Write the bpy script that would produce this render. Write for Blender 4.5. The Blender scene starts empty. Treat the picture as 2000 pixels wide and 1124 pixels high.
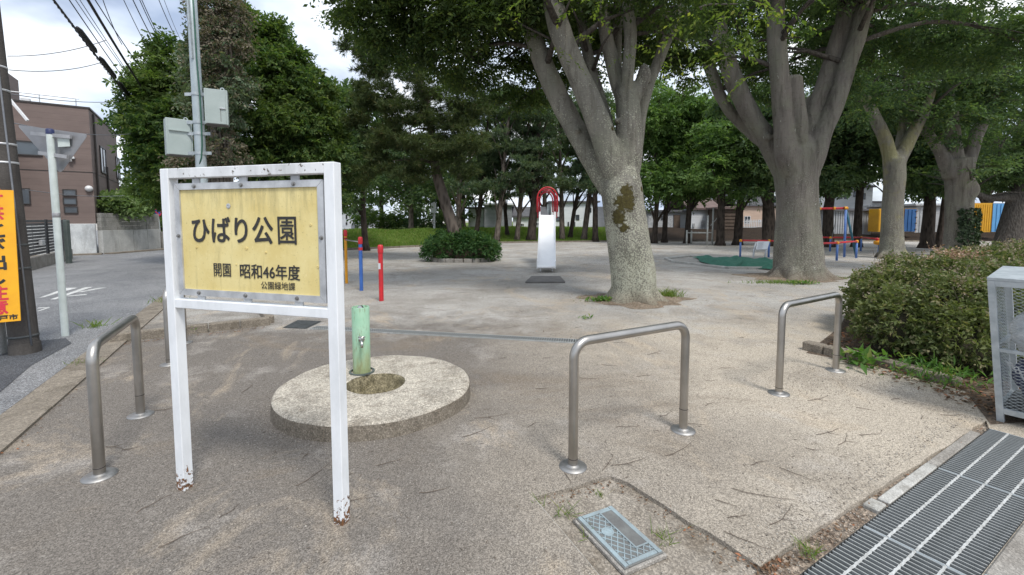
import bpy, math, random
import numpy as np
from mathutils import Vector, Matrix
R = math.radians
rng = np.random.default_rng(7)
random.seed(7)
scene = bpy.context.scene
col = scene.collection

# ------------------------------------------------------------------ camera
CAM_H, FPX, TP, YH = 1.5, 880.0, 0.07, 430.0
PCY = YH + FPX * TP
cam_d = bpy.data.cameras.new('camera')
cam = bpy.data.objects.new('camera', cam_d)
col.objects.link(cam)
cam.location = (0, 0, CAM_H)
cam.rotation_euler = (R(90) - math.atan(TP), 0, 0)
cam_d.sensor_width = 36.0
cam_d.lens = FPX / 2000 * 36.0
cam_d.shift_y = -(562 - PCY) / 2000
cam_d.clip_start = 0.05
cam_d.clip_end = 3000
scene.camera = cam

# ------------------------------------------------------------------ sky and sun
SUN_EL, SUN_AZ = R(58), R(150)       # azimuth measured from +Y (view direction) towards +X
world = bpy.data.worlds.new('World')
scene.world = world
world.use_nodes = True
wn, wl = world.node_tree.nodes, world.node_tree.links
wn.clear()
w_out = wn.new('ShaderNodeOutputWorld')
w_bg = wn.new('ShaderNodeBackground')
w_bg.inputs['Strength'].default_value = 0.1
sky = wn.new('ShaderNodeTexSky')
sky.sky_type = 'NISHITA'
sky.sun_disc = False
sky.sun_elevation = SUN_EL
sky.sun_rotation = SUN_AZ
sky.air_density = 1.2
sky.dust_density = 2.0
w_tc = wn.new('ShaderNodeTexCoord')
w_sep = wn.new('ShaderNodeSeparateXYZ')
wl.new(w_tc.outputs['Generated'], w_sep.inputs[0])
# project the direction on a flat cloud layer so clouds get smaller towards the horizon
w_z = wn.new('ShaderNodeMath'); w_z.operation = 'MAXIMUM'; w_z.inputs[1].default_value = 0.0
wl.new(w_sep.outputs['Z'], w_z.inputs[0])
w_za = wn.new('ShaderNodeMath'); w_za.operation = 'ADD'; w_za.inputs[1].default_value = 0.30
wl.new(w_z.outputs[0], w_za.inputs[0])
w_dx = wn.new('ShaderNodeMath'); w_dx.operation = 'DIVIDE'
w_dy = wn.new('ShaderNodeMath'); w_dy.operation = 'DIVIDE'
wl.new(w_sep.outputs['X'], w_dx.inputs[0]); wl.new(w_za.outputs[0], w_dx.inputs[1])
wl.new(w_sep.outputs['Y'], w_dy.inputs[0]); wl.new(w_za.outputs[0], w_dy.inputs[1])
w_c = wn.new('ShaderNodeCombineXYZ')
wl.new(w_dx.outputs[0], w_c.inputs[0]); wl.new(w_dy.outputs[0], w_c.inputs[1])
n1 = wn.new('ShaderNodeTexNoise'); n1.inputs['Scale'].default_value = 1.5; n1.inputs['Detail'].default_value = 6; n1.inputs['Roughness'].default_value = 0.5; n1.inputs['Distortion'].default_value = 0.35
n2 = wn.new('ShaderNodeTexNoise'); n2.inputs['Scale'].default_value = 2.4; n2.inputs['Detail'].default_value = 5; n2.inputs['Roughness'].default_value = 0.5
w_map = wn.new('ShaderNodeMapping'); w_map.inputs['Location'].default_value = (3.7, 1.9, 0.5)
wl.new(w_c.outputs[0], n1.inputs['Vector']); wl.new(w_c.outputs[0], w_map.inputs[0]); wl.new(w_map.outputs[0], n2.inputs['Vector'])
r_cov = wn.new('ShaderNodeValToRGB')           # where cloud covers the blue
r_cov.color_ramp.elements[0].position = 0.30; r_cov.color_ramp.elements[0].color = (0.62, 0.62, 0.62, 1)
r_cov.color_ramp.elements[1].position = 0.52; r_cov.color_ramp.elements[1].color = (1, 1, 1, 1)
wl.new(n1.outputs[0], r_cov.inputs[0])
r_cl = wn.new('ShaderNodeValToRGB')            # thick grey cloud bellies to bright thin cloud
r_cl.color_ramp.elements[0].position = 0.33; r_cl.color_ramp.elements[0].color = (2.5, 3.0, 4.0, 1)
r_cl.color_ramp.elements[1].position = 0.68; r_cl.color_ramp.elements[1].color = (7.2, 7.3, 7.4, 1)
e = r_cl.color_ramp.elements.new(0.49); e.color = (4.9, 5.45, 6.3, 1)
wl.new(n2.outputs[0], r_cl.inputs[0])
w_mix = wn.new('ShaderNodeMixRGB')
wl.new(r_cov.outputs[0], w_mix.inputs[0]); wl.new(sky.outputs[0], w_mix.inputs[1]); wl.new(r_cl.outputs[0], w_mix.inputs[2])
wl.new(w_mix.outputs[0], w_bg.inputs['Color'])
wl.new(w_bg.outputs[0], w_out.inputs[0])

sun_d = bpy.data.lights.new('sun', 'SUN')
sun_d.energy = 1.5
sun_d.angle = R(14)
sun_d.color = (1.0, 0.96, 0.90)
sun = bpy.data.objects.new('sun', sun_d)
col.objects.link(sun)
sun_dir = Vector((math.sin(SUN_AZ) * math.cos(SUN_EL), math.cos(SUN_AZ) * math.cos(SUN_EL), math.sin(SUN_EL)))
sun.rotation_euler = sun_dir.to_track_quat('Z', 'Y').to_euler()
sun.location = (0, -5, 30)

vs = scene.view_settings
vs.view_transform = 'Standard'
vs.look = 'None'
vs.exposure = 1.0
vs.gamma = 1.0
vs.use_curve_mapping = False
scene.cycles.max_bounces = 6
scene.cycles.diffuse_bounces = 3
scene.cycles.transmission_bounces = 3
scene.cycles.transparent_max_bounces = 6

# ------------------------------------------------------------------ where things stand
CP, SP = math.cos(math.atan(TP)), math.sin(math.atan(TP))
def ray(px, py):
    a, b = (px - 1000) / FPX, (PCY - py) / FPX
    return Vector((a, CP + b * SP, -SP + b * CP))
def G(px, py, z=0.0):          # point at height z
    d = ray(px, py)
    return Vector((0, 0, CAM_H)) + d * ((z - CAM_H) / d.z)
def A(px, py, Y):              # point at distance Y down the park
    d = ray(px, py)
    return Vector((0, 0, CAM_H)) + d * (Y / d.y)

# ------------------------------------------------------------------ object helpers
class MB:
    def __init__(s):
        s.v, s.f, s.m = [], [], []
    def add(s, vs_, fs, mi=0):
        o = len(s.v)
        s.v.extend([tuple(p) for p in vs_])
        s.f.extend([tuple(i + o for i in q) for q in fs])
        s.m.extend([mi] * len(fs))
        return s
    def frame_box(s, c, ax, ay, az, hx, hy, hz, bev=0.0):
        c, ax, ay, az = Vector(c), Vector(ax).normalized(), Vector(ay).normalized(), Vector(az).normalized()
        if bev <= 0:
            vs_ = [c + ax * hx * i + ay * hy * j + az * hz * k for k in (-1, 1) for j in (-1, 1) for i in (-1, 1)]
            s.add(vs_, [(0, 2, 3, 1), (4, 5, 7, 6), (0, 1, 5, 4), (2, 6, 7, 3), (0, 4, 6, 2), (1, 3, 7, 5)])
            return s
        b = min(bev, hx * .49, hy * .49, hz * .49)
        pts, idx = [], {}
        for k in (-1, 1):
            for j in (-1, 1):
                for i in (-1, 1):
                    for t in range(3):
                        q = [hx * i, hy * j, hz * k]
                        for u in range(3):
                            if u != t: q[u] -= b * (i, j, k)[u]
                        idx[(i, j, k, t)] = len(pts)
                        pts.append(c + ax * q[0] + ay * q[1] + az * q[2])
        fs = []
        S = (-1, 1)
        for q in S:
            fs.append([idx[(q, -1, -1, 0)], idx[(q, 1, -1, 0)], idx[(q, 1, 1, 0)], idx[(q, -1, 1, 0)]])
            fs.append([idx[(-1, q, -1, 1)], idx[(1, q, -1, 1)], idx[(1, q, 1, 1)], idx[(-1, q, 1, 1)]])
            fs.append([idx[(-1, -1, q, 2)], idx[(1, -1, q, 2)], idx[(1, 1, q, 2)], idx[(-1, 1, q, 2)]])
        for a_ in S:
            for b_ in S:
                fs.append([idx[(a_, b_, -1, 0)], idx[(a_, b_, 1, 0)], idx[(a_, b_, 1, 1)], idx[(a_, b_, -1, 1)]])
                fs.append([idx[(a_, -1, b_, 0)], idx[(a_, 1, b_, 0)], idx[(a_, 1, b_, 2)], idx[(a_, -1, b_, 2)]])
                fs.append([idx[(-1, a_, b_, 1)], idx[(1, a_, b_, 1)], idx[(1, a_, b_, 2)], idx[(-1, a_, b_, 2)]])
        for i in S:
            for j in S:
                for k in S:
                    fs.append([idx[(i, j, k, 0)], idx[(i, j, k, 1)], idx[(i, j, k, 2)]])
        # orient outwards
        out = []
        for q in fs:
            P = [pts[i] for i in q]
            n = (P[1] - P[0]).cross(P[2] - P[0])
            cen = sum(P, Vector()) / len(P) - c
            out.append(tuple(q) if n.dot(cen) > 0 else tuple(reversed(q)))
        s.add(pts, out)
        return s
    def box(s, c, size, rz=0.0, bev=0.0):
        ca, sa = math.cos(rz), math.sin(rz)
        return s.frame_box(c, (ca, sa, 0), (-sa, ca, 0), (0, 0, 1), size[0] / 2, size[1] / 2, size[2] / 2, bev)
    def beam(s, a, b, w, h, up=(0, 0, 1), bev=0.0):
        a, b = Vector(a), Vector(b)
        d = (b - a).normalized()
        side = d.cross(Vector(up))
        if side.length < 1e-4: side = d.cross(Vector((0, 1, 0)))
        side.normalize()
        u = side.cross(d)
        return s.frame_box((a + b) / 2, d, side, u, (b - a).length / 2, w / 2, h / 2, bev)
    def tube(s, path, rad, n=10, caps=True, wob=0.0):
        path = [Vector(p) for p in path]
        k = len(path)
        if not hasattr(rad, '__len__'): rad = [rad] * k
        o = len(s.v)
        t0 = (path[1] - path[0]).normalized()
        ref = Vector((1, 0, 0)) if abs(t0.x) < .8 else Vector((0, 1, 0))
        nx = (ref - t0 * ref.dot(t0)).normalized()
        for i, p in enumerate(path):
            t = (path[min(i + 1, k - 1)] - path[max(i - 1, 0)]).normalized()
            nx = (nx - t * nx.dot(t)).normalized()
            ny = t.cross(nx)
            for j in range(n):
                a = 2 * math.pi * j / n
                r = rad[i] * (1 + (random.uniform(-wob, wob) if wob else 0))
                s.v.append(tuple(p + (nx * math.cos(a) + ny * math.sin(a)) * r))
        for i in range(k - 1):
            for j in range(n):
                j2 = (j + 1) % n
                s.f.append((o + i * n + j, o + i * n + j2, o + (i + 1) * n + j2, o + (i + 1) * n + j)); s.m.append(0)
        if caps:
            s.f.append(tuple(o + j for j in reversed(range(n)))); s.m.append(0)
            s.f.append(tuple(o + (k - 1) * n + j for j in range(n))); s.m.append(0)
        return s
    def lathe(s, c, prof, n=32, ax=(0, 0, 1)):
        c = Vector(c); az = Vector(ax).normalized()
        ref = Vector((1, 0, 0)) if abs(az.x) < .8 else Vector((0, 1, 0))
        x = (ref - az * ref.dot(az)).normalized(); y = az.cross(x)
        o = len(s.v)
        for r, z in prof:
            for j in range(n):
                a = 2 * math.pi * j / n
                s.v.append(tuple(c + az * z + (x * math.cos(a) + y * math.sin(a)) * max(r, 1e-5)))
        for i in range(len(prof) - 1):
            for j in range(n):
                j2 = (j + 1) % n
                s.f.append((o + i * n + j, o + i * n + j2, o + (i + 1) * n + j2, o + (i + 1) * n + j)); s.m.append(0)
        return s
    def prism(s, poly, z0, z1):
        n = len(poly)
        a = sum(poly[i][0] * poly[(i + 1) % n][1] - poly[(i + 1) % n][0] * poly[i][1] for i in range(n))
        if a < 0: poly = list(reversed(poly))
        vs_ = [(p[0], p[1], z0) for p in poly] + [(p[0], p[1], z1) for p in poly]
        fs = [tuple(reversed(range(n))), tuple(range(n, 2 * n))] + [(i, (i + 1) % n, n + (i + 1) % n, n + i) for i in range(n)]
        return s.add(vs_, fs)
    def sheet(s, poly, z):
        n = len(poly)
        a = sum(poly[i][0] * poly[(i + 1) % n][1] - poly[(i + 1) % n][0] * poly[i][1] for i in range(n))
        if a < 0: poly = list(reversed(poly))
        return s.add([(p[0], p[1], z) for p in poly], [tuple(range(n))])
    def mesh(s, name, smooth=False):
        me = bpy.data.meshes.new(name)
        me.from_pydata(s.v, [], s.f)
        if smooth:
            me.polygons.foreach_set('use_smooth', [True] * len(me.polygons))
        me.update()
        return me
    def build(s, name, mat, parent=None, smooth=False, sharp=None):
        off = root_of(parent).location if parent else Vector()
        if parent:
            s.v = [(p[0] - off.x, p[1] - off.y, p[2] - off.z) for p in s.v]
        me = s.mesh(name, smooth or sharp is not None)
        if sharp is not None:
            me.set_sharp_from_angle(angle=R(sharp))
        return link(name, me, mat, parent)
def root_of(o):
    while o.parent: o = o.parent
    return o
def link(name, me, mat, parent=None):
    o = bpy.data.objects.new(name, me)
    col.objects.link(o)
    if mat is not None and len(me.materials) == 0: me.materials.append(mat)
    if parent: o.parent = parent
    return o
def thing(name, label, cat, loc=(0, 0, 0), group=None, rz=0.0):
    o = bpy.data.objects.new(name, None)
    o.empty_display_size = 0.2
    col.objects.link(o)
    o.location = Vector(loc); o.rotation_euler = (0, 0, rz)
    return tag(o, label, cat, group)
def tag(o, label=None, cat=None, group=None, kind=None):
    if label: o['label'] = label
    if cat: o['category'] = cat
    if group: o['group'] = group
    if kind: o['kind'] = kind
    return o
def copy_tree(o, parent=None):
    c = o.copy(); col.objects.link(c); c.parent = parent
    for ch in o.children: copy_tree(ch, c)
    return c
def np_mesh(name, V, F):
    me = bpy.data.meshes.new(name)
    V = np.asarray(V, np.float32).reshape(-1, 3); F = np.asarray(F, np.int32)
    k = F.shape[1]
    me.vertices.add(len(V)); me.vertices.foreach_set('co', V.ravel())
    me.loops.add(F.size); me.loops.foreach_set('vertex_index', F.ravel())
    me.polygons.add(len(F)); me.polygons.foreach_set('loop_start', np.arange(0, F.size, k, dtype=np.int32))
    me.update(calc_edges=True)
    return me
TEXT_CACHE = {}
def text_on(name, txt, mat, parent, o, ux, uy, w=None, h=None, off=0.0, lift=0.0015, bold=0.0):
    """flat lettering on the plane at o spanned by ux (right) and uy (up), fitted into w x h about o"""
    cu = bpy.data.curves.new(name, 'FONT'); cu.body = txt; cu.size = 1.0; cu.offset = off; cu.resolution_u = 4
    cu.fill_mode = 'FRONT'
    to = bpy.data.objects.new(name, cu); col.objects.link(to)
    bpy.context.view_layer.update()
    me = bpy.data.meshes.new_from_object(to.evaluated_get(bpy.context.evaluated_depsgraph_get()))
    bpy.data.objects.remove(to)
    n = len(me.vertices); co = np.empty(n * 3, np.float32); me.vertices.foreach_get('co', co); co = co.reshape(-1, 3)
    mn, mx = co[:, :2].min(0), co[:, :2].max(0)
    ctr = (mn + mx) / 2; ext = mx - mn
    sx = w / ext[0] if w else h / ext[1]
    sy = h / ext[1] if h else sx
    ux, uy = Vector(ux).normalized(), Vector(uy).normalized(); nz = ux.cross(uy)
    rl = root_of(parent).location if parent else Vector()
    base = np.array(Vector(o) - rl + nz * lift)
    V = base + np.outer((co[:, 0] - ctr[0]) * sx, np.array(ux)) + np.outer((co[:, 1] - ctr[1]) * sy, np.array(uy))
    if bold:      # thicken the strokes: shifted copies, each a hair above the last
        F_ = [tuple(p.vertices) for p in me.polygons]; VV, FF = [], []
        for k in range(13):
            a_ = 2 * math.pi * k / 12; r_ = bold * (0 if k == 12 else 1)
            VV.append(V + np.array(ux) * (r_ * math.cos(a_)) + np.array(uy) * (r_ * math.sin(a_)) + np.array(nz) * (k * 4e-5)); FF += [tuple(i + k * n for i in f) for f in F_]
        me = bpy.data.meshes.new(name); me.from_pydata(np.concatenate(VV).tolist(), [], FF); me.update()
        return link(name, me, mat, parent)
    me.vertices.foreach_set('co', V.astype(np.float32).ravel()); me.update()
    me.materials.clear()
    return link(name, me, mat, parent)

# ------------------------------------------------------------------ materials
class NT:
    def __init__(s, name):
        s.m = bpy.data.materials.new(name); s.m.use_nodes = True
        s.n, s.l = s.m.node_tree.nodes, s.m.node_tree.links
        s.n.clear()
        s.out = s.n.new('ShaderNodeOutputMaterial')
    def node(s, t, **kw):
        x = s.n.new(t)
        for k, v in kw.items(): setattr(x, k, v)
        return x
    def put(s, sock, v):
        if isinstance(v, bpy.types.NodeSocket): s.l.new(v, sock)
        elif isinstance(v, (tuple, list)) and len(v) == 3 and sock.type == 'RGBA': sock.default_value = (*v, 1)
        else: sock.default_value = v
    def coord(s, kind='Object', scale=None, loc=None):
        if kind == 'World': o = s.node('ShaderNodeNewGeometry').outputs['Position']
        else: o = s.node('ShaderNodeTexCoord').outputs[kind]
        if scale is not None or loc is not None:
            mp = s.node('ShaderNodeMapping'); s.l.new(o, mp.inputs[0])
            if scale is not None: mp.inputs['Scale'].default_value = scale if hasattr(scale, '__len__') else (scale,) * 3
            if loc is not None: mp.inputs['Location'].default_value = loc
            o = mp.outputs[0]
        return o
    def noise(s, co, scale, detail=4, rough=.55, dist=0.0):
        x = s.node('ShaderNodeTexNoise'); s.l.new(co, x.inputs['Vector'])
        x.inputs['Scale'].default_value = scale; x.inputs['Detail'].default_value = detail
        x.inputs['Roughness'].default_value = rough; x.inputs['Distortion'].default_value = dist
        return x.outputs[0]
    def voro(s, co, scale, out='Color', feature='F1'):
        x = s.node('ShaderNodeTexVoronoi', feature=feature); s.l.new(co, x.inputs['Vector']); x.inputs['Scale'].default_value = scale
        return x.outputs[out]
    def ramp(s, fac, stops):
        x = s.node('ShaderNodeValToRGB'); s.put(x.inputs[0], fac)
        el = x.color_ramp.elements
        while len(el) > len(stops): el.remove(el[-1])
        while len(el) < len(stops): el.new(1.0)
        for e_, (p, c) in zip(el, stops):
            e_.position = p; e_.color = (c, c, c, 1) if not hasattr(c, '__len__') else (*c[:3], 1)
        return x.outputs[0]
    def mix(s, fac, a, b, mode='MIX'):
        x = s.node('ShaderNodeMixRGB', blend_type=mode)
        s.put(x.inputs[0], fac); s.put(x.inputs[1], a); s.put(x.inputs[2], b)
        return x.outputs[0]
    def math(s, op, a, b=0.0, clamp=False):
        x = s.node('ShaderNodeMath', operation=op, use_clamp=clamp)
        s.put(x.inputs[0], a); s.put(x.inputs[1], b)
        return x.outputs[0]
    def bump(s, h, strength=.3, dist=.01, nrm=None):
        x = s.node('ShaderNodeBump'); s.put(x.inputs['Height'], h)
        x.inputs['Strength'].default_value = strength; x.inputs['Distance'].default_value = dist
        if nrm is not None: s.l.new(nrm, x.inputs['Normal'])
        return x.outputs[0]
    def princ(s, colr, rough=.7, metal=0.0, nrm=None, spec=None):
        b = s.node('ShaderNodeBsdfPrincipled')
        s.put(b.inputs['Base Color'], colr); s.put(b.inputs['Roughness'], rough); s.put(b.inputs['Metallic'], metal)
        if nrm is not None: s.l.new(nrm, b.inputs['Normal'])
        if spec is not None: s.put(b.inputs['Specular IOR Level'], spec)
        s.l.new(b.outputs[0], s.out.inputs[0])
        return b
def m_var(name, c1, c2, scale=6.0, rough=.7, metal=0.0, bump=.15, bscale=40.0, bdist=.004, lo=.35, hi=.65, detail=5, coord='Object', spec=None):
    t = NT(name); co = t.coord(coord)
    n = t.noise(co, scale, detail, .6)
    f = t.ramp(n, [(lo, 0.0), (hi, 1.0)])
    c = t.mix(f, c1, c2)
    nr = t.bump(t.noise(co, bscale, 3, .6), bump, bdist) if bump else None
    t.princ(c, rough, metal, nr, spec)
    return t.m
# ---- ground and stone materials
def mat_ground():
    t = NT('park_ground_gravel'); co = t.coord('World')
    sep = t.node('ShaderNodeSeparateXYZ'); t.l.new(co, sep.inputs[0])
    big = t.noise(co, .55, 5, .6, .4)
    mid = t.noise(co, 2.3, 5, .6)
    # paving near the entrance is warmer and beige to the right, browner grey to the left, gravel yard beyond
    gx = t.math('MULTIPLY_ADD', sep.outputs['X'], .38); gx.node.inputs[2].default_value = .22
    gx = t.math('ADD', gx, t.math('MULTIPLY', t.math('SUBTRACT', big, .5), 1.6), clamp=True)
    near = t.mix(gx, (.168, .150, .131), (.42, .368, .298))
    gy = t.math('MULTIPLY_ADD', sep.outputs['Y'], .55); gy.node.inputs[2].default_value = -3.1
    gy = t.math('ADD', gy, t.math('MULTIPLY', t.math('SUBTRACT', mid, .5), 2.6), clamp=True)
    yard = t.mix(t.ramp(big, [(.38, 0.0), (.62, 1.0)]), (.30, .28, .25), (.41, .392, .362))
    base = t.mix(gy, near, yard)
    # dark damp/trodden patches and pale dusty ones
    base = t.mix(t.ramp(t.noise(co, 1.1, 6, .65, .6), [(.50, 0.0), (.72, .6)]), base, (.17, .145, .118))
    base = t.mix(t.ramp(t.noise(t.coord('World', None, (7, 3, 0)), 1.7, 6, .65), [(.55, 0.0), (.75, .5)]), base, (.46, .425, .385))
    # drifted sand in soft patches, brown earth where feet have worn the surface
    base = t.mix(t.ramp(t.noise(t.coord('World', (1, .6, 1), (3, 9, 0)), .9, 7, .7, 1.2), [(.54, 0.0), (.66, .55)]), base, (.44, .36, .265))
    base = t.mix(t.ramp(t.noise(t.coord('World', (.5, 1, 1), (11, 4, 0)), .7, 7, .72, 1.0), [(.56, 0.0), (.68, .6)]), base, (.20, .162, .122))
    base = t.mix(t.ramp(t.noise(t.coord('World', None, (2, 8, 0)), 14, 4, .7), [(.58, 0.0), (.74, .35)]), base, (.17, .15, .13))
    # single stones
    vc = t.voro(co, 190)
    bw = t.node('ShaderNodeRGBToBW'); t.l.new(vc, bw.inputs[0])
    st = t.ramp(bw.outputs[0], [(.12, .55), (.5, .97), (.88, 1.5)])
    base = t.mix(1.0, base, st, 'MULTIPLY')
    vc2 = t.voro(t.coord('World', None, (1, 2, 3)), 120)
    bw2 = t.node('ShaderNodeRGBToBW'); t.l.new(vc2, bw2.inputs[0])
    base = t.mix(t.ramp(bw2.outputs[0], [(.84, 0.0), (.86, .4)]), base, (.11, .095, .08))
    base = t.mix(t.ramp(bw2.outputs[0], [(.11, .2), (.14, 0.0)]), base, (.55, .51, .46))
    vd = t.voro(co, 190, 'Distance')
    h = t.math('ADD', t.math('MULTIPLY', t.math('SUBTRACT', 1.0, vd), 1.0), t.math('MULTIPLY', mid, .6))
    t.princ(base, .92, 0, t.bump(h, .45, .004), .25)
    return t.m
def mat_asphalt(name, c=(.075, .077, .08), c2=(.13, .13, .128), sc=120):
    t = NT(name); co = t.coord('World')
    b = t.mix(t.ramp(t.noise(co, .8, 6, .65, .5), [(.35, 0.0), (.68, 1.0)]), c, c2)
    vc = t.voro(co, sc); bw = t.node('ShaderNodeRGBToBW'); t.l.new(vc, bw.inputs[0])
    b = t.mix(1.0, b, t.ramp(bw.outputs[0], [(.15, .55), (.55, .95), (.9, 2.1)]), 'MULTIPLY')
    t.princ(b, .88, 0, t.bump(t.voro(co, sc, 'Distance'), .5, .006), .3)
    return t.m
def mat_concrete(name, c=(.34, .32, .29), c2=(.22, .2, .175), sc=2.5, speck=130, spk=.5, stain=None, rough=.88):
    t = NT(name); co = t.coord('World')
    n = t.noise(co, sc, 7, .65, .4)
    b = t.mix(t.ramp(n, [(.36, 0.0), (.66, 1.0)]), c, c2)
    if stain:
        b = t.mix(t.ramp(t.noise(t.coord('World', (1, 1, .25), (5, 2, 0)), sc * 1.6, 6, .7), [(.52, 0.0), (.7, .75)]), b, stain)
    vc = t.voro(co, speck); bw = t.node('ShaderNodeRGBToBW'); t.l.new(vc, bw.inputs[0])
    b = t.mix(spk, b, t.ramp(bw.outputs[0], [(.15, .5), (.55, .95), (.9, 1.7)]), 'MULTIPLY')
    t.princ(b, rough, 0, t.bump(t.math('ADD', t.voro(co, speck, 'Distance'), n), .45, .004), .3)
    return t.m
def mat_bark_zelkova(name, moss=None, c1=(.20, .185, .16), c2=(.115, .108, .098), lich=(.42, .43, .36), yellow=0.0, dens=.5):
    t = NT(name); co = t.coord('World')
    st = t.coord('World', (1, 1, .25))
    b = t.mix(t.ramp(t.noise(st, 3.5, 6, .65, .4), [(.35, 0.0), (.65, 1.0)]), c1, c2)
    b = t.mix(t.ramp(t.noise(co, 1.6, 5, .6), [(.42, 0.0), (.65, .6)]), b, (.20, .205, .15))
    b = t.mix(t.ramp(t.noise(t.coord('World', (1, 1, .12), (2, 7, 0)), 7, 6, .7, .5), [(.50, 0.0), (.70, .8)]), b, (.075, .066, .056))
    b = t.mix(t.ramp(t.noise(t.coord('World', (1, 1, 5), (8, 1, 0)), 6, 4, .7), [(.56, 0.0), (.66, .35)]), b, (.10, .09, .078))
    sep = t.node('ShaderNodeSeparateXYZ'); t.l.new(co, sep.inputs[0])
    # lichen freckles, thicker on the lower trunk
    ln = t.noise(co, 42, 4, .7)
    lm = t.noise(co, 2.4, 4, .6)
    low = t.math('MULTIPLY_ADD', sep.outputs['Z'], -.050); low.node.inputs[2].default_value = .075
    low = t.math('MAXIMUM', low, -.11)
    k = t.math('ADD', t.math('ADD', ln, t.math('MULTIPLY', t.math('SUBTRACT', lm, .5), .35)), low)
    b = t.mix(t.ramp(k, [(dens + .03, 0.0), (dens + .10, .85)]), b, lich)
    k2 = t.noise(t.coord('World', (1, 1, .5), (4, 4, 1)), 11, 5, .7)
    b = t.mix(t.ramp(k2, [(.66, 0.0), (.70, .8)]), b, (.47, .47, .42))
    b = t.mix(t.ramp(t.noise(t.coord('World', (1, 1, 2.2)), 9, 4, .6), [(.64, 0.0), (.70, .5)]), b, (.075, .06, .045))
    if yellow: b = t.mix(t.ramp(t.noise(co, 1.3, 4, .6), [(.5, 0.0), (.62, yellow)]), b, (.27, .25, .05))
    # soil splash at the foot
    sp = t.math('MULTIPLY_ADD', sep.outputs['Z'], -2.6); sp.node.inputs[2].default_value = .75
    sp = t.math('ADD', sp, t.math('SUBTRACT', lm, .5), clamp=True)
    b = t.mix(sp, b, (.165, .125, .09))
    hgt = t.math('ADD', t.noise(st, 16, 5, .65), t.math('MULTIPLY', ln, .5))
    if moss:
        mk = None
        for (p, r) in moss:
            d = t.node('ShaderNodeVectorMath', operation='DISTANCE'); t.l.new(co, d.inputs[0]); d.inputs[1].default_value = p
            q = t.math('SUBTRACT', 1.0, t.math('DIVIDE', d.outputs['Value'], r))
            mk = q if mk is None else t.math('MAXIMUM', mk, q)
        edge = t.noise(co, 12, 6, .7)
        mk = t.math('ADD', mk, t.math('MULTIPLY', t.math('SUBTRACT', edge, .5), 2.4))
        mm = t.ramp(mk, [(.08, 0.0), (.26, .95)])
        mc = t.mix(t.ramp(t.noise(co, 26, 4, .6), [(.35, 0.0), (.65, 1.0)]), (.055, .043, .012), (.10, .085, .022))
        b = t.mix(mm, b, mc)
        hgt = t.math('ADD', hgt, t.math('MULTIPLY', mm, t.noise(co, 60, 3, .6)))
    hgt = t.math('ADD', hgt, t.math('MULTIPLY', t.noise(t.coord('World', (1, 1, .22), (1, 5, 0)), 5, 5, .6, .6), 1.6))
    t.princ(b, .93, 0, t.bump(hgt, .9, .04), .2)
    return t.m
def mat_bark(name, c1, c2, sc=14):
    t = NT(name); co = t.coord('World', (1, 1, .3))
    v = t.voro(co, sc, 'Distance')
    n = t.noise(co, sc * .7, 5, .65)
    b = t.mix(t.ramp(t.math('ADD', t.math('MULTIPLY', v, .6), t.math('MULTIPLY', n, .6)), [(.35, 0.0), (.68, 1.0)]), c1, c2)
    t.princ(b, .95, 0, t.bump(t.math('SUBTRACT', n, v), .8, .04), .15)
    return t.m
def mat_leaf(name, c1, c2, c3=None, sc=.9, trans=.35, rough=.6, p3=.10):
    """c1..c2 per clump, c3 for the odd leaf; leaves let light through"""
    t = NT(name); co = t.coord('World')
    isl = t.node('ShaderNodeNewGeometry').outputs['Random Per Island']
    n = t.noise(co, sc, 3, .6)
    f = t.math('ADD', t.math('MULTIPLY', t.math('SUBTRACT', n, .5), 2.2), isl, clamp=True)
    c = t.mix(f, c1, c2)
    if c3: c = t.mix(t.ramp(t.math('FRACT', t.math('MULTIPLY', isl, 13.7)), [(1 - p3, 0.0), (1 - p3 + .02, 1.0)]), c, c3)
    b = t.node('ShaderNodeBsdfPrincipled'); t.put(b.inputs['Base Color'], c); b.inputs['Roughness'].default_value = rough
    b.inputs['Specular IOR Level'].default_value = .25
    tr = t.node('ShaderNodeBsdfTranslucent'); t.l.new(t.mix(1.0, c, (1.25, 1.35, .6), 'MULTIPLY'), tr.inputs[0])
    mx = t.node('ShaderNodeMixShader'); mx.inputs[0].default_value = trans
    t.l.new(b.outputs[0], mx.inputs[1]); t.l.new(tr.outputs[0], mx.inputs[2]); t.l.new(mx.outputs[0], t.out.inputs[0])
    return t.m
def mat_worn_paint(name, paint, rust=(.20, .085, .03), amt=.66, low=True, dirt=(.45, .46, .45), rough=.45):
    t = NT(name); co = t.coord('World')
    b = t.mix(t.ramp(t.noise(t.coord('World', (1, 1, .35)), 7, 6, .65), [(.45, 0.0), (.75, .55)]), paint, dirt)
    sep = t.node('ShaderNodeSeparateXYZ'); t.l.new(co, sep.inputs[0])
    k = t.noise(co, 34, 5, .7)
    if low:      # paint flakes off near the ground
        z = t.math('MULTIPLY_ADD', sep.outputs['Z'], -1.3); z.node.inputs[2].default_value = .27
        k = t.math('ADD', k, t.math('MAXIMUM', z, -.05))
    m = t.ramp(k, [(amt, 0.0), (amt + .03, 1.0)])
    rc = t.mix(t.ramp(t.noise(co, 55, 3, .6), [(.4, 0.0), (.6, 1.0)]), rust, (.10, .06, .035))
    t.princ(t.mix(m, b, rc), t.mix(m, (rough,) * 3, (.9, .9, .9)), 0, t.bump(t.math('SUBTRACT', t.noise(co, 50, 3, .6), t.math('MULTIPLY', m, .5)), .15, .003))
    return t.m
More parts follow.
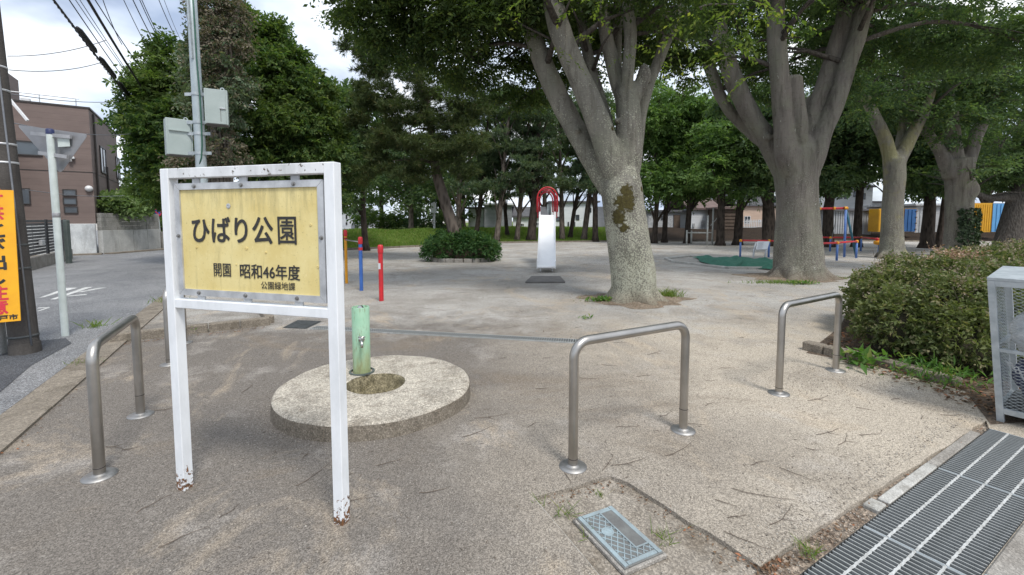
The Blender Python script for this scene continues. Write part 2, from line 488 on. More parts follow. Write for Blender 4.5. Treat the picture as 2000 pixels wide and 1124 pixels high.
def mat_panel_yellow():
    t = NT('faded_yellow_panel'); co = t.coord('World')
    b = t.mix(t.ramp(t.noise(co, 5, 5, .6), [(.35, 0.0), (.65, 1.0)]), (.70, .56, .22), (.78, .66, .31))
    st = t.coord('World', (1, 1, .16))
    sep = t.node('ShaderNodeSeparateXYZ'); t.l.new(co, sep.inputs[0])
    top = t.math('MULTIPLY_ADD', sep.outputs['Z'], 2.4); top.node.inputs[2].default_value = -3.55
    k = t.math('ADD', t.noise(st, 26, 6, .7), t.math('MULTIPLY', t.math('MAXIMUM', top, -.05), .35))
    b = t.mix(t.ramp(k, [(.54, 0.0), (.76, .6)]), b, (.40, .33, .14))
    b = t.mix(t.ramp(t.noise(co, 90, 4, .7), [(.62, 0.0), (.68, .5)]), b, (.30, .24, .08))
    b = t.mix(t.ramp(t.noise(t.coord('World', None, (9, 9, 2)), 60, 4, .7), [(.62, 0.0), (.68, .5)]), b, (.85, .72, .38))
    t.princ(b, .55, 0, t.bump(t.noise(co, 40, 3), .08, .002))
    return t.m
def mat_steel(name, c=(.46, .44, .41), rough=.32, br=.12):
    t = NT(name); co = t.coord('Object')
    n = t.noise(t.coord('Object', (1, 1, .1)), 60, 4, .6)
    d = t.noise(co, 5, 5, .6)
    c_ = t.mix(t.ramp(d, [(.35, 0.0), (.7, .6)]), c, tuple(x * .6 for x in c))
    t.princ(c_, t.math('MULTIPLY_ADD', n, br * 2), 1.0, t.bump(n, .04, .001))
    t.n[-1]
    for x in t.n:
        if x.type == 'MATH' and x.operation == 'MULTIPLY_ADD': x.inputs[2].default_value = rough
    return t.m
def mat_siding(name, c1, c2, pitch=4.4):
    t = NT(name); co = t.coord('World')
    sep = t.node('ShaderNodeSeparateXYZ'); t.l.new(co, sep.inputs[0])
    fz = t.math('FRACT', t.math('MULTIPLY', sep.outputs['Z'], pitch))
    ln = t.ramp(fz, [(0.0, 1.0), (.06, 0.0)])
    n = t.noise(t.coord('World', (1, 1, 3)), 1.2, 5, .6)
    b = t.mix(t.ramp(n, [(.35, 0.0), (.65, 1.0)]), c1, c2)
    b = t.mix(t.math('MULTIPLY', ln, .45), b, tuple(x * .45 for x in c1))
    t.princ(b, .8, 0, t.bump(t.math('SUBTRACT', 1.0, ln), .3, .01))
    return t.m
def mat_glass(name, c=(.04, .05, .06), rough=.08):
    t = NT(name); co = t.coord('World')
    t.princ(t.mix(t.ramp(t.noise(co, 1.5, 3), [(.4, 0.0), (.6, 1.0)]), c, tuple(x * 1.8 for x in c)), rough, 0, None, .8)
    return t.m

M = {}
M['ground'] = mat_ground()
M['asphalt'] = mat_asphalt('road_asphalt', (.155, .157, .162), (.235, .235, .235), 150)
M['patch'] = mat_asphalt('dark_asphalt', (.055, .058, .065), (.09, .093, .10), 150)
M['asphalt_brown'] = mat_asphalt('pavement_asphalt', (.085, .08, .078), (.14, .13, .122), 110)
M['conc'] = mat_concrete('concrete')
M['conc_slab'] = mat_concrete('slab_concrete', (.32, .285, .24), (.20, .172, .138), 3.0, 130, .7, (.15, .12, .088))
M['conc_light'] = mat_concrete('pale_concrete', (.50, .49, .46), (.36, .35, .32), 3.0, 140, .35, (.2, .18, .15))
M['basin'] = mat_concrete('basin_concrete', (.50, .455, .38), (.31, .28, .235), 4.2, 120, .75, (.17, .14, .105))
M['wall_conc'] = mat_concrete('wall_concrete', (.52, .52, .50), (.38, .38, .365), 1.3, 60, .2, (.17, .165, .15))
M['wall_white'] = mat_concrete('pale_wall_concrete', (.62, .64, .64), (.42, .44, .45), 1.6, 60, .15, (.25, .25, .25))
M['wall_block'] = mat_concrete('block_wall', (.33, .32, .295), (.21, .205, .185), 1.8, 60, .3, (.07, .065, .06))
M['soil'] = mat_concrete('soil', (.135, .10, .072), (.085, .062, .045), 3.0, 70, .9, (.05, .036, .027), .97)
M['kerb'] = mat_concrete('kerb_concrete', (.26, .225, .18), (.17, .145, .115), 3.0, 120, .6, (.10, .085, .06))
M['channel'] = mat_concrete('drain_channel', (.10, .105, .105), (.055, .057, .058), 4.0, 100, .4, (.03, .03, .028))
M['white_paint'] = mat_worn_paint('worn_white_paint', (.80, .82, .84), amt=.69, dirt=(.50, .52, .53))
M['white_top'] = mat_worn_paint('grimy_white_paint', (.76, .77, .78), (.16, .16, .15), .60, False, (.30, .31, .31))
M['alu'] = m_var('dull_aluminium', (.62, .63, .64), (.40, .41, .42), 9, .42, .35, .1, 60, .002)
M['panel'] = mat_panel_yellow()
M['ink'] = m_var('black_lettering', (.018, .017, .016), (.035, .032, .03), 30, .5, 0, 0)
M['steel'] = mat_steel('brushed_stainless', (.50, .475, .44), .26, .10)
M['steel_dull'] = mat_steel('dull_stainless', (.42, .41, .395), .42, .12)
M['galv'] = m_var('galvanised_steel', (.50, .54, .56), (.36, .40, .42), 12, .5, .45, .1, 60, .002)
M['grate_bar'] = m_var('weathered_grate_steel', (.44, .45, .44), (.30, .31, .30), 18, .6, .3, .15, 80, .002)
M['bowl_conc'] = mat_concrete('dark_bowl_concrete', (.30, .26, .17), (.10, .085, .045), 9.0, 120, .8, (.05, .042, .022))  # bowl concrete, darker and more mottled than the basin top
M['basin_side'] = mat_concrete('dark_basin_side', (.235, .205, .165), (.16, .135, .105), 5.0, 120, .7, (.09, .075, .055))  # basin side is darker than its top
M['galv_dark'] = m_var('dark_galvanised_steel', (.13, .14, .14), (.085, .09, .09), 18, .6, .5, .15, 80, .002)
M['galv_white'] = m_var('bright_galvanised_rod', (.62, .63, .62), (.42, .42, .40), 25, .5, .2, .2, 90, .002)
M['bolt'] = m_var('zinc_bolt', (.35, .35, .34), (.22, .21, .2), 40, .4, .8, .1)
def mat_pipe():
    t = NT('weathered_green_paint'); co = t.coord('World')
    sep = t.node('ShaderNodeSeparateXYZ'); t.l.new(co, sep.inputs[0])
    b = t.mix(t.ramp(t.noise(co, 6, 6, .65), [(.35, 0.0), (.65, 1.0)]), (.27, .48, .33), (.34, .53, .385))
    k = t.math('MULTIPLY_ADD', sep.outputs['Z'], -3.2); k.node.inputs[2].default_value = 1.45       # rust water runs below the tap
    k = t.math('ADD', k, t.math('MULTIPLY', t.math('SUBTRACT', t.noise(t.coord('World', (1, 1, .3)), 14, 5, .65), .5), 1.8), clamp=True)
    b = t.mix(t.math('MULTIPLY', k, .75), b, (.27, .27, .10))
    b = t.mix(t.ramp(t.noise(t.coord('World', (1, 1, .2)), 40, 5, .7), [(.53, 0.0), (.68, .7)]), b, (.17, .14, .07))
    t.princ(b, .65, 0, t.bump(t.noise(co, 40, 4), .15, .003)); return t.m
M['green_pipe'] = mat_pipe()
M['chrome'] = m_var('worn_chrome', (.6, .6, .58), (.45, .44, .42), 40, .22, 1.0, .05)
M['pole_dark'] = mat_concrete('dark_utility_pole', (.088, .08, .074), (.06, .055, .05), 2.0, 90, .2, (.04, .036, .034), .85)
M['pole_stub'] = mat_concrete('grey_post', (.46, .47, .46), (.36, .37, .36), 2.0, 90, .2, None, .8)
M['sign_yellow'] = m_var('yellow_enamel', (.86, .43, .012), (.78, .36, .012), 4, .4, 0, .05)
M['sign_red'] = m_var('red_enamel', (.66, .03, .05), (.55, .04, .06), 10, .45, 0, 0)
M['white_pole'] = m_var('white_post_paint', (.68, .74, .72), (.52, .58, .55), 5, .45, 0, .1, 30, .003)
M['sign_back'] = m_var('grey_sign_back', (.34, .34, .35), (.26, .26, .27), 3, .55, .4, .05)
M['sign_bar'] = m_var('bracket_aluminium', (.44, .44, .45), (.33, .33, .34), 8, .5, .4, .05)
M['blue_cap'] = m_var('navy_plastic', (.02, .03, .10), (.03, .04, .12), 8, .5, 0, 0)
M['box_grey'] = m_var('grey_green_enamel', (.40, .46, .445), (.34, .40, .385), 2.5, .5, 0, .05, 20, .003)
M['box_under'] = m_var('brown_grey_steel', (.13, .12, .11), (.10, .09, .085), 6, .7, 0, .1)
M['pole_galv'] = m_var('pale_galvanised_pole', (.44, .50, .52), (.34, .39, .41), 3, .45, .35, .1, 30, .003)
M['wire'] = m_var('black_cable', (.03, .03, .032), (.045, .045, .048), 20, .6, 0, 0)
M['wire_grey'] = m_var('grey_cable', (.16, .17, .19), (.20, .21, .23), 20, .6, 0, 0)
M['green_wire'] = m_var('green_cable', (.03, .10, .075), (.04, .13, .09), 20, .5, 0, 0)
M['slide_white'] = m_var('white_slide_metal', (.88, .885, .89), (.82, .825, .835), 3, .55, 0, .05)
M['red_paint'] = m_var('red_play_paint', (.60, .02, .028), (.45, .022, .03), 6, .4, 0, .08)
M['maroon'] = m_var('dark_red_play_paint', (.28, .008, .02), (.40, .012, .028), 6, .4, 0, .08)
M['blue_paint'] = m_var('blue_play_paint', (.035, .11, .38), (.05, .15, .44), 6, .4, 0, .08)
M['ltblue_paint'] = m_var('faded_blue_paint', (.10, .20, .48), (.07, .15, .40), 6, .45, 0, .08)
M['post_green'] = m_var('grey_green_paint', (.07, .09, .085), (.10, .12, .11), 5, .6, 0, .1)
M['teal_paint'] = m_var('teal_paint', (.02, .10, .15), (.03, .13, .18), 6, .45, 0, .08)
M['yellow_paint'] = m_var('yellow_play_paint', (.74, .33, .008), (.62, .26, .01), 6, .4, 0, .08)
M['rubber'] = m_var('worn_rubber_mat', (.11, .105, .10), (.16, .15, .14), 4, .9, 0, .3, 80, .004)
M['net_green'] = m_var('green_net', (.018, .115, .075), (.03, .15, .10), 5, .8, 0, .5, 120, .006)
M['equip'] = m_var('grey_white_paint', (.50, .51, .49), (.36, .37, .35), 8, .5, 0, .1)
M['lead'] = m_var('white_print_board', (.60, .62, .64), (.52, .54, .56), 3, .5, 0, 0)
M['print'] = m_var('grey_print', (.12, .13, .15), (.2, .2, .22), 30, .6, 0, 0)
M['cover'] = m_var('blue_grey_cast_iron', (.36, .45, .48), (.27, .31, .32), 14, .6, .25, .3, 70, .003)
M['cover_dark'] = m_var('worn_cast_iron', (.20, .205, .195), (.145, .145, .14), 14, .7, .2, .3, 70, .003)
M['brown_tile'] = mat_siding('brown_tile_cladding', (.19, .142, .125), (.158, .118, .105))
M['brown_tile2'] = mat_siding('grey_brown_cladding', (.16, .125, .115), (.135, .11, .10))
M['white_wall'] = mat_siding('white_render', (.72, .74, .76), (.64, .66, .69), 1.2)
M['cream'] = mat_siding('beige_render', (.60, .44, .34), (.54, .40, .31), 1.6)
M['grey_wall'] = mat_siding('grey_render', (.26, .27, .29), (.21, .22, .24), 1.2)
M['pale_grey'] = mat_siding('pale_grey_panels', (.46, .47, .48), (.38, .39, .40), 1.0)
M['roof_dark'] = m_var('dark_roof', (.09, .09, .10), (.13, .13, .14), 3, .7, 0, .2)
M['roof_brown'] = m_var('brown_roof', (.13, .09, .08), (.17, .12, .11), 3, .8, 0, .3)
M['brown_board'] = m_var('brown_boards', (.12, .085, .062), (.085, .06, .045), 3, .8, 0, .2)
M['frame_dark'] = m_var('dark_window_frame', (.04, .036, .034), (.06, .052, .05), 8, .5, .3, 0)
M['frame_white'] = m_var('white_window_frame', (.7, .7, .7), (.6, .6, .6), 8, .5, 0, 0)
M['glass'] = mat_glass('dark_glass')
M['glass_pale'] = mat_glass('curtained_glass', (.34, .34, .36), .2)
M['black_slat'] = m_var('charcoal_slats', (.03, .03, .034), (.05, .05, .054), 5, .5, 0, .1)
M['cont_yellow'] = m_var('ochre_container', (.58, .30, .008), (.50, .25, .01), 2.5, .55, 0, .1)
M['cont_blue'] = m_var('navy_container', (.015, .075, .21), (.02, .095, .25), 2.5, .5, 0, .1)
M['cont_sky'] = m_var('sky_blue_container', (.10, .30, .55), (.08, .25, .48), 2.5, .5, 0, .1)
M['nopark_blue'] = m_var('blue_sign_face', (.03, .08, .32), (.04, .1, .36), 8, .5, 0, 0)
M['bag_white'] = m_var('white_plastic_bag', (.74, .76, .78), (.62, .65, .68), 6, .35, 0, .5, 14, .03)
M['net_navy'] = m_var('navy_net', (.03, .04, .10), (.06, .07, .13), 25, .8, 0, .5, 60, .01)
M['rope'] = m_var('white_chain_plastic', (.7, .7, .7), (.55, .55, .55), 40, .5, 0, .2)
M['twig'] = m_var('dead_twig', (.085, .065, .05), (.16, .125, .095), 30, .9, 0, .3)
M['marking'] = mat_concrete('road_paint', (.66, .66, .64), (.50, .50, .48), 5.0, 90, .5, (.16, .155, .15))
M['z1'] = None
# leaves
M['lf_zel'] = mat_leaf('zelkova_leaf', (.042, .074, .030), (.092, .134, .042), (.135, .17, .05), .5, .52)
M['lf_zel2'] = mat_leaf('zelkova_leaf_cool', (.058, .104, .056), (.112, .170, .072), (.15, .195, .065), .45, .5)
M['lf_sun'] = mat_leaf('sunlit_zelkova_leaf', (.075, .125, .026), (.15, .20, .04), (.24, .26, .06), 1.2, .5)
M['lf_bright'] = mat_leaf('bright_green_leaf', (.074, .142, .042), (.150, .238, .076), (.19, .27, .085), .5, .48)
M['lf_dark'] = mat_leaf('dark_green_leaf', (.054, .098, .050), (.110, .165, .070), (.14, .18, .08), .5, .48)
M['lf_bush'] = mat_leaf('evergreen_leaf', (.044, .092, .030), (.128, .186, .054), (.18, .23, .065), .45, .46)
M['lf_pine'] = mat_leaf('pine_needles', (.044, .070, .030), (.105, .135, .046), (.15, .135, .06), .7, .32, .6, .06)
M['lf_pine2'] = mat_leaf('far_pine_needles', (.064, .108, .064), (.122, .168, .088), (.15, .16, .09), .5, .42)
M['lf_hedge'] = mat_leaf('hedge_leaf', (.080, .110, .036), (.185, .215, .082), (.30, .27, .15), 2.2, .35, .5, .12)
M['lf_shrub'] = mat_leaf('pale_shrub_leaf', (.11, .17, .06), (.20, .28, .12), (.28, .34, .17), 1.0, .4)
M['lf_planter'] = mat_leaf('planter_shrub_leaf', (.030, .080, .026), (.080, .16, .052), (.13, .20, .07), 1.5, .38)
M['lf_ivy'] = mat_leaf('dry_vine_leaf', (.125, .108, .078), (.21, .18, .135), (.07, .11, .055), 1.2, .25, .7, .3)
M['lf_ivyg'] = mat_leaf('grey_green_vine_leaf', (.085, .125, .075), (.15, .195, .12), (.2, .185, .13), 1.0, .3, .7, .2)
M['lf_ivydark'] = mat_leaf('dark_ivy_leaf', (.018, .034, .016), (.04, .065, .027), None, 2, .2)
M['lf_dry'] = mat_leaf('dry_stem_leaf', (.25, .19, .14), (.42, .35, .28), (.15, .17, .07), 2, .3, .7, .25)
M['lf_rust'] = mat_leaf('rusty_dead_leaf', (.27, .155, .11), (.42, .28, .21), (.5, .38, .29), 2, .25, .7, .2)
M['lf_litter'] = mat_leaf('fallen_leaf', (.11, .065, .04), (.22, .14, .085), (.34, .15, .08), 6, .1, .8, .10)
M['lf_grass'] = mat_leaf('grass_blade', (.105, .180, .030), (.19, .28, .062), (.28, .27, .1), .5, .45, .6, .1)
M['lf_weed'] = mat_leaf('weed_leaf', (.07, .16, .035), (.15, .27, .06), (.24, .28, .08), 3, .42, .5, .1)
# ================================================================== THE SETTING
UR = Vector((-.558, .830, 0)).normalized()      # direction the side road runs
VR = Vector((-.830, -.558, 0)).normalized()
# drain at the entrance: frame of its grating
g0 = G(1560, 1124); g1 = G(1930, 838)
E1 = (g1 - g0).normalized(); E2 = Vector((E1.y, -E1.x, 0))
GW = 0.40; GS0, GS1 = -0.40, (g1 - g0).length + 0.02
def gp(s, t, z=0.0):
    p = g0 + E1 * s + E2 * t
    return Vector((p.x, p.y, z))
# ground: one sheet with an opening for the drain channel
from mathutils.geometry import tessellate_polygon
slab_edge = [G(1041, 971), G(1078, 962), G(1120, 951), G(1160, 938), G(1193, 930), G(1228, 943), G(1262, 965), G(1300, 988), G(1345, 1020), G(1382, 1038), G(1420, 1062), G(1452, 1084)]
k0, k1 = G(1484, 1106), G(1926, 821)
kerb_line = [k0.lerp(k1, k / 24) + E2 * (random.uniform(-.008, .008) if 0 < k < 24 else 0) for k in range(25)]
slab_near = [Vector((.55, 1.40, 0)), G(1215, 1185), G(1170, 1124), G(1095, 1034)]
opening = slab_edge + kerb_line + [gp(GS1, 0), gp(GS1, GW), gp(GS0, GW)] + slab_near
bowl_c, bowl_r = Vector((-1.155, 3.74, 0)), .42
hole2 = [bowl_c + Vector((bowl_r * math.cos(a_), bowl_r * math.sin(a_), 0)) for a_ in [2 * math.pi * k / 32 for k in range(32)]]
outer = [Vector((-8, .3, 0)), Vector((8, .3, 0)), Vector((8, 10, 0)), Vector((-8, 10, 0))]
mb = MB()
loops_ = [outer, opening, hole2]
flat_ = [p for lp in loops_ for p in lp]
mb.add([(p.x, p.y, 0) for p in flat_], [t_ if (flat_[t_[1]] - flat_[t_[0]]).cross(flat_[t_[2]] - flat_[t_[0]]).z > 0 else (t_[0], t_[2], t_[1]) for t_ in tessellate_polygon(loops_)])
for (x0, y0, x1, y1) in ((-900, 10, 900, 900), (-900, -900, 900, .3), (-900, .3, -8, 10), (8, .3, 900, 10)):
    mb.add([(x0, y0, 0), (x1, y0, 0), (x1, y1, 0), (x0, y1, 0)], [(0, 1, 2, 3)])
n_o = len(slab_edge) + len(kerb_line)
for a, b in zip(opening, opening[1:] + opening[:1]):      # broken edge of the paving
    mb.add([a, b, b + Vector((0, 0, -.06)), a + Vector((0, 0, -.06))], [(0, 1, 2, 3)])
ground = tag(mb.build('ground', M['ground']), kind='structure')
mb = MB()
D = -.16
mb.add([gp(GS0, 0, D), gp(GS0, GW, D), gp(GS1, GW, D), gp(GS1, 0, D)], [(0, 1, 2, 3)])
for (a, b, c, d) in ((GS0, 0, GS1, 0), (GS0, GW, GS1, GW), (GS0, 0, GS0, GW), (GS1, 0, GS1, GW)):
    mb.add([gp(a, b, D), gp(c, d, D), gp(c, d, -.001), gp(a, b, -.001)], [(0, 1, 2, 3)])
tag(mb.build('drain_channel', M['channel']), kind='structure')

# side road
e0, e1_ = G(0, 812), G(332, 566)
rd = (e1_ - e0).normalized()
mb = MB()
pa = e0 - rd * 12; pb = e0 + rd * 21
poly = [pa, pb, Vector((-17.4, 30, 0)), Vector((-19.5, 80, 0)), Vector((-60, 80, 0)), Vector((-60, -20, 0))]
mb.sheet(poly, .004)
tag(mb.build('road', M['asphalt']), kind='structure')
# worn paint letters on the road (a stop mark seen from behind)
strokes = [[(76, 583), (84, 582), (152, 563), (128, 563.5)], [(98, 586), (108, 586), (181, 561.5), (166, 562)],
           [(148, 572.5), (160, 571.5), (209, 562.5), (190, 563.5)], [(126, 579.5), (134, 580), (171, 577), (166, 575.5)],
           [(72, 604), (76, 602), (98, 601), (95, 602.5)], [(72, 609), (78, 608.5), (98, 602.5), (92, 602)]]
mb = MB()
for q in strokes:
    mb.sheet([G(*p) for p in q], .008)
tag(mb.build('road_marking', M['marking']), kind='structure')
# dark asphalt apron round the utility pole
mb = MB()
mb.sheet([G(-260, 770), G(0, 768), G(60, 716), G(140, 672), G(128, 662), G(70, 668), G(-200, 672)], .009)
tag(mb.build('asphalt_patch', M['patch']), kind='structure')
# concrete gutter between road and park
mb = MB()
wk = .30
n_ = Vector((rd.y, -rd.x, 0)); road_n = n_.copy()
for k in range(12):
    a = e0 + rd * (-3.0 + k * 1.5); b = a + rd * 1.488
    mb.prism([a + n_ * .02, b + n_ * .02, b + n_ * wk, a + n_ * wk], -.02, .018 + .003 * (k % 2))
tag(mb.build('gutter', M['kerb']), kind='structure')

# bank with grass behind the yard
bx = [-60, -14, -10.5, -8.3, -4.8, -1.0, 7.5, 18, 30, 80]
by = [19.5, 19.5, 20.5, 22.5, 25.5, 29.5, 31.5, 31.5, 31.5, 31.5]
def bank_y(x): return float(np.interp(x, bx, by))
def bank_z(x, y):
    d = (y - bank_y(x)) / 7.0
    d = min(max(d, 0), 1); s = d * d * (3 - 2 * d)
    return .004 + .78 * s + (.05 * math.sin(x * 1.3 + y * .7) + .04 * math.sin(x * .6 - y * 1.1)) * s
xs = np.linspace(-13, 75, 150); nr = 26
V, Fc = [], []
for j in range(nr):
    for x in xs:
        y = bank_y(x) + (.0 if j == 0 else 9.0 * (j / (nr - 4)) if j < nr - 3 else 9 + 40 * (j - nr + 4))
        V.append((x, y, bank_z(x, y)))
n_x = len(xs)
for j in range(nr - 1):
    for i in range(n_x - 1):
        Fc.append((j * n_x + i, j * n_x + i + 1, (j + 1) * n_x + i + 1, (j + 1) * n_x + i))
def mat_bank():
    t = NT('grassy_bank'); co = t.coord('World')
    sep = t.node('ShaderNodeSeparateXYZ'); t.l.new(co, sep.inputs[0])
    g = t.mix(t.ramp(t.noise(co, .9, 5, .65), [(.35, 0.0), (.65, 1.0)]), (.075, .115, .022), (.13, .175, .04))
    s = t.mix(t.ramp(t.noise(co, 1.4, 5, .65), [(.35, 0.0), (.65, 1.0)]), (.042, .029, .020), (.026, .019, .014))
    k = t.math('MULTIPLY_ADD', sep.outputs['X'], -.25); k.node.inputs[2].default_value = 2.6
    k = t.math('ADD', k, t.math('MULTIPLY', t.math('SUBTRACT', t.noise(co, .6, 4, .6), .5), 2.5), clamp=True)
    c = t.mix(k, s, g)
    t.princ(c, .95, 0, t.bump(t.noise(co, 20, 4, .7), .8, .05), .15)
    return t.m
me = bpy.data.meshes.new('bank'); me.from_pydata(V, [], Fc); me.polygons.foreach_set('use_smooth', [True] * len(Fc))
tag(link('grass_bank', me, mat_bank()), kind='structure')
# low earth edge at the foot of the bank
mb = MB()
for k in range(60):
    x0 = -10.4 + k * .72; x1 = x0 + .70
    a, b = Vector((x0, bank_y(x0) - .12, 0)), Vector((x1, bank_y(x1) - .12, 0))
    mb.beam(a + Vector((0, 0, .04)), b + Vector((0, 0, .04)), .12, .10 + .02 * (k % 3 == 0))
tag(mb.build('bank_edging', M['kerb']), kind='structure')

def blades(n, place, h, w, mat, name, lean=.5):
    P = place(n)
    n = len(P)
    hh = rng.uniform(h * .5, h, n); a = rng.uniform(0, 2 * np.pi, n); ww = rng.uniform(.6, 1.1, n) * w
    side = np.stack([np.cos(a), np.sin(a), np.zeros(n)], 1)
    ln = np.stack([rng.normal(0, lean, n), rng.normal(0, lean, n), np.ones(n)], 1) * hh[:, None]
    V = np.stack([P - side * ww[:, None] / 2, P + side * ww[:, None] / 2, P + ln * .6 + side * ww[:, None] * .3, P + ln * [1, 1, .92]], 1).reshape(-1, 3)
    F = np.array([[0, 1, 2], [0, 2, 3]])[None] + np.arange(n)[:, None, None] * 4
    return link(name, np_mesh(name, V, F.reshape(-1, 3)), mat)
def place_bank(n):
    x = rng.uniform(-12, 9.5, n)
    x = x[rng.uniform(0, 1, n) < np.clip((9.5 - x) / 3, 0.0, 1)]
    d = rng.uniform(0.05, 9.0, len(x))
    y = np.array([bank_y(a) for a in x]) + d
    z = np.array([bank_z(a, b) for a, b in zip(x, y)]) - .01
    return np.stack([x, y, z], 1)
tag(blades(52000, place_bank, .21, .035, M['lf_grass'], 'bank_grass'), 'bright green grass covering the bank behind the playground', 'grass', kind='stuff')

# ================================================================== BUILDINGS
def onplane(px, py, p0, n):
    d = ray(px, py); o = Vector((0, 0, CAM_H)); n = Vector(n)
    return o + d * ((Vector(p0) - o).dot(n) / d.dot(n))
def window(root, c, ax, nrm, w, h, fm, gm, bars=1, depth=.05):
    """frame with recessed pane on the wall with outward normal nrm"""
    c, ax, nrm = Vector(c), Vector(ax).normalized(), Vector(nrm).normalized(); up = Vector((0, 0, 1))
    mb = MB(); f = .05 if w > .5 else .035
    for s in (-1, 1):
        mb.frame_box(c + ax * s * (w / 2 - f / 2) + nrm * depth / 2, ax, nrm, up, f / 2, depth / 2, h / 2)
        mb.frame_box(c + up * s * (h / 2 - f / 2) + nrm * (depth / 2 + .003), ax, nrm, up, w / 2 - f * .8, depth / 2, f / 2)
    for b in range(bars - 1):
        mb.frame_box(c + ax * (w * ((b + 1) / bars - .5)) + nrm * (depth / 2 - .004), ax, nrm, up, f / 2.4, depth / 2, h / 2 - f)
    win = mb.build('window', fm, root)
    mb = MB(); mb.frame_box(c + nrm * .012, ax, nrm, up, w / 2 - f * .7, .008, h / 2 - f * .7)
    mb.build('pane', gm, win)
    return win
# brown house on the far side of the road
C = G(191, 497); C.z = 0
zb, zt = 1.34, 6.25
N1, N2 = -UR, -VR
bh = thing('brown_house', 'brown tile clad three storey house beyond the road with stepped flat roof', 'house', C)
fp = [C, C + VR * 11, C + VR * 11 + UR * 7.0, C + UR * 7.0]
mb = MB(); mb.prism(fp, zb, zt); mb.build('wall', M['brown_tile'], bh)
tw = [C + VR * 3.2 + UR * 1.0, C + VR * 9.5 + UR * 1.0, C + VR * 9.5 + UR * 5, C + VR * 3.2 + UR * 5]
mb = MB(); mb.prism(tw, zt + .002, 8.15); mb.build('stair_tower', M['brown_tile'], bh)
mb = MB(); mb.prism([p + (p - (C + VR * 5.5 + UR * 3.5)).normalized() * .06 for p in fp], zt + .003, zt + .07); mb.build('roof', M['frame_dark'], bh)
mb = MB()
for k in range(7): mb.tube([C + VR * (.4 + k * 1.1) + UR * .12 + Vector((0, 0, zt + .07)), C + VR * (.4 + k * 1.1) + UR * .12 + Vector((0, 0, zt + .4))], .018, 6)
mb.tube([C + VR * .3 + UR * .12 + Vector((0, 0, zt + .4)), C + VR * 7.2 + UR * .12 + Vector((0, 0, zt + .4))], .022, 6)
mb.build('roof_railing', M['alu'], bh)
for (px, py, wp, hp) in ((136, 377, 16, 12.5), (137, 393.5, 16, 12.5), (139, 410.5, 16, 12.5), (50, 384, 11, 29), (52, 290, 34, 26)):
    c = onplane(px, py, C, N1); k = c.y / FPX
    window(bh, c, VR, N1, wp * k * 1.25, hp * k * 1.08, M['frame_dark'], M['glass'], 1)
for (px, py, w_, h_, bars) in ((200.5, 314, 1.35, 1.25, 2), (229.5, 329.5, 1.15, 1.2, 2)):
    c = onplane(px, py, C, N2)
    window(bh, c, UR, N2, w_, h_, M['frame_dark'], M['glass_pale'], bars)
for (px, m_) in ((187, 'frame_dark'), (207.5, 'frame_dark'), (243, 'frame_dark')):
    c = onplane(px, 350, C, N2)
    mb = MB(); mb.tube([Vector((c.x, c.y, 1.5)) + N2 * .06, Vector((c.x, c.y, zt - .1 if px != 207.5 else 4.1)) + N2 * .06], .045, 8); mb.build('drainpipe', M[m_], bh)
c = onplane(174, 369, C, N1)
mb = MB(); mb.lathe(c, [(0, .17), (.09, .15), (.13, .08), (.13, 0)], 14, N1); mb.build('vent_cowl', M['frame_white'], bh, True)
c = onplane(138, 309, C, N1)
mb = MB(); mb.frame_box(c + N1 * .08, VR, N1, (0, 0, 1), .14, .08, .05, .02); mb.tube([c + N1 * .08 + Vector((0, 0, -.05)), c + N1 * .13 + Vector((0, 0, -.14))], [.03, .07], 8); mb.build('wall_lamp', M['frame_white'], bh)
c = onplane(52, 199, tw[0], N1)
mb = MB(); mb.frame_box(c + N1 * .1, VR, N1, (0, 0, 1), .14, .1, .12, .02); mb.build('roof_lamp', M['frame_white'], bh)
# belt course lines of the cladding
mb = MB(); mb.beam(C + N1 * .006 + Vector((0, 0, 3.55)), C + VR * 11 + N1 * .006 + Vector((0, 0, 3.55)), .014, .03); mb.build('belt_line', M['frame_dark'], bh)
mb = MB(); mb.beam(C + N2 * .006 + Vector((0, 0, 3.55)), C + UR * 7 + N2 * .006 + Vector((0, 0, 3.55)), .014, .03); mb.build('belt_line', M['frame_dark'], bh)

# retaining wall under and beside it
rw = thing('retaining_wall', 'weathered concrete retaining wall with darker block course below the brown house', 'wall', C)
pw = [C + VR * 2.9, C + N1 * .02, Vector((C.x + .05, 22.9, 0)), Vector((C.x + 1.3, 30, 0))]
zl = [(0, 1.33), (0, 1.02), (0, 1.0)]
for k in range(3):      # front face, pale panel
    a = C + VR * (2.9 - k * .967) + N1 * .05; b = C + VR * (2.9 - (k + 1) * .967 + .012) + N1 * .05
    mb = MB(); mb.beam(a + Vector((0, 0, .665)), b + Vector((0, 0, .665)), .16, 1.33, bev=.01); mb.build('wall_panel', M['wall_white'], rw)
a0, a1 = Vector((C.x + .06, C.y + .1, 0)), Vector((C.x + .12, 23.0, 0))
for k in range(4):
    a = a0.lerp(a1, k / 4); b = a0.lerp(a1, (k + 1) / 4 - .004)
    mb = MB(); mb.beam(a + Vector((0, 0, .52)), b + Vector((0, 0, .52)), .22, 1.04, bev=.01); mb.build('wall_panel', M['wall_conc'], rw)
    for r_ in range(4):
        h0 = 1.042 + r_ * .19
        for q in range(2):
            aa = a.lerp(b, q / 2); bb = a.lerp(b, (q + 1) / 2 - .008)
            mb = MB(); mb.beam(aa + Vector((-.01, 0, h0 + .093)), bb + Vector((-.01, 0, h0 + .093)), .19, .184, bev=.006); mb.build('block', M['wall_block'], rw)
b0, b1 = Vector((C.x + .16, 23.06, 0)), Vector((C.x + 1.9, 34, 0))
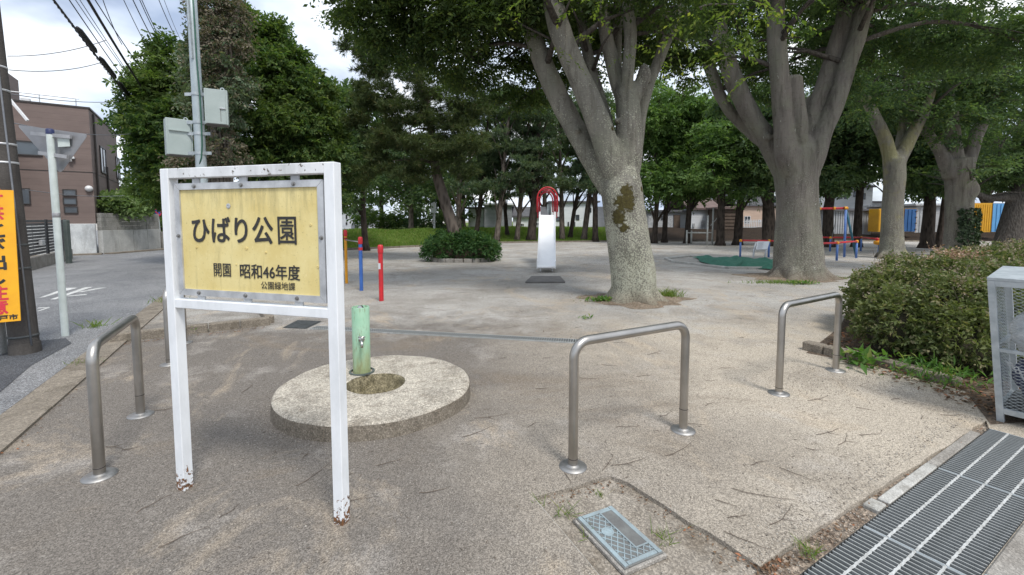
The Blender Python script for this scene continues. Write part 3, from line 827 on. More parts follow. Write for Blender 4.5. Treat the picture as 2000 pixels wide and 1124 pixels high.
for k in range(6):
    a = b0.lerp(b1, k / 6); b = b0.lerp(b1, (k + 1) / 6 - .004)
    mb = MB(); mb.beam(a + Vector((0, 0, .45)), b + Vector((0, 0, .45)), .2, .9, bev=.01); mb.build('wall_panel', M['wall_block'], rw)
mb = MB(); mb.beam(a0 + Vector((.42, -.1, .03)), a1 + Vector((.42, 0, .03)), .4, .06); mb.beam(C + VR * 2.9 + N1 * .35 + Vector((0, 0, .03)), C + N1 * .35 + VR * -.2 + Vector((0, 0, .03)), .4, .062)
tag(mb.build('pavement_edge', M['kerb']), kind='structure')

# slatted fence on a low wall in front of the house
f0, f1 = G(50, 531), G(131, 508)
fu = (f1 - f0).normalized()
fence = thing('slat_fence', 'black horizontal slat fence on a low concrete wall across the road', 'fence', f0)
fl = (f1 - f0).length
mb = MB(); mb.beam(f0 - fu * 2 + Vector((0, 0, .19)), f1 + fu * .5 + Vector((0, 0, .19)), .16, .38, bev=.01); mb.build('base_wall', M['conc'], fence)
for k in range(3):
    p = f0 + fu * (fl * k / 2)
    mb = MB(); mb.beam(p + Vector((0, 0, .38)), p + Vector((0, 0, 1.52)), .06, .06); mb.build('post', M['black_slat'], fence)
for s in range(2):
    a = f0 + fu * (fl * s / 2 + .04); b = f0 + fu * (fl * (s + 1) / 2 - .04)
    for k in range(11):
        z = .46 + k * .1
        mb = MB(); mb.beam(a + Vector((0, 0, z)), b + Vector((0, 0, z)), .02, .078); mb.build('slat', M['black_slat'], fence)
c = f0 + fu * (fl * .32) + Vector((.11, -.03, .78))
mb = MB(); mb.frame_box(c, fu, (fu.y, -fu.x, 0), (0, 0, 1), .17, .04, .09, .012); tag(mb.build('letter_box', M['alu'], fence), 'bright metal letter box on the slats')
# green gate post beside the fence
gpst = G(135, 515)
mb = MB(); mb.beam(gpst, gpst + Vector((0, 0, 1.5)), .13, .13, bev=.01)
tag(mb.build('gate_post', M['post_green']), 'dark green grey gate post right of the black slat fence', 'post')
# return fence seen beside the post
fence2 = thing('slat_fence', 'narrow black slat fence return beside the pale wall', 'fence', gpst + fu * .4)
q0, q1 = G(123, 512), G(133, 506)
for k in range(12):
    z = .32 + k * .1
    mb = MB(); mb.beam(q0 + Vector((0, 0, z)), q1 + Vector((0, 0, z)), .02, .078); mb.build('slat', M['black_slat'], fence2)
mb = MB(); mb.beam(q0, q0 + Vector((0, 0, 1.5)), .05, .05); mb.build('post', M['black_slat'], fence2)
# white eave of the house behind the utility pole
wh = thing('white_house', 'white house edge with sloping gutter behind the dark utility pole', 'house', Vector((-24, 15.5, 0)))
mb = MB(); mb.prism([(-30, 15.2), (-19.4, 16.6), (-20, 18.5), (-30, 18.5)], 1.2, 4.4); mb.build('wall', M['brown_tile2'], wh)
pa_, pb_ = A(12, 186, 16.5), A(54, 236, 16.5)
mb = MB(); mb.beam(pa_ + (pa_ - pb_) * 2.5, pb_, .07, .07); mb.build('roof', M['frame_white'], wh)

# ---- far houses beyond the bank
def house(label, px0, px1, ytop, Y, wall, roof=None, depth=6.0, kind='flat', name='far_house', eave=.25, ridge=1.2):
    x0, x1 = (px0 - 1000) / FPX * Y, (px1 - 1000) / FPX * Y
    zt_ = A(1000, ytop, Y).z
    r = thing(name, label, 'house', ((x0 + x1) / 2, Y, 0))
    mb = MB(); mb.prism([(x0, Y), (x1, Y), (x1, Y + depth), (x0, Y + depth)], 0, zt_); mb.build('wall', wall, r)
    if roof is not None:
        mb = MB()
        if kind == 'flat':
            mb.prism([(x0 - eave, Y - eave), (x1 + eave, Y - eave), (x1 + eave, Y + depth + eave), (x0 - eave, Y + depth + eave)], zt_ + .002, zt_ + .16)
        elif kind == 'gable_front':
            xm = (x0 + x1) / 2
            P = [(x0 - eave, zt_ - .1), (xm, zt_ + ridge), (x1 + eave, zt_ - .1), (x1 + eave, zt_ + .06), (xm, zt_ + ridge + .18), (x0 - eave, zt_ + .06)]
            n = 6; vs_ = [(p[0], Y - eave, p[1]) for p in P] + [(p[0], Y + depth, p[1]) for p in P]
            mb.add(vs_, [(0, 1, 4, 5), (1, 2, 3, 4), (6, 11, 10, 7), (7, 10, 9, 8)] + [(i, i + 6, (i + 1) % 6 + 6, (i + 1) % 6) for i in range(6)])
            g = MB(); g.add([(x0, Y + .0, zt_), (x1, Y, zt_), (xm, Y, zt_ + ridge), (x0, Y + depth, zt_), (x1, Y + depth, zt_), (xm, Y + depth, zt_ + ridge)], [(0, 1, 2), (4, 3, 5)]); g.build('gable', wall, r)
        else:       # side: ridge parallel to view plane
            P = [(Y - eave, zt_ - .05), (Y + depth / 2, zt_ + ridge), (Y + depth + eave, zt_ - .05), (Y + depth + eave, zt_ + .08), (Y + depth / 2, zt_ + ridge + .16), (Y - eave, zt_ + .1)]
            vs_ = [(x0 - eave, p[0], p[1]) for p in P] + [(x1 + eave, p[0], p[1]) for p in P]
            mb.add(vs_, [(0, 1, 4, 5), (1, 2, 3, 4), (6, 11, 10, 7), (7, 10, 9, 8)] + [(i, i + 6, (i + 1) % 6 + 6, (i + 1) % 6) for i in range(6)])
        mb.build('roof', roof, r)
    return r
def fwin(r, px, py, wp, hp, Y, fm='frame_white', gm='glass', bars=2):
    k = Y / FPX
    return window(r, A(px, py, Y - .001), (1, 0, 0), (0, -1, 0), wp * k, hp * k, M[fm], M[gm], bars)
h = house('white gabled house with arched opening far left behind the horizontal bars', 655, 701, 427, 44, M['white_wall'], M['roof_dark'], 7, 'gable_front', ridge=1.0)
fwin(h, 677, 424, 3, 8, 44, 'frame_dark'); fwin(h, 677, 437, 3, 5, 44, 'frame_dark')
mb = MB(); c = A(693, 441, 43.97); mb.lathe(c, [(0, .03), (.35, .03), (.35, 0)], 16, (0, -1, 0)); mb.box((c.x, c.y, c.z - .3), (.7, .05, .6)); mb.build('archway', M['grey_wall'], h)
h = house('grey walled house between the pine trunks right of the planter', 946, 1000, 401, 42, M['grey_wall'], M['white_wall'], 6, 'flat')
fwin(h, 988, 436, 5, 20, 42, 'frame_dark', 'glass', 1)
h = house('white house wing left of the grey walled house', 915, 945, 408, 43, M['white_wall'], M['roof_dark'], 5, 'flat'); fwin(h, 936, 430, 6, 10, 43)
h = house('low white house behind the slide', 1002, 1066, 424, 44, M['white_wall'], M['roof_dark'], 6, 'side', ridge=.9); fwin(h, 1020, 440, 7, 6, 44); fwin(h, 1050, 438, 8, 6, 44)
h = house('tall white house with small dark windows right of the slide', 1076, 1166, 396, 46, M['white_wall'], M['roof_dark'], 7, 'flat')
for (px, py, w_, h_) in ((1110, 439, 3, 10), (1122, 439, 3, 10), (1143.5, 437, 8, 10), (1152, 411, 6, 9), (1128, 425, 7, 10), (1090, 428, 7, 9)): fwin(h, px, py, w_, h_, 46, 'frame_dark', 'glass', 1)
h = house('plain grey house block left of the mossy tree trunk', 1167, 1240, 404, 47, M['grey_wall'], None, 6)
h = house('long pale grey garage row behind the mossy tree', 1255, 1345, 414, 40, M['pale_grey'], M['roof_dark'], 6, 'flat')
for px in (1275, 1305): 
    k = 40 / FPX; c = A(px, 436, 39.96); mb = MB(); mb.box(c, (18 * k, .06, 28 * k)); mb.build('shutter', M['alu'], h)
fwin(h, 1294, 426, 6, 7, 40, 'frame_dark')
mb = MB(); mb.box(A(1322, 437, 39.95), (.55, .08, 1.5)); mb.build('door', M['brown_board'], h)
h = house('white garage wall behind the grey exercise frame', 1347, 1401, 409, 39, M['white_wall'], M['roof_brown'], 6, 'side', ridge=1.2)
mb = MB(); mb.box(A(1373, 436, 38.95), (.28, .08, .45)); mb.build('meter_box', M['alu'], h)
mb = MB(); mb.box(A(1355, 440, 38.95), (.16, .1, .3)); mb.build('meter_box', M['alu'], h)
sh = house('brown shed of wide horizontal boards beside the beige house', 1402, 1441, 409, 37, M['brown_board'], M['roof_brown'], 4, 'flat', 'board_shed')
for k in range(6):
    a = A(1402, 413 + k * 6.6, 36.95); b = A(1441, 413 + k * 6.6, 36.95)
    mb = MB(); mb.beam(a, b, .05, .2); mb.build('board', M['brown_board'], sh)
h = house('beige house with white window behind a white picket fence', 1440, 1530, 402, 45, M['cream'], M['roof_dark'], 7, 'side', ridge=1.5)
fwin(h, 1459.5, 430, 12, 15, 45); fwin(h, 1484, 432, 4, 5, 45)
pf = thing('picket_fence', 'white picket fence in front of the beige house', 'fence', A(1480, 452, 41))
for k in range(17):
    p = A(1450 + k * 3.4, 450, 41); mb = MB(); mb.box((p.x, 41, 1.05), (.07, .03, .95)); mb.build('picket', M['frame_white'], pf)
for z in (.85, 1.35):
    mb = MB(); mb.beam(Vector((A(1448, 450, 41).x, 41.04, z)), Vector((A(1507, 450, 41).x, 41.04, z)), .03, .06); mb.build('rail', M['frame_white'], pf)
h = house('pale two storey house with dark windows behind the swing frame', 1600, 1700, 366, 50, M['white_wall'], M['roof_dark'], 8, 'side', ridge=1.3)
for (px, py) in ((1642, 383), (1652, 383), (1670, 379), (1687, 384)): fwin(h, px, py, 6, 12, 50, 'frame_dark', 'glass', 1)
h = house('white house wall with a small dark window left of the yellow container', 1694, 1730, 396, 52, M['white_wall'], M['roof_dark'], 6, 'flat')
fwin(h, 1711, 420, 5, 9, 52, 'frame_dark')
sd = house('pale grey storage shed under dark trees behind the swing', 1625, 1701, 412, 35, M['pale_grey'], M['roof_dark'], 3, 'flat', 'storage_shed')
for k in range(16):
    p = A(1628 + k * 4.6, 436, 34.97); mb = MB(); mb.box((p.x, 34.97, 1.25), (.03, .05, 1.8)); mb.build('rib', M['pale_grey'], sd)
h = house('light grey shed row behind the pale tree trunks on the right', 1786, 1902, 402, 36, M['pale_grey'], M['alu'], 5, 'flat', 'storage_shed')
for k in range(4):
    p = A(1797 + k * 26, 430, 35.96); mb = MB(); mb.box((p.x, 35.97, 1.35), (.04, .05, 2.2)); mb.build('rib', M['alu'], h)
h = house('low white wall at the right edge behind the leaning trunk', 1960, 2080, 421, 38, M['white_wall'], M['roof_dark'], 5, 'flat', 'storage_shed')
# containers
def container(label, px0, px1, py0, Y, m_side, m_end, ends):
    k = Y / FPX; x0, x1 = (px0 - 1000) * k, (px1 - 1000) * k; zt_ = A(1000, py0, Y).z; zb_ = .62
    r = thing('shipping_container', label, 'container', ((x0 + x1) / 2, Y, zb_))
    mb = MB(); mb.prism([(x0, Y), (x1, Y), (x1, Y + .95), (x0, Y + .95)], zb_, zt_); mb.build('body', m_side, r)
    n = max(3, int((x1 - x0) / .16))
    mb = MB()
    for i in range(n):
        xx = x0 + (i + .5) * (x1 - x0) / n; mb.box((xx, Y - .012, (zb_ + zt_) / 2), ((x1 - x0) / n * .55, .03, (zt_ - zb_) * .9))
    mb.build('corrugation', m_side, r)
    for (pa1, pb1) in ends:
        xa, xb = (pa1 - 1000) * k, (pb1 - 1000) * k
        mb = MB(); mb.box(((xa + xb) / 2, Y - .04, (zb_ + zt_) / 2), (xb - xa, .05, zt_ - zb_ - .04)); d = mb.build('door', m_end, r)
        for q in (.3, .62):
            mb = MB(); mb.tube([Vector((xa + (xb - xa) * q, Y - .085, zb_ + .08)), Vector((xa + (xb - xa) * q, Y - .085, zt_ - .08))], .025, 6); mb.build('lock_rod', m_end, d)
        for q in range(4):
            mb = MB(); mb.box((xb - .03, Y - .08, zb_ + .2 + q * (zt_ - zb_ - .4) / 3), (.12, .05, .07)); mb.build('hinge', M['frame_dark'], d)
    return r
container('ochre yellow container with navy door behind the yellow stained trunk', 1714, 1788, 408, 33.5, M['cont_yellow'], M['cont_blue'], [(1763, 1786)])
container('ochre yellow container with sky blue end at the right edge of the park', 1893, 1959, 397, 32.5, M['cont_yellow'], M['cont_sky'], [(1934, 1958)])
# ================================================================== FOREGROUND THINGS
UP = Vector((0, 0, 1))
# ---- park name board
sl, sr = G(362, 953), G(668, 1019)
sx = (sr - sl).normalized(); sn = Vector((sx.y, -sx.x, 0))          # sn faces the camera
sw = (sr - sl).length
SH = 1.77
board = thing('park_sign', 'white framed park name board with faded yellow panel and black lettering', 'sign', (sl + sr) / 2)
def bp(u, z, n=0.0): return sl + sx * u + UP * z + sn * n
pw_ = .056
for u, lab in ((0, 'left'), (sw, 'right')):
    mb = MB(); mb.frame_box(bp(u, SH / 2 - .01), sx, sn, UP, pw_ / 2, pw_ / 2, SH / 2 + .01, .003); mb.build('post', M['white_paint'], board)
mb = MB(); mb.frame_box(bp(sw / 2, SH - .026), sx, sn, UP, sw / 2 - pw_ / 2, pw_ / 2 - .002, .026, .003); mb.build('top_rail', M['white_top'], board)
mb = MB(); mb.frame_box(bp(sw / 2, 1.052), sx, sn, UP, sw / 2 - pw_ / 2, pw_ / 2 - .002, .024, .003); mb.build('bottom_rail', M['white_paint'], board)
PZ0, PZ1 = 1.098, 1.692; PU0, PU1 = pw_ / 2 + .018, sw - pw_ / 2 - .018
fw = .034
mb = MB(); mb.frame_box(bp((PU0 + PU1) / 2, (PZ0 + PZ1) / 2, -.004), sx, sn, UP, (PU1 - PU0) / 2 - fw * .6, .008, (PZ1 - PZ0) / 2 - fw * .6)
panel = mb.build('panel', M['panel'], board)
def mitre(name, pts):      # pts: outer a,b inner b,a on the board plane (u,z)
    mb = MB(); f = [bp(u, z, .012) for u, z in pts]; b = [bp(u, z, -.014) for u, z in pts]
    mb.add(f + b, [(0, 1, 2, 3), (7, 6, 5, 4)] + [(i, i + 4, (i + 1) % 4 + 4, (i + 1) % 4) for i in range(4)])
    return mb.build(name, M['alu'], board)
g_ = .0012
mitre('frame_strip', [(PU0 + g_, PZ1), (PU1 - g_, PZ1), (PU1 - fw - g_, PZ1 - fw), (PU0 + fw + g_, PZ1 - fw)])
mitre('frame_strip', [(PU0 + g_, PZ0), (PU0 + fw + g_, PZ0 + fw), (PU1 - fw - g_, PZ0 + fw), (PU1 - g_, PZ0)])
mitre('frame_strip', [(PU0, PZ0 + g_), (PU0, PZ1 - g_), (PU0 + fw, PZ1 - fw - g_), (PU0 + fw, PZ0 + fw + g_)])
mitre('frame_strip', [(PU1, PZ0 + g_), (PU1 - fw, PZ0 + fw + g_), (PU1 - fw, PZ1 - fw - g_), (PU1, PZ1 - g_)])
for q in (.15, .48, .82):
    u = PU0 + (PU1 - PU0) * q
    for z, zz in ((PZ1 - fw / 2, 1), (PZ0 + fw / 2, -1)):
        mb = MB(); mb.lathe(bp(u, z, .0122), [(.011, 0), (.011, .002), (.0075, .003), (.0075, .008), (0, .0085)], 12, sn); mb.build('bolt', M['bolt'], board)
        zc = (PZ1 + SH - .052) / 2 if zz > 0 else (PZ0 + 1.076) / 2
        hh = (SH - .052 - PZ1) / 2 + .004 if zz > 0 else (PZ0 - 1.076) / 2 + .003
        mb = MB(); mb.frame_box(bp(u, zc, -.002), sx, sn, UP, .024, .004, hh); mb.build('bracket', M['alu'], board)
for u in (PU0 + fw / 2, PU1 - fw / 2):
    mb = MB(); mb.lathe(bp(u, (PZ0 + PZ1) / 2 + .02, .0122), [(.011, 0), (.011, .002), (.0075, .003), (.0075, .008), (0, .0085)], 12, sn); mb.build('bolt', M['bolt'], board)
iu0, iu1, iz0, iz1 = PU0 + fw, PU1 - fw, PZ0 + fw, PZ1 - fw
def pu(u, v): return bp(iu0 + (iu1 - iu0) * u, iz1 - (iz1 - iz0) * v, .0045)
W_, H_ = iu1 - iu0, iz1 - iz0
text_on('lettering', 'ひばり公', M['ink'], board, pu(.385, .40), sx, UP, W_ * .60, H_ * .25, lift=.002, bold=.0030)
text_on('lettering', '園', M['ink'], board, pu(.785, .40), sx, UP, W_ * .125, H_ * .255, lift=.002, bold=.0016)
text_on('lettering', '開園', M['ink'], board, pu(.303, .795), sx, UP, W_ * .13, H_ * .13, lift=.002, bold=.0006)
text_on('lettering', '昭和46年度', M['ink'], board, pu(.65, .795), sx, UP, W_ * .425, H_ * .14, lift=.002, bold=.0012)
text_on('lettering', '公園緑地課', M['ink'], board, pu(.708, .925), sx, UP, W_ * .24, H_ * .075, lift=.002, bold=.0003)
for (u, v, r) in ((.37, .165, .013), (.11, .575, .006), (.49, .575, .0085), (.63, .61, .006), (.945, .345, .007), (.985, .73, .007), (.41, .735, .004)):
    mb = MB(); mb.lathe(pu(u, v), [(r, 0), (r, .002), (r * .55, .003), (r * .55, .001), (0, .001)], 14, sn)
    mb.build('cap_screw', M['alu'] if r > .01 else M['panel'], board)

# ---- inverted U barriers
def barrier(label, a, b, proto=None, H=.80):
    a, b = Vector(a), Vector(b); w = (b - a).length; ang = math.atan2(b.y - a.y, b.x - a.x)
    r = thing('bicycle_barrier', label, 'barrier', (a + b) / 2, 'stainless steel U shaped barriers', ang)
    rd_, rr = .029, .10
    pth = [Vector((-w / 2, 0, 0)), Vector((-w / 2, 0, H * .3)), Vector((-w / 2, 0, H - rr - rd_))]
    for k in range(1, 9):
        t_ = k / 8 * math.pi / 2; pth.append(Vector((-w / 2 + rr - rr * math.cos(t_), 0, H - rr - rd_ + rr * math.sin(t_))))
    pth.append(Vector((-w * .1, 0, H - rd_)))
    half = pth; full = half + [Vector((-p.x, p.y, p.z)) for p in reversed(half)]
    me = MB().tube(full, rd_, 20).mesh('hoop', True); me.set_sharp_from_angle(angle=R(50))
    link('hoop', me, M['steel'], r)
    for s in (-1, 1):
        mb = MB(); mb.lathe((s * w / 2, 0, 0), [(.085, .001), (.084, .006), (.05, .010), (.034, .014), (.031, .02), (.0295, .02)], 24)
        fl_ = link('base_flange', mb.mesh('base_flange', True), M['steel_dull'], r)
        mb = MB(); mb.lathe((s * w / 2, 0, .16 if s > 0 else .055), [(.0293, -.0025), (.0302, -.0018), (.0302, .0018), (.0293, .0025)], 20)
        link('joint_ring', mb.mesh('joint_ring', True), M['frame_dark'], r)
    return r
barrier('stainless steel U barrier standing alone at the far left beside the kerb', G(195, 930), G(275, 811))
lb = G(331, 712); dlb = (G(275, 811) - G(195, 930))
barrier('stainless steel U barrier half hidden behind the park name board', lb, lb + dlb)
barrier('stainless steel U barrier in the middle foreground above the utility cover', G(1119, 912), G(1334, 841))
barrier('stainless steel U barrier in front of the hedge', G(1521, 769), G(1632, 724))

# ---- drinking fountain
fc = Vector((-1.155, 3.74, 0)); FR = .79; FH = .12
ft = thing('water_fountain', 'green standpipe with tap on a round concrete basin behind the name board', 'fountain', fc)
wobble = lambda vv: [(p[0] + .006 * math.sin(p[0] * 9 + p[1] * 5), p[1] + .006 * math.sin(p[1] * 8 - p[0] * 3), p[2]) for p in vv]
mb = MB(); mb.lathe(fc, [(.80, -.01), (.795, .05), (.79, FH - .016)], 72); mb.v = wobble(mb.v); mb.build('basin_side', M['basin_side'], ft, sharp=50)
mb = MB(); mb.lathe(fc, [(.246, FH - .002), (.240, FH - .012), (.232, FH - .05), (.222, FH - .09), (.20, FH - .13), (.15, FH - .165), (.08, FH - .18), (.03, FH - .182), (.028, FH - .20), (0, FH - .20)], 48); mb.v = wobble(mb.v); mb.build('bowl', M['bowl_conc'], ft, sharp=60)
prof = [(.79, FH - .016), (.785, FH - .006), (.775, FH - .001), (.755, FH + .001)]
prof += [(.6, FH + .004), (.4, FH + .002), (.275, FH), (.256, FH), (.246, FH - .002)]
mb = MB(); mb.lathe(fc, prof, 72)
mb.v = [(p[0] + .006 * math.sin(p[0] * 9 + p[1] * 5), p[1] + .006 * math.sin(p[1] * 8 - p[0] * 3), p[2] + (.003 * math.sin(p[0] * 17) * math.sin(p[1] * 15) if p[2] > .1 else 0)) for p in mb.v]
mb.build('basin', M['basin'], ft, sharp=50)
pc = G(707, 727, FH); pc.z = 0
mb = MB(); mb.lathe(pc, [(.112, FH - .004), (.112, FH + .012), (.095, FH + .014), (.095, FH + .008)], 28); mb.build('base_collar', M['post_green'], ft, sharp=40)
mb = MB(); mb.lathe(pc, [(.076, FH - .01), (.077, .715), (.072, .722), (.068, .722), (.066, .70), (0, .70)], 36); st_ = mb.build('standpipe', M['green_pipe'], ft, sharp=40)
mb = MB(); mb.lathe(pc, [(.045, .700), (.045, .705), (.03, .712), (.018, .73), (.0, .733)], 16); mb.build('drinking_spout', M['chrome'], ft, True)
td = Vector((.35, -.94, 0)).normalized(); tp_ = pc + td * .074 + UP * .44
mb = MB(); mb.lathe(tp_, [(.026, 0), (.026, .006), (.012, .01), (.012, .05), (.0, .052)], 14, td)
mb.tube([tp_ + td * .045, tp_ + td * .075 + UP * -.004, tp_ + td * .09 + UP * -.02, tp_ + td * .092 + UP * -.05], [.012, .012, .011, .011], 10)
mb.build('tap', M['chrome'], ft, True)
mb = MB(); mb.tube([tp_ + td * .045, tp_ + td * .05 + UP * .03], .009, 8); mb.tube([tp_ + td * .05 + UP * .033 + Vector((-.03, 0, 0)), tp_ + td * .05 + UP * .033 + Vector((.03, 0, 0))], .007, 8); mb.build('tap_handle', M['chrome'], ft, True)
# spill notch between pipe and bowl
nd = (fc - pc); nd.z = 0; nd.normalize()
mb = MB(); a = pc + nd * .10; b = pc + nd * (.13)
mb.add([a + Vector((.03, 0, FH + .006)), a + Vector((-.03, 0, FH + .006)), b + Vector((0, 0, FH + .0065))], [(0, 1, 2)]); mb.build('spill_notch', M['soil'], ft)

# ---- concrete slab with utility cover
mb = MB()
mb.sheet(slab_edge + [k0, gp(GS0, -.0)] + slab_near, -.024)
tag(mb.build('concrete_slab', M['conc_slab']), kind='structure')
mb = MB(); p, q = slab_edge[0], slab_near[2]
mb.beam(p + UP * -.008, q + UP * -.008, .010, .012)
tag(mb.build('slab_joint', M['conc_light']), kind='structure')
cq = [G(1130, 1012, .008), G(1190, 986, .008), G(1300, 1077, .008), G(1216, 1110, .008)]
cc = sum(cq, Vector()) / 4; cc.z = -.024
cx_ = ((cq[2] - cq[1]) + (cq[3] - cq[0])); cl = cx_.length / 2; cx_.normalize(); cy_ = UP.cross(cx_); cw = ((cq[1] - cq[0]).length + (cq[2] - cq[3]).length) / 2
cv = thing('utility_cover', 'blue grey cast iron utility cover with lattice pattern set in cracked slab', 'utility cover', cc)
mb = MB(); mb.frame_box(cc + UP * .011, cx_, cy_, UP, cl / 2 + .012, cw / 2 + .012, .011, .004); mb.build('collar', M['conc'], cv)
mb = MB(); mb.frame_box(cc + UP * .0235, cx_, cy_, UP, cl / 2, cw / 2, .006, .002); pl_ = mb.build('plate', M['cover_dark'], cv)
for s, (L, Wd, ax) in enumerate(((cl, cw, 0), (cl, cw, 0), (cw, cl, 1), (cw, cl, 1))):
    sg = 1 if s % 2 else -1
    d_, e_ = (cx_, cy_) if ax == 0 else (cy_, cx_)
    mb = MB(); mb.frame_box(cc + UP * .031 + e_ * sg * (Wd / 2 - .016), d_, e_, UP, L / 2 - (.004 if ax == 0 else .03), .010, .0022); mb.build('rim', M['cover'], cv)
hl, hw = cl / 2 - .03, cw / 2 - .03
def clipseg(o, d):
    t0, t1 = -9, 9
    for c0, dd, h in ((o[0], d[0], hl), (o[1], d[1], hw)):
        a, b = sorted(((-h - c0) / dd, (h - c0) / dd)); t0, t1 = max(t0, a), min(t1, b)
    return (t0, t1) if t1 - t0 > .01 else None
for sg in (1, -1):
    d = (.78, .62 * sg)
    for k in range(-14, 15):
        o = (k * .046, 0); r_ = clipseg(o, d)
        if not r_: continue
        a = cc + cx_ * (o[0] + d[0] * r_[0]) + cy_ * (o[1] + d[1] * r_[0]) + UP * (.0308 + .0003 * sg)
        b = cc + cx_ * (o[0] + d[0] * r_[1]) + cy_ * (o[1] + d[1] * r_[1]) + UP * (.0308 + .0003 * sg)
        mb = MB(); mb.beam(a, b, .0050, .0040); mb.build('lattice_rib', M['cover'], cv)
mb = MB(); mb.lathe(cc - cx_ * .03 + cy_ * -.035 + UP * .03, [(.03, 0), (.03, .0045), (.024, .0045), (.024, .002), (0, .002)], 20); mb.build('emblem_ring', M['cover'], cv)
lid_c = cc + cy_ * -(cw / 2 - .065) + cx_ * -.01
lid_sgn = 1
if (cc + cy_ * .1).x > cc.x: lid_c = cc + cy_ * (cw / 2 - .062) + cx_ * -.02
mb = MB(); mb.frame_box(lid_c + UP * .0325, cx_, cy_, UP, .13, .034, .002); ld = mb.build('inspection_lid', M['cover_dark'], cv)
for s in (-1, 1):
    mb = MB(); mb.frame_box(lid_c + UP * .034 + cy_ * s * .036, cx_, cy_, UP, .135, .0035, .002); mb.build('lid_rim', M['cover'], ld)
    mb = MB(); mb.frame_box(lid_c + UP * .0343 + cx_ * s * .133, cx_, cy_, UP, .0035, .033, .002); mb.build('lid_rim', M['cover'], ld)

# ---- drain gratings
labs = ['galvanised drain grating nearest the bottom edge of the picture', 'galvanised drain grating in the middle of the row of three', 'galvanised drain grating ending at the wire mesh bin']
L3 = (GS1 - GS0) / 3
bar_me = None
for k in range(3):
    s0 = GS0 + k * L3 + .004; s1 = GS0 + (k + 1) * L3 - .004
    gr = thing('drain_grating', labs[k], 'grating', gp((s0 + s1) / 2, GW / 2), 'drain gratings along the entrance')
    nb = int((s1 - s0) / .0305)
    bar_me = None
    for i in range(nb + 1):
        s = s0 + .004 + (s1 - s0 - .008) * i / nb
        if bar_me is None:
            mb = MB(); mb.frame_box((0, 0, 0), E2, E1, UP, GW / 2 - .004, .0032, .016); bar_me = mb.mesh('bar'); bar_me.materials.append(M['grate_bar'])
        b = bpy.data.objects.new('bar', bar_me); col.objects.link(b); b.parent = gr
        b.location = gp(s, GW / 2, -.017) - gr.location
    for q in (.24, .5, .76):
        a = gp(s0, GW * q, -.002); pts = []
        nn = 60
        for i in range(nn + 1):
            p = gp(s0 + (s1 - s0) * i / nn, GW * q, -.001)
            pts.append(p + E2 * (.0016 * math.sin(i * 2.1)))
        mb = MB(); mb.tube(pts, [.0052 + .0012 * (i % 2) for i in range(nn + 1)], 6); mb.build('cross_rod', M['galv_white'], gr)
    for q in (0, 1):
        s = s0 if q == 0 else s1
        mb = MB(); mb.frame_box(gp(s, GW / 2, -.018), E2, E1, UP, GW / 2 - .003, .003, .018); mb.build('end_bar', M['galv'], gr)
# concrete edge blocks along the gratings
def edge_block(label, s0, s1, t0, t1, m, z=.012):
    c = gp((s0 + s1) / 2, (t0 + t1) / 2, z / 2 - .02)
    mb = MB(); mb.frame_box(c, E1, E2, UP, (s1 - s0) / 2, abs(t1 - t0) / 2, z / 2 + .02, .006)
    return tag(mb.build('edge_block', m), label, 'kerb block')
edge_block('short pale concrete block left of the drain gratings, nearest the camera', .80, .90, -.08, -.008, M['conc_light'], .004)
edge_block('long pale concrete block left of the drain gratings, in the middle', .93, 1.62, -.062, -.006, M['conc_light'], .002)
edge_block('grey concrete block left of the gratings towards the wire mesh bin', 1.63, 2.45, -.062, -.006, M['conc'], .001)
edge_block('long concrete edging right of the drain gratings', .68, 2.7, GW + .006, GW + .095, M['conc'])
edge_block('pale metal clad block right of the gratings at the bottom edge', -.1, .67, GW + .006, GW + .1, M['galv'], .014)
mb = MB()
mb.sheet([gp(-.6, GW + .13), gp(6, GW + .13), gp(6, 6), gp(-.6, 6)], .006)
tag(mb.build('pavement', M['asphalt_brown']), kind='structure')
# soil filled strip between paving and gratings, with the ragged paving edge
mb = MB(); mb.sheet([k0 - (k1 - k0) * .3, k1 + (k1 - k0).normalized() * .05, gp(GS1, -.001), gp(GS0, -.001)], -.020)
def mat_strip():
    t = NT('gritty_soil'); co = t.coord('World')
    b = t.mix(t.ramp(t.noise(co, 6, 6, .7), [(.35, 0.0), (.65, 1.0)]), (.15, .11, .08), (.36, .30, .24))
    vc = t.voro(co, 70); bw = t.node('ShaderNodeRGBToBW'); t.l.new(vc, bw.inputs[0])
    b = t.mix(1.0, b, t.ramp(bw.outputs[0], [(.15, .45), (.55, .95), (.9, 1.9)]), 'MULTIPLY')
    t.princ(b, .95, 0, t.bump(t.voro(co, 70, 'Distance'), .9, .01), .2); return t.m
tag(mb.build('soil_strip', mat_strip()), kind='structure')

# ---- wire mesh bin at the right edge
cb = G(1946, 823); th = R(-55)
c1 = Vector((math.cos(th), math.sin(th), 0)); c2 = Vector((-math.sin(th), math.cos(th), 0))
cage = thing('mesh_bin', 'galvanised wire mesh rubbish bin at the right edge', 'bin', cb)
CH = 1.06; CL, CD = 1.3, .66
def cpnt(a, b, z): return cb + c1 * a + c2 * b + UP * z
for a in (0, CL):
    for b in (0, CD):
        mb = MB(); mb.frame_box(cpnt(a + (.02 if a == 0 else -.02), b + (.02 if b == 0 else -.02), CH / 2), c1, c2, UP, .02, .02, CH / 2, .002); mb.build('post', M['galv'], cage)
for z in (.09, .55, CH - .02):
    mb = MB(); mb.frame_box(cpnt(CL / 2, .012, z), c1, c2, UP, CL / 2 - .04, .012, .02 if z != .55 else .012); mb.build('rail', M['galv'], cage)
    mb = MB(); mb.frame_box(cpnt(.012, CD / 2, z), c2, c1, UP, CD / 2 - .04, .012, .02 if z != .55 else .012); mb.build('rail', M['galv'], cage)
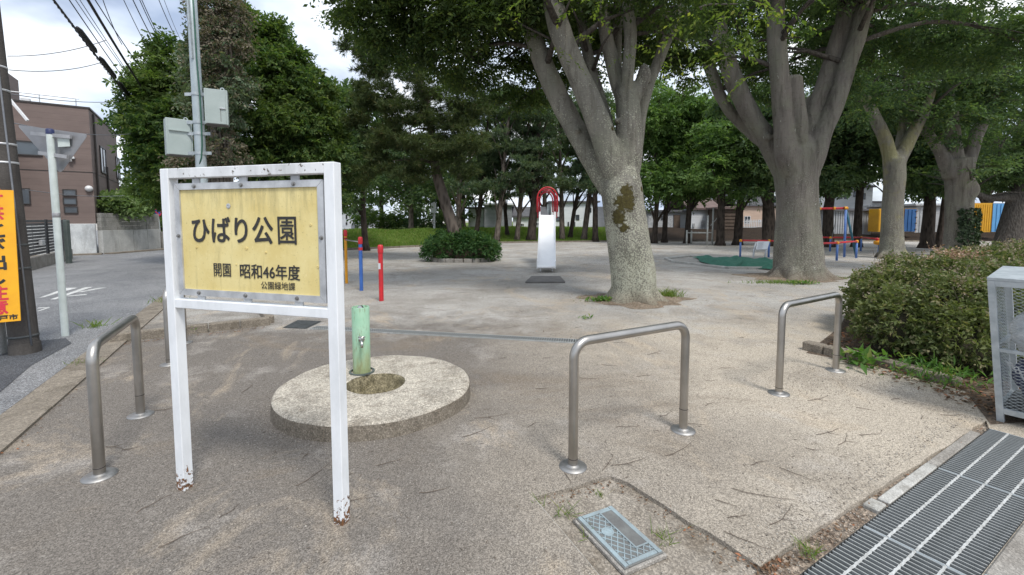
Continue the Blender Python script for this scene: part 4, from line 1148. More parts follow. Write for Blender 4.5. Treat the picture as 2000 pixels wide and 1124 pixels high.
def expanded(o, ux, w, h, nrm, name):
    """expanded metal: diamond mesh strands"""
    V, F = [], []
    dx, dz = .055, .024; nx_, nz_ = int(w / dx), int(h / dz)
    def strand(p, q):
        d = (q - p).normalized(); s = d.cross(nrm).normalized() * .0012; t = nrm * .0012; o_ = len(V)
        for e in (p, q):
            V.extend([e - s - t, e + s - t, e + s + t, e - s + t])
        for i in range(4): F.append((o_ + i, o_ + (i + 1) % 4, o_ + 4 + (i + 1) % 4, o_ + 4 + i))
    for i in range(nx_):
        for j in range(nz_):
            x, z = i * dx, j * dz
            a = o + ux * x + UP * (z + dz / 2); b = o + ux * (x + dx / 2) + UP * (z + dz); c = o + ux * (x + dx) + UP * (z + dz / 2); d = o + ux * (x + dx / 2) + UP * z
            strand(a, b); strand(b, c); strand(a, d); strand(d, c)
    off = cage.location
    me = bpy.data.meshes.new(name); me.from_pydata([tuple(v - off) for v in V], [], F); me.update()
    return link(name, me, M['galv'], cage)
expanded(cpnt(.04, .012, .11), c1, .62, .92, -c2, 'mesh_panel')
expanded(cpnt(.012, .04, .11), c2, CD - .08, .92, -c1, 'mesh_panel')
mb = MB()
lv = [cpnt(.0, .0, CH + .002), cpnt(CL, 0, CH + .002), cpnt(CL, CD * .95, CH + .05), cpnt(0, CD * .95, CH + .05)]
mb.add(lv + [p + UP * .02 for p in lv], [(3, 2, 1, 0), (4, 5, 6, 7), (0, 1, 5, 4), (1, 2, 6, 5), (2, 3, 7, 6), (3, 0, 4, 7)]); mb.build('lid', M['galv'], cage)
mb = MB(); mb.frame_box(cpnt(.16, CD - .02, CH + .14), c1, c2, UP, .02, .012, .17, .002); mb.build('lid_stop', M['galv'], cage)
mb = MB(); mb.prism([cpnt(.03, .03, 0)[:2], cpnt(CL - .03, .03, 0)[:2], cpnt(CL - .03, CD - .03, 0)[:2], cpnt(.03, CD - .03, 0)[:2]], .10, .115); mb.build('floor_plate', M['galv_dark'], cage)
def lump(c, rx, ry, rz, seed, amp=.16, nu=28, nv=18):
    r_ = random.Random(seed); mb = MB(); ph = [(r_.uniform(2, 6), r_.uniform(2, 6), r_.uniform(0, 6)) for _ in range(6)]
    pts = []
    for j in range(nv + 1):
        for i in range(nu):
            th_, f_ = 2 * math.pi * i / nu, math.pi * j / nv
            k = 1 + amp * sum(math.sin(a * th_ * .5 * 2 // 1 + b * f_ + c_) for a, b, c_ in ph) / 3
            pts.append((c[0] + rx * k * math.sin(f_) * math.cos(th_), c[1] + ry * k * math.sin(f_) * math.sin(th_), c[2] + rz * (1 + (k - 1) * .6) * math.cos(f_)))
    fs = [(j * nu + i, j * nu + (i + 1) % nu, (j + 1) * nu + (i + 1) % nu, (j + 1) * nu + i) for j in range(nv) for i in range(nu)]
    mb.add(pts, fs); return mb
for ch in cage.children:      # the bin leans out over the kerb
    ch.data.transform(Matrix.Shear('XY', 4, (-.14, 0)))
bc = cpnt(.27, .30, .66) + Vector((-.09, 0, 0))
tag(lump(bc, .22, .2, .18, 3, .2).build('rubbish_bag', M['bag_white'], None, True), 'crumpled white plastic bag inside the wire mesh bin', 'bag')
bc2 = cpnt(.30, .32, .315) + Vector((-.04, 0, 0))
tag(lump(bc2, .25, .24, .20, 5, .12).build('folded_net', M['net_navy'], None, True), 'dark navy net heap at the bottom of the wire mesh bin', 'net')
for k, lb_ in enumerate(('upper white plastic chain on the navy net in the mesh bin', 'middle white plastic chain on the navy net in the mesh bin', 'lowest white plastic chain on the navy net in the mesh bin')):
    mb = MB(); a = cpnt(.06 + .04 * k, .035, .46 - .045 * k) + Vector((-.05, 0, 0)); 
    for i in range(9):
        mb.lathe(a + c1 * i * .016 + UP * (-.012 * i), [(.012, -.003), (.016, 0), (.012, .003), (.008, 0), (.012, -.003)], 8, (-c2 if i % 2 else (UP + c1).normalized()))
    tag(mb.build('plastic_chain', M['rope'], None, True), lb_, 'chain')

# ---- utility pole with warning board
pb = G(50, 690); pb.z = 0
up_ = thing('utility_pole', 'dark concrete utility pole with steel bands at the left edge', 'utility pole', pb)
lean = Vector((-.040, .0, 1.0))
mb = MB(); mb.tube([pb + lean * z for z in (-.02, .12, .121, 2, 4, 7, 9)], [.135, .13, .122, .118, .112, .10, .09], 28); mb.build('shaft', M['pole_dark'], up_, sharp=40)
for z in (.2, .96, 1.22, 2.12, 2.32, 2.9, 3.15):
    mb = MB(); p = pb + lean * z; r_ = .1235 - .0035 * z
    mb.lathe(p, [(r_, -.012), (r_ + .006, -.01), (r_ + .006, .01), (r_, .012)], 28, lean.normalized()); mb.build('steel_band', M['galv_dark'] if z < 1.5 else M['alu'], up_, True)
q = pb + Vector((.122, -.04, 0))
mb = MB(); mb.tube([q + lean * z + Vector((-.004 * z, 0, 0)) for z in (0.1, 1, 2, 4, 7)], .009, 8); mb.build('earth_wire', M['wire_grey'], up_, True)
stub = G(-6, 692); stub.z = 0
mb = MB(); mb.tube([stub + Vector((0, -.02, 0)), stub + Vector((-.03, -.02, 1.9))], .10, 24)
tag(mb.build('grey_post', M['pole_stub'], None, sharp=40), 'pale grey round post under the yellow warning board', 'post')
# board: faces the camera, strapped to the pole
bt, bb_ = A(26, 372, 4.86), A(40.5, 627, 4.78)
bn = Vector((.55, -.83, 0)).normalized(); bxr = Vector((-bn.y, bn.x, 0)); 
if bxr.x < 0: bxr = -bxr
bup = (bt - bb_).normalized(); bxr = (bxr - bup * bxr.dot(bup)).normalized(); bnn = bxr.cross(bup)
if bnn.y > 0: bnn = -bnn
BH = (bt - bb_).length; BWD = .40
wb = thing('warning_board', 'yellow warning board with red and black vertical characters on the dark pole', 'sign', bb_)
mb = MB(); mb.frame_box(bb_ + bup * BH / 2 - bxr * BWD / 2 - bnn * .008, bxr, bup, bnn, BWD / 2, BH / 2, .006, .002); mb.build('plate', M['sign_yellow'], wb)
chars = [('子', 'sign_red', .955, .115), ('供', 'sign_red', .835, .115), ('と', 'ink', .70, .115), ('び', 'ink', .575, .115), ('出', 'ink', .455, .115), ('し', 'ink', .34, .11), ('注', 'sign_red', .225, .115), ('意', 'sign_red', .115, .105)]
for ch, m_, v, s_ in chars:
    text_on('character', ch, M[m_], wb, bb_ + bup * BH * v - bxr * .165 , bxr, bup, BH * s_ * (1.0 if ch != 'し' else .85), BH * s_ * .98, lift=.001, bold=.0048)
text_on('character', '松戸市', M['ink'], wb, bb_ + bup * BH * .035 - bxr * .125, bxr, bup, .21, .055, lift=.001, bold=.002)

# ---- give way sign seen from behind
yb = G(128, 657); yb.z = 0
yr = thing('traffic_sign', 'inverted triangular traffic sign seen from behind on a white post', 'traffic sign', yb)
yl = Vector((-.006, 0, 1))
mb = MB(); mb.tube([yb + yl * z for z in (-.02, 1.2, 2.60)], .038, 20); mb.build('post', M['white_pole'], yr, sharp=40)
mb = MB(); mb.lathe(yb + yl * 2.6, [(.041, -.03), (.041, .025), (.03, .04), (0, .043)], 16); mb.build('post_cap', M['blue_cap'], yr, True)
tri = [A(27, 243, yb.y + .12), A(168, 262, yb.y - .02), A(113, 340, yb.y + .05)]
tn = (tri[1] - tri[0]).cross(tri[2] - tri[0]).normalized()
if tn.y > 0: tn = -tn
tpts = []
for i in range(3):
    p, a, b = tri[i], tri[i - 1], tri[(i + 1) % 3]
    da, db = (a - p).normalized() * .07, (b - p).normalized() * .07
    for t_ in (0, .25, .5, .75, 1):
        tpts.append((p + da).lerp(p, t_).lerp(p.lerp(p + db, t_), t_))
off = (yb + yl * 2.3) - sum(tri, Vector()) / 3; off = -tn * .055 + Vector((0, (yb.y - sum(t.y for t in tri) / 3), 0)) * .6
mb = MB(); n = len(tpts)
mb.add([p + off for p in tpts] + [p + off - tn * .004 for p in tpts], [tuple(range(n)), tuple(reversed(range(n, 2 * n)))] + [(i, (i + 1) % n, n + (i + 1) % n, n + i) for i in range(n)])
mb.build('sign_plate', M['sign_back'], yr)
for (pa1, pb1) in (((60, 261), (137, 268)), ((75, 299), (131, 307))):
    a, b = A(pa1[0], pa1[1], yb.y) , A(pb1[0], pb1[1], yb.y)
    a = a + off + tn * .02 ; b = b + off + tn * .02
    mb = MB(); mb.beam(a, b, .03, .045); mb.build('bracket_bar', M['sign_bar'], yr)
mb = MB(); c = A(121, 278, yb.y) + off + tn * .008; mb.frame_box(c, (1, 0, .05), tn, UP, .075, .002, .055); mb.build('sticker', M['white_pole'], yr)
mb = MB(); mb.lathe(yb + yl * 1.56, [(.0385, -.03), (.0392, -.029), (.0392, .029), (.0385, .03)], 20); mb.build('post_label', M['sign_bar'], yr, True)

# ---- no parking sign far down the road
nb_ = G(316, 487); nb_.z = 0
npk = thing('traffic_sign', 'small round blue no parking sign with red rim at the road bend', 'traffic sign', nb_)
ztop = A(308, 416, nb_.y).z
mb = MB(); mb.tube([nb_, Vector((A(308, 416, nb_.y).x, nb_.y, ztop))], .035, 10); mb.build('post', M['white_pole'], npk, True)
cN = Vector((A(308, 416, nb_.y).x, nb_.y - .05, ztop)); dN = Vector((.35, -1, 0)).normalized()
mb = MB(); mb.lathe(cN, [(.2, 0), (.2, .012), (.155, .0125)], 24, dN); mb.build('rim', M['sign_red'], npk)
mb = MB(); mb.lathe(cN, [(.156, .0), (.156, .014), (0, .0142)], 24, dN); mb.build('face', M['nopark_blue'], npk)
rx_ = Vector((-dN.y, dN.x, 0)); mb = MB(); mb.beam(cN + dN * .018 - rx_ * .11 + UP * .11, cN + dN * .018 + rx_ * .11 - UP * .11, .045, .006, up=dN); mb.build('bar', M['sign_red'], npk)

# ---- steel pole with cabinets
PY = 9.0
pp = A(396, 560, PY); pp.z = 0
sp2 = thing('steel_pole', 'tall pale galvanised pole with clamps and green cable behind the name board', 'utility pole', pp)
mb = MB(); ptx = [A(394 - (340 - y) * .058, y, PY) for y in (340, 200, 60, -60, -200)]
dl = (ptx[-1] - ptx[0]) / (ptx[-1].z - ptx[0].z); base = ptx[0] - dl * ptx[0].z; sp2.location = Vector((base.x, base.y, 0)); sp2.location.z = 0
mb.tube([base + dl * z for z in (-.01, 1, 3, 5, 8)], [.105, .1, .094, .088, .078], 24); mb.build('shaft', M['pole_galv'], sp2, True)
for y in (185, 240, 262, 300):
    p = base + dl * A(390, y, PY).z
    mb = MB(); mb.lathe(p, [(.096, -.03), (.104, -.028), (.104, .028), (.096, .03)], 20); mb.frame_box(p + Vector((-.16, -.02, 0)), (1, 0, 0), (0, 1, 0), UP, .07, .006, .03); mb.frame_box(p + Vector((.16, -.02, 0)), (1, 0, 0), (0, 1, 0), UP, .07, .006, .03); mb.build('clamp', M['galv'], sp2)
ga = [base + dl * A(390, y, PY).z + Vector((.075 + ox, -.08, 0)) for y, ox in ((-60, 0.0), (40, .01), (120, .01), (190, .03), (240, .03), (285, .02), (310, -.01), (322, -.05))]
mb = MB(); mb.tube(ga, .014, 8); mb.build('cable', M['green_wire'], sp2, True)
mb = MB(); a = base + dl * A(390, 118, PY).z + Vector((.02, -.1, 0)); b = base + dl * 8 + Vector((-.03, -.09, 0)); mb.beam(a, b, .05, .03); mb.build('conduit', M['galv'], sp2)
def cabinet(label, quad, Y, flip):
    tl, tr, br, bl = [A(x, y, Y + d_) for (x, y, d_) in quad]
    ux = (tr - tl).normalized(); c = (tl + tr + br + bl) / 4; w = ((tr - tl).length + (br - bl).length) / 2; h_ = ((tl - bl).length + (tr - br).length) / 2
    ux.z = 0; ux.normalize(); nn = Vector((ux.y, -ux.x, 0))
    r = thing('cabinet', label, 'cabinet', c)
    mb = MB(); mb.frame_box(c - nn * .12, ux, nn, UP, w / 2, .12, h_ / 2, .006); mb.build('case', M['box_grey'], r)
    mb = MB(); mb.frame_box(c + nn * .006, ux, nn, UP, w / 2 - .035, .006, h_ / 2 - .006, .003); d = mb.build('door', M['box_grey'], r)
    if flip:
        mb = MB(); mb.frame_box(c + nn * .028 + UP * h_ * .17 - ux * .01, ux, nn, UP, w / 2 - .05, .018, .010); mb.build('drip_ledge', M['box_grey'], d)
    else:
        mb = MB(); mb.frame_box(c + nn * .024 + ux * (w / 2 - .085) - UP * h_ * .04, ux, nn, UP, .05, .012, .014, .003); mb.build('handle', M['chrome'], d)
        mb = MB(); mb.frame_box(c + nn * .0135 + ux * (w / 2 - .12) - UP * h_ * .24, ux, nn, UP, .004, .002, h_ * .18); mb.build('seam', M['box_under'], d)
    mb = MB(); mb.frame_box(c - nn * .12 - UP * (h_ / 2 + .006), ux, nn, UP, w / 2 - .01, .115, .006); mb.build('base_plate', M['box_under'], r)
    e_ = c - nn * .06 + ux * (w * .28) + UP * (h_ / 2 + .02)
    mb = MB(); mb.lathe(e_, [(.02, -.006), (.038, -.006), (.038, .006), (.02, .006), (.02, -.006)], 14, nn); mb.build('lifting_eye', M['galv'], r)
    return r
cabinet('pale grey cabinet with chrome handle, upper right on the steel pole', [(397, 172, -.1), (443, 177, .08), (447, 245, .08), (401, 240, -.1)], PY - .15, False)
cabinet('pale grey cabinet with drip ledge, lower left on the steel pole', [(321, 230, -.1), (374, 235, .2), (379, 305, .2), (328, 301, -.1)], PY - .15, True)

# ---- kerb corner by the road and low drains
def kerb_run(label, a, b, w=.12, h=.11, n=3):
    r = thing('kerb', label, 'kerb', (a + b) / 2)
    for k in range(n):
        p, q = a.lerp(b, k / n), a.lerp(b, (k + 1) / n); q = q - (q - p).normalized() * .01
        mb = MB(); mb.beam(p + UP * (h / 2 - .01), q + UP * (h / 2 - .01), w, h + .02, bev=.012); mb.build('kerb_stone', M['kerb'], r)
    return r
kerb_run('low concrete kerb running behind the name board towards the road', G(195, 672), G(528, 634), n=5)
kerb_run('short concrete kerb going back from the corner behind the name board', G(527, 632), G(508, 604), n=2)
kerb_run('concrete kerb at the foot of the hedge', G(1572, 682), G(1705, 714), .13, .10, 3)
kerb_run('half buried concrete kerb in weeds under the hedge', G(1712, 712), G(1875, 757), .13, .08, 3)
# narrow slot drain across the yard
d0, d1 = G(612, 641), G(1141, 669)
dd = (d1 - d0).normalized(); dn = Vector((-dd.y, dd.x, 0)); dL = (d1 - d0).length
sd_ = thing('slot_drain', 'narrow steel slot drain crossing the paving behind the fountain', 'drain', (d0 + d1) / 2)
dw = .15
mb = MB(); mb.frame_box((d0 + d1) / 2 + UP * .004, dd, dn, UP, dL / 2, dw / 2, .002); mb.build('channel', M['channel'], sd_)
for s in (-1, 1):
    mb = MB(); mb.beam(d0 + dn * s * dw / 2 + UP * .008, d1 + dn * s * dw / 2 + UP * .008, .012, .014); mb.build('side_rail', M['grate_bar'], sd_)
bm = None; nb = int(dL / .03)
for i in range(nb):
    if bm is None:
        mb = MB(); mb.frame_box((0, 0, 0), dd, dn, UP, .006, dw / 2 - .008, .005); bm = mb.mesh('bar'); bm.materials.append(M['grate_bar'])
    o = bpy.data.objects.new('bar', bm); col.objects.link(o); o.parent = sd_; o.location = d0 + dd * (i + .5) * dL / nb + UP * .0105 - sd_.location
for s in (-.33, .0, .33):
    mb = MB(); mb.beam(d0 + dn * s * dw + UP * .0135, d1 + dn * s * dw + UP * .0135, .006, .005); mb.build('long_bar', M['galv_dark'], sd_)
sq = [G(552, 641), G(598, 643), G(628, 629), G(580, 627)]
sqc = sum(sq, Vector()) / 4
gs = thing('drain_cover', 'dark square drain cover at the left end of the slot drain', 'drain cover', sqc)
mb = MB(); mb.prism([p[:2] for p in sq], .001, .006); mb.build('frame', M['galv_dark'], gs)
for k in range(14):
    a, b = sq[0].lerp(sq[3], (k + .5) / 14), sq[1].lerp(sq[2], (k + .5) / 14)
    mb = MB(); mb.beam(a.lerp(b, .04) + UP * .010, a.lerp(b, .96) + UP * .010, .018, .008); mb.build('bar', M['galv_dark'], gs)

# ================================================================== PLAYGROUND
def post(root, px, py, ptop, r_, m, cap=None, name='post'):
    b = G(px, py); zt_ = A(px, ptop, b.y).z
    mb = MB(); mb.tube([b, Vector((b.x, b.y, zt_))], r_, 14); o = mb.build(name, m, root, sharp=40)
    if cap:
        mb = MB(); mb.lathe((b.x, b.y, zt_), [(r_ + .006, -.12), (r_ + .01, -.1), (r_ + .01, .0), (r_, .03), (0, .036)], 14); mb.build('cap', cap, o, True)
    return b, zt_
b0_ = G(677, 554)
hb = thing('horizontal_bar', 'yellow and blue posts carrying a steel exercise bar', 'exercise bar', b0_)
pA, zA = post(hb, 677, 554, 452, .032, M['yellow_paint'], M['red_paint'])
pB, zB = post(hb, 706, 568, 466, .038, M['blue_paint'], M['red_paint'])
mb = MB(); mb.tube([pA + UP * (zB - .08), pB + UP * (zB - .08)], .014, 8); mb.build('bar', M['steel_dull'], hb, True)
mb = MB(); mb.lathe(pB + UP * (zB - .22), [(.045, -.03), (.045, .03)], 14); mb.build('clamp', M['red_paint'], hb)
mb = MB(); mb.lathe(pA + UP * (zA - .17), [(.04, -.02), (.04, .02)], 14); mb.build('clamp', M['maroon'], hb)
r1 = G(745, 588); rp = thing('exercise_post', 'single red exercise post with small white sticker', 'post', r1)
pC, zC = post(rp, 745, 588, 482, .042, M['red_paint'], M['red_paint'])
mb = MB(); mb.frame_box(pC + Vector((-.012, -.042, zC - .36)), (1, 0, 0), (0, 1, 0), UP, .02, .004, .055); mb.build('sticker', M['lead'], rp)

# slide
SY0, SY1 = 12.75, 15.9
sxc = A(1067, 530, SY0).x; sxt = A(1069, 420, SY1).x; stz = A(1069, 420, SY1).z
sld = thing('slide', 'white playground slide with dark red arched handrails', 'slide', (sxc, SY0, 0))
W0 = .50
prof = [(SY0, .17), (SY0 + .45, .19), (SY0 + .8, .34), (SY0 + 1.4, .70), (SY0 + 2.2, 1.16), (SY1 - .25, stz - .12), (SY1, stz), (SY1 + .55, stz + .01)]
sm = []
for i in range(len(prof) - 1):
    for t_ in (0, .25, .5, .75): sm.append((prof[i][0] * (1 - t_) + prof[i + 1][0] * t_, prof[i][1] * (1 - t_) + prof[i + 1][1] * t_))
sm.append(prof[-1])
def sX(y): return sxc + (sxt - sxc) * (y - SY0) / (SY1 - SY0)
mb = MB(); n = len(sm)
vs_ = []
for (y, z) in sm: vs_ += [(sX(y) - W0 / 2, y, z), (sX(y) - W0 / 4, y, z - .012), (sX(y) + W0 / 4, y, z - .012), (sX(y) + W0 / 2, y, z)]
mb.add(vs_, [(i * 4 + j, i * 4 + j + 1, (i + 1) * 4 + j + 1, (i + 1) * 4 + j) for i in range(n - 1) for j in range(3)])
mb.build('chute', M['slide_white'], sld, True)
for s in (-1, 1):
    mb = MB(); vs_ = []
    for (y, z) in sm:
        x = sX(y) + s * (W0 / 2 + .012); hgt = .11 + (.05 if y < SY0 + .7 else 0)
        vs_ += [(x - .012, y, z - .05), (x + .012, y, z - .05), (x + .012, y, z + hgt), (x - .012, y, z + hgt)]
    fs = [(i * 4 + j, i * 4 + (j + 1) % 4, (i + 1) * 4 + (j + 1) % 4, (i + 1) * 4 + j) for i in range(n - 1) for j in range(4)] + [(0, 1, 2, 3), ((n - 1) * 4 + 3, (n - 1) * 4 + 2, (n - 1) * 4 + 1, (n - 1) * 4)]
    mb.add(vs_, fs); mb.build('side_board', M['slide_white'], sld)
mb = MB(); mb.tube([(sxc - W0 / 2, SY0 - .01, .16), (sxc + W0 / 2, SY0 - .01, .16)], .03, 10); mb.build('end_roll', M['slide_white'], sld, True)
for s in (-1, 1):
    for y, z in ((SY0 + .35, .16), (SY0 + 1.5, .7)):
        mb = MB(); mb.tube([(sX(y) + s * .17, y, 0), (sX(y) + s * .17, y, z)], .025, 8); mb.build('leg', M['slide_white'], sld, True)
    for y in (SY1 + .1, SY1 + .6):
        mb = MB(); mb.tube([(sxt + s * .24, y, 0), (sxt + s * .24, y, stz)], .03, 8); mb.build('leg', M['slide_white'], sld, True)
    mb = MB(); mb.box((sxt + s * .335, SY1 + .05, stz + .28), (.035, .10, .78), 0, .01); mb.build('side_panel', M['maroon'], sld)
    mb = MB(); mb.box((sxt + s * .30, SY1 + .6, stz + .28), (.035, .10, .78), 0, .01); mb.build('side_panel', M['maroon'], sld)
def arch(y, hw_, z0, z1, r_, m):
    pts = []
    for k in range(17):
        a = math.pi * k / 16; pts.append(Vector((sxt - hw_ * math.cos(a), y, z0 + (z1 - z0) * math.sin(a))))
    mb = MB(); mb.tube([Vector((sxt - hw_, y, stz + .1))] + pts + [Vector((sxt + hw_, y, stz + .1))], r_, 8); mb.build('arch_rail', m, sld, True)
azt = A(1069, 366, SY1).z
for (y, hw_, dz) in ((SY1 + .0, .355, 0), (SY1 + .12, .26, -.12), (SY1 + .6, .34, -.03), (SY1 + .66, .25, -.14)):
    arch(y, hw_, azt - .40 + dz * .5, azt + dz, .024, M['maroon'] if dz else M['red_paint'])
for k in range(7):
    a = math.pi * (k + .5) / 7; mb = MB()
    mb.tube([(sxt - .355 * math.cos(a), SY1, azt - .40 + .4 * math.sin(a)), (sxt - .26 * math.cos(a), SY1 + .12, azt - .46 + .34 * math.sin(a))], .014, 6); mb.build('rung', M['red_paint'], sld)
for k in range(6):
    z = .2 + k * .25; mb = MB(); y = SY1 + .62 + (1 - z / stz) * .7
    mb.box((sxt, y, z), (.5, .16, .03)); mb.build('step', M['slide_white'], sld)
for s in (-1, 1):
    mb = MB(); mb.beam((sxt + s * .22, SY1 + 1.32, 0), (sxt + s * .22, SY1 + .62, stz), .03, .1); mb.build('stringer', M['slide_white'], sld)
mq = [G(1038, 542), G(1094, 542), G(1104, 553.5), G(1026, 553.5)]
mb = MB(); mb.prism([p[:2] for p in mq], 0, .035)
tag(mb.build('landing_mat', M['rubber']), 'worn grey rubber mat lying before the slide', 'mat')

# sandpit under a green net
q = [G(1300, 507), G(1345, 502), G(1512, 514), G(1500, 526), G(1420, 525.5), G(1315, 513)]
spit = thing('sandpit', 'sandpit with pale concrete edge left of the second big tree', 'sandpit', q[0])
for i in range(len(q)):
    a, b = q[i], q[(i + 1) % len(q)]
    mb = MB(); mb.beam(a + UP * .03, b + UP * .03, .13, .08, bev=.01); mb.build('edge', M['conc_light'], spit)
nu, nv = 46, 20
A0, A1, A2, A3 = G(1352, 504.5), G(1540, 512), G(1520, 528), G(1395, 523)
V, Fc = [], []
for j in range(nv + 1):
    for i in range(nu + 1):
        s, t_ = i / nu, j / nv
        p = A0.lerp(A1, s).lerp(A3.lerp(A2, s), t_)
        z = .12 + .05 * math.sin(s * 17 + t_ * 5) * math.sin(t_ * 7 + s * 3) + .035 * math.sin(s * 41 + t_ * 13) + .02 * random.random()
        edge_ = min(s, 1 - s, t_, 1 - t_) * 8
        z = z * min(1, edge_ + .25) + .0
        V.append((p.x + .08 * math.sin(t_ * 9 + s * 4), p.y + .12 * math.sin(s * 13), max(z, .015)))
for j in range(nv):
    for i in range(nu): Fc.append((j * (nu + 1) + i, j * (nu + 1) + i + 1, (j + 1) * (nu + 1) + i + 1, (j + 1) * (nu + 1) + i))
me = bpy.data.meshes.new('net'); me.from_pydata(V, [], Fc); me.polygons.foreach_set('use_smooth', [True] * len(Fc))
tag(link('green_net', me, M['net_green']), 'crumpled dark green net spread over the sandpit', 'net')

# grey exercise frame
er = thing('exercise_station', 'grey white exercise bars with slanted ladder before the white garage', 'exercise equipment', G(1370, 478))
pts = {}
for (px, py, pt, r_) in ((1341, 479, 450, .05), (1350, 477, 451, .05), (1381, 480, 421, .05), (1391, 479, 407, .05)):
    b = G(px, py); zt_ = A(px, pt, b.y).z; pts[px] = (b, zt_)
    mb = MB(); mb.tube([b, Vector((b.x, b.y, zt_))], r_, 10); mb.build('post', M['equip'], er, True)
for a, b in ((1341, 1381), (1350, 1391)):
    z = A(1345, 455, pts[1341][0].y).z
    mb = MB(); mb.tube([pts[a][0] + UP * z, pts[b][0] + UP * z], .03, 8); mb.build('bar', M['equip'], er, True)
y_ = pts[1391][0].y
for dx in (0, .22):
    a, b = A(1388, 441, y_ + dx), A(1408, 418, y_ + dx)
    mb = MB(); mb.tube([a, b, b + Vector((.1, 0, -.05))], .025, 6); mb.build('ladder_rail', M['equip'], er, True)
for k in range(4):
    a = A(1388, 441, y_).lerp(A(1408, 418, y_), (k + .5) / 4); mb = MB(); mb.tube([a + Vector((0, -.02, 0)), a + Vector((.05, .25, .0))], .018, 6); mb.build('rung', M['equip'], er)

# slanted notice board
nbp = G(1484, 506); nt = thing('notice_board', 'white slanted notice board on bent legs by the low red rail', 'notice board', nbp)
for (pb1, pt1) in (((1471, 504.5), (1477, 474)), ((1493.5, 505), (1501, 474))):
    b = G(*pb1); t_ = A(pt1[0], pt1[1], b.y + .35); m_ = A(pt1[0] - 3.5, pt1[1] + 13, b.y + .12)
    mb = MB(); mb.tube([b, Vector((m_.x - .01, m_.y, m_.z)), t_], .035, 8); mb.build('leg', M['lead'], nt, True)
fa = [A(1476, 488, nbp.y + .1), A(1498, 488, nbp.y + .1), A(1503, 472.5, nbp.y + .42), A(1479, 472.5, nbp.y + .42)]
fn = (fa[1] - fa[0]).cross(fa[3] - fa[0]).normalized()
mb = MB(); mb.add([p + fn * .02 for p in fa] + [p - fn * .01 for p in fa], [(0, 1, 2, 3), (7, 6, 5, 4)] + [(i, i + 4, (i + 1) % 4 + 4, (i + 1) % 4) for i in range(4)]); bd = mb.build('board', M['lead'], nt)
fx, fy = (fa[1] - fa[0]), (fa[3] - fa[0])
for k in range(6):
    a = fa[0] + fx * .1 + fy * (.14 + k * .13) + fn * .024; b = a + fx * (.5 if k % 2 else .42); mb = MB(); mb.beam(a, b, .012, .004, up=fn); mb.build('print_line', M['print'], bd)

# swing and the low rail round it
swy = 18.2
sw_ = thing('swing', 'swing frame with red top bar and blue legs behind the second big tree', 'swing', A(1650, 500, swy) * 1.0)
sw_.location.z = 0
tR = A(1652, 407, swy); tL = A(1560, 409, swy + 1.2)
mb = MB(); mb.tube([tL, tR], .045, 10); mb.build('top_bar', M['red_paint'], sw_, True)
for (p, m_) in (((tR.x, swy - .05, 0), 'ltblue_paint'), ((tR.x + .75, swy + .3, 0), 'teal_paint'), ((tL.x, swy + 1.15, 0), 'ltblue_paint'), ((tL.x - .7, swy + 1.5, 0), 'teal_paint')):
    t_ = tR if p[0] > tL.x + .5 else tL
    mb = MB(); mb.tube([Vector(p), t_], .042, 10); mb.build('leg', M[m_], sw_, True)
mb = MB(); mb.lathe(tR + Vector((-.08, 0, 0)), [(.055, 0), (.065, .02), (.065, .13), (.05, .16), (0, .165)], 12, (1, 0, 0)); mb.build('corner_joint', M['yellow_paint'], sw_, True)
for q_ in (.86, .45):
    p = tR.lerp(tL, 1 - q_) if q_ < .5 else tR.lerp(tL, .22)
    p = tR.lerp(tL, .22 if q_ > .5 else .52)
    mb = MB(); mb.lathe(p + Vector((-.03, 0, 0)), [(.06, -.05), (.06, .05)], 10, (1, 0, 0)); mb.build('bracket', M['yellow_paint'], sw_)
    pts = [p + Vector((.05 * math.sin(k * .5), 0, -.06 - k * .12)) for k in range(13)]
    mb = MB(); mb.tube(pts, .012, 5); mb.build('chain', M['galv_dark'], sw_)
def low_rail(label, ptsl, top, Yd=None, mid=None):
    r = thing('guard_rail', label, 'rail', G(*ptsl[0]))
    tp = []
    for (px, py) in ptsl:
        b = G(px, py); z = .66
        mb = MB(); mb.tube([b, b + UP * z], .038, 10); mb.build('post', M['ltblue_paint'], r, True)
        mb = MB(); mb.lathe(b + UP * z, [(.05, -.05), (.055, 0), (.05, .04), (0, .06)], 10); mb.build('joint', M['yellow_paint'], r, True)
        tp.append(b + UP * z)
    for a, b in zip(tp[:-1], tp[1:]):
        mb = MB(); mb.tube([a, b], .036, 8); mb.build('rail', M['red_paint'], r, True)
    return r
low_rail('low red rail on blue posts left of the second big tree', [(1445.5, 502), (1501, 503), (1560, 505)], 480)
low_rail('low red rail on blue posts in front of the swing', [(1597, 512), (1634, 509.5), (1672, 504.5)], 480)
low_rail('low red rail on blue posts behind the swing', [(1575, 489), (1621, 491.5), (1681, 491), (1716, 497)], 480)
yp = G(1717, 500)
rk = thing('spring_rider', 'yellow rounded spring rider with red handle on a blue post', 'spring rider', yp)
zc = A(1714, 474, yp.y).z
mb = MB(); mb.tube([yp, yp + UP * zc], .06, 10); mb.build('post', M['ltblue_paint'], rk, True)
mb = MB(); mb.lathe(yp + UP * zc + Vector((-.05, 0, 0)), [(0, -.1), (.1, -.1), (.17, -.06), (.18, 0), (.17, .05), (.1, .08), (0, .09)], 16); mb.build('seat', M['yellow_paint'], rk, True)
mb = MB(); mb.lathe(yp + UP * (zc + .08) + Vector((-.12, 0, 0)), [(.05, 0), (.07, .04), (.055, .10), (0, .13)], 12); mb.build('handle', M['red_paint'], rk, True)

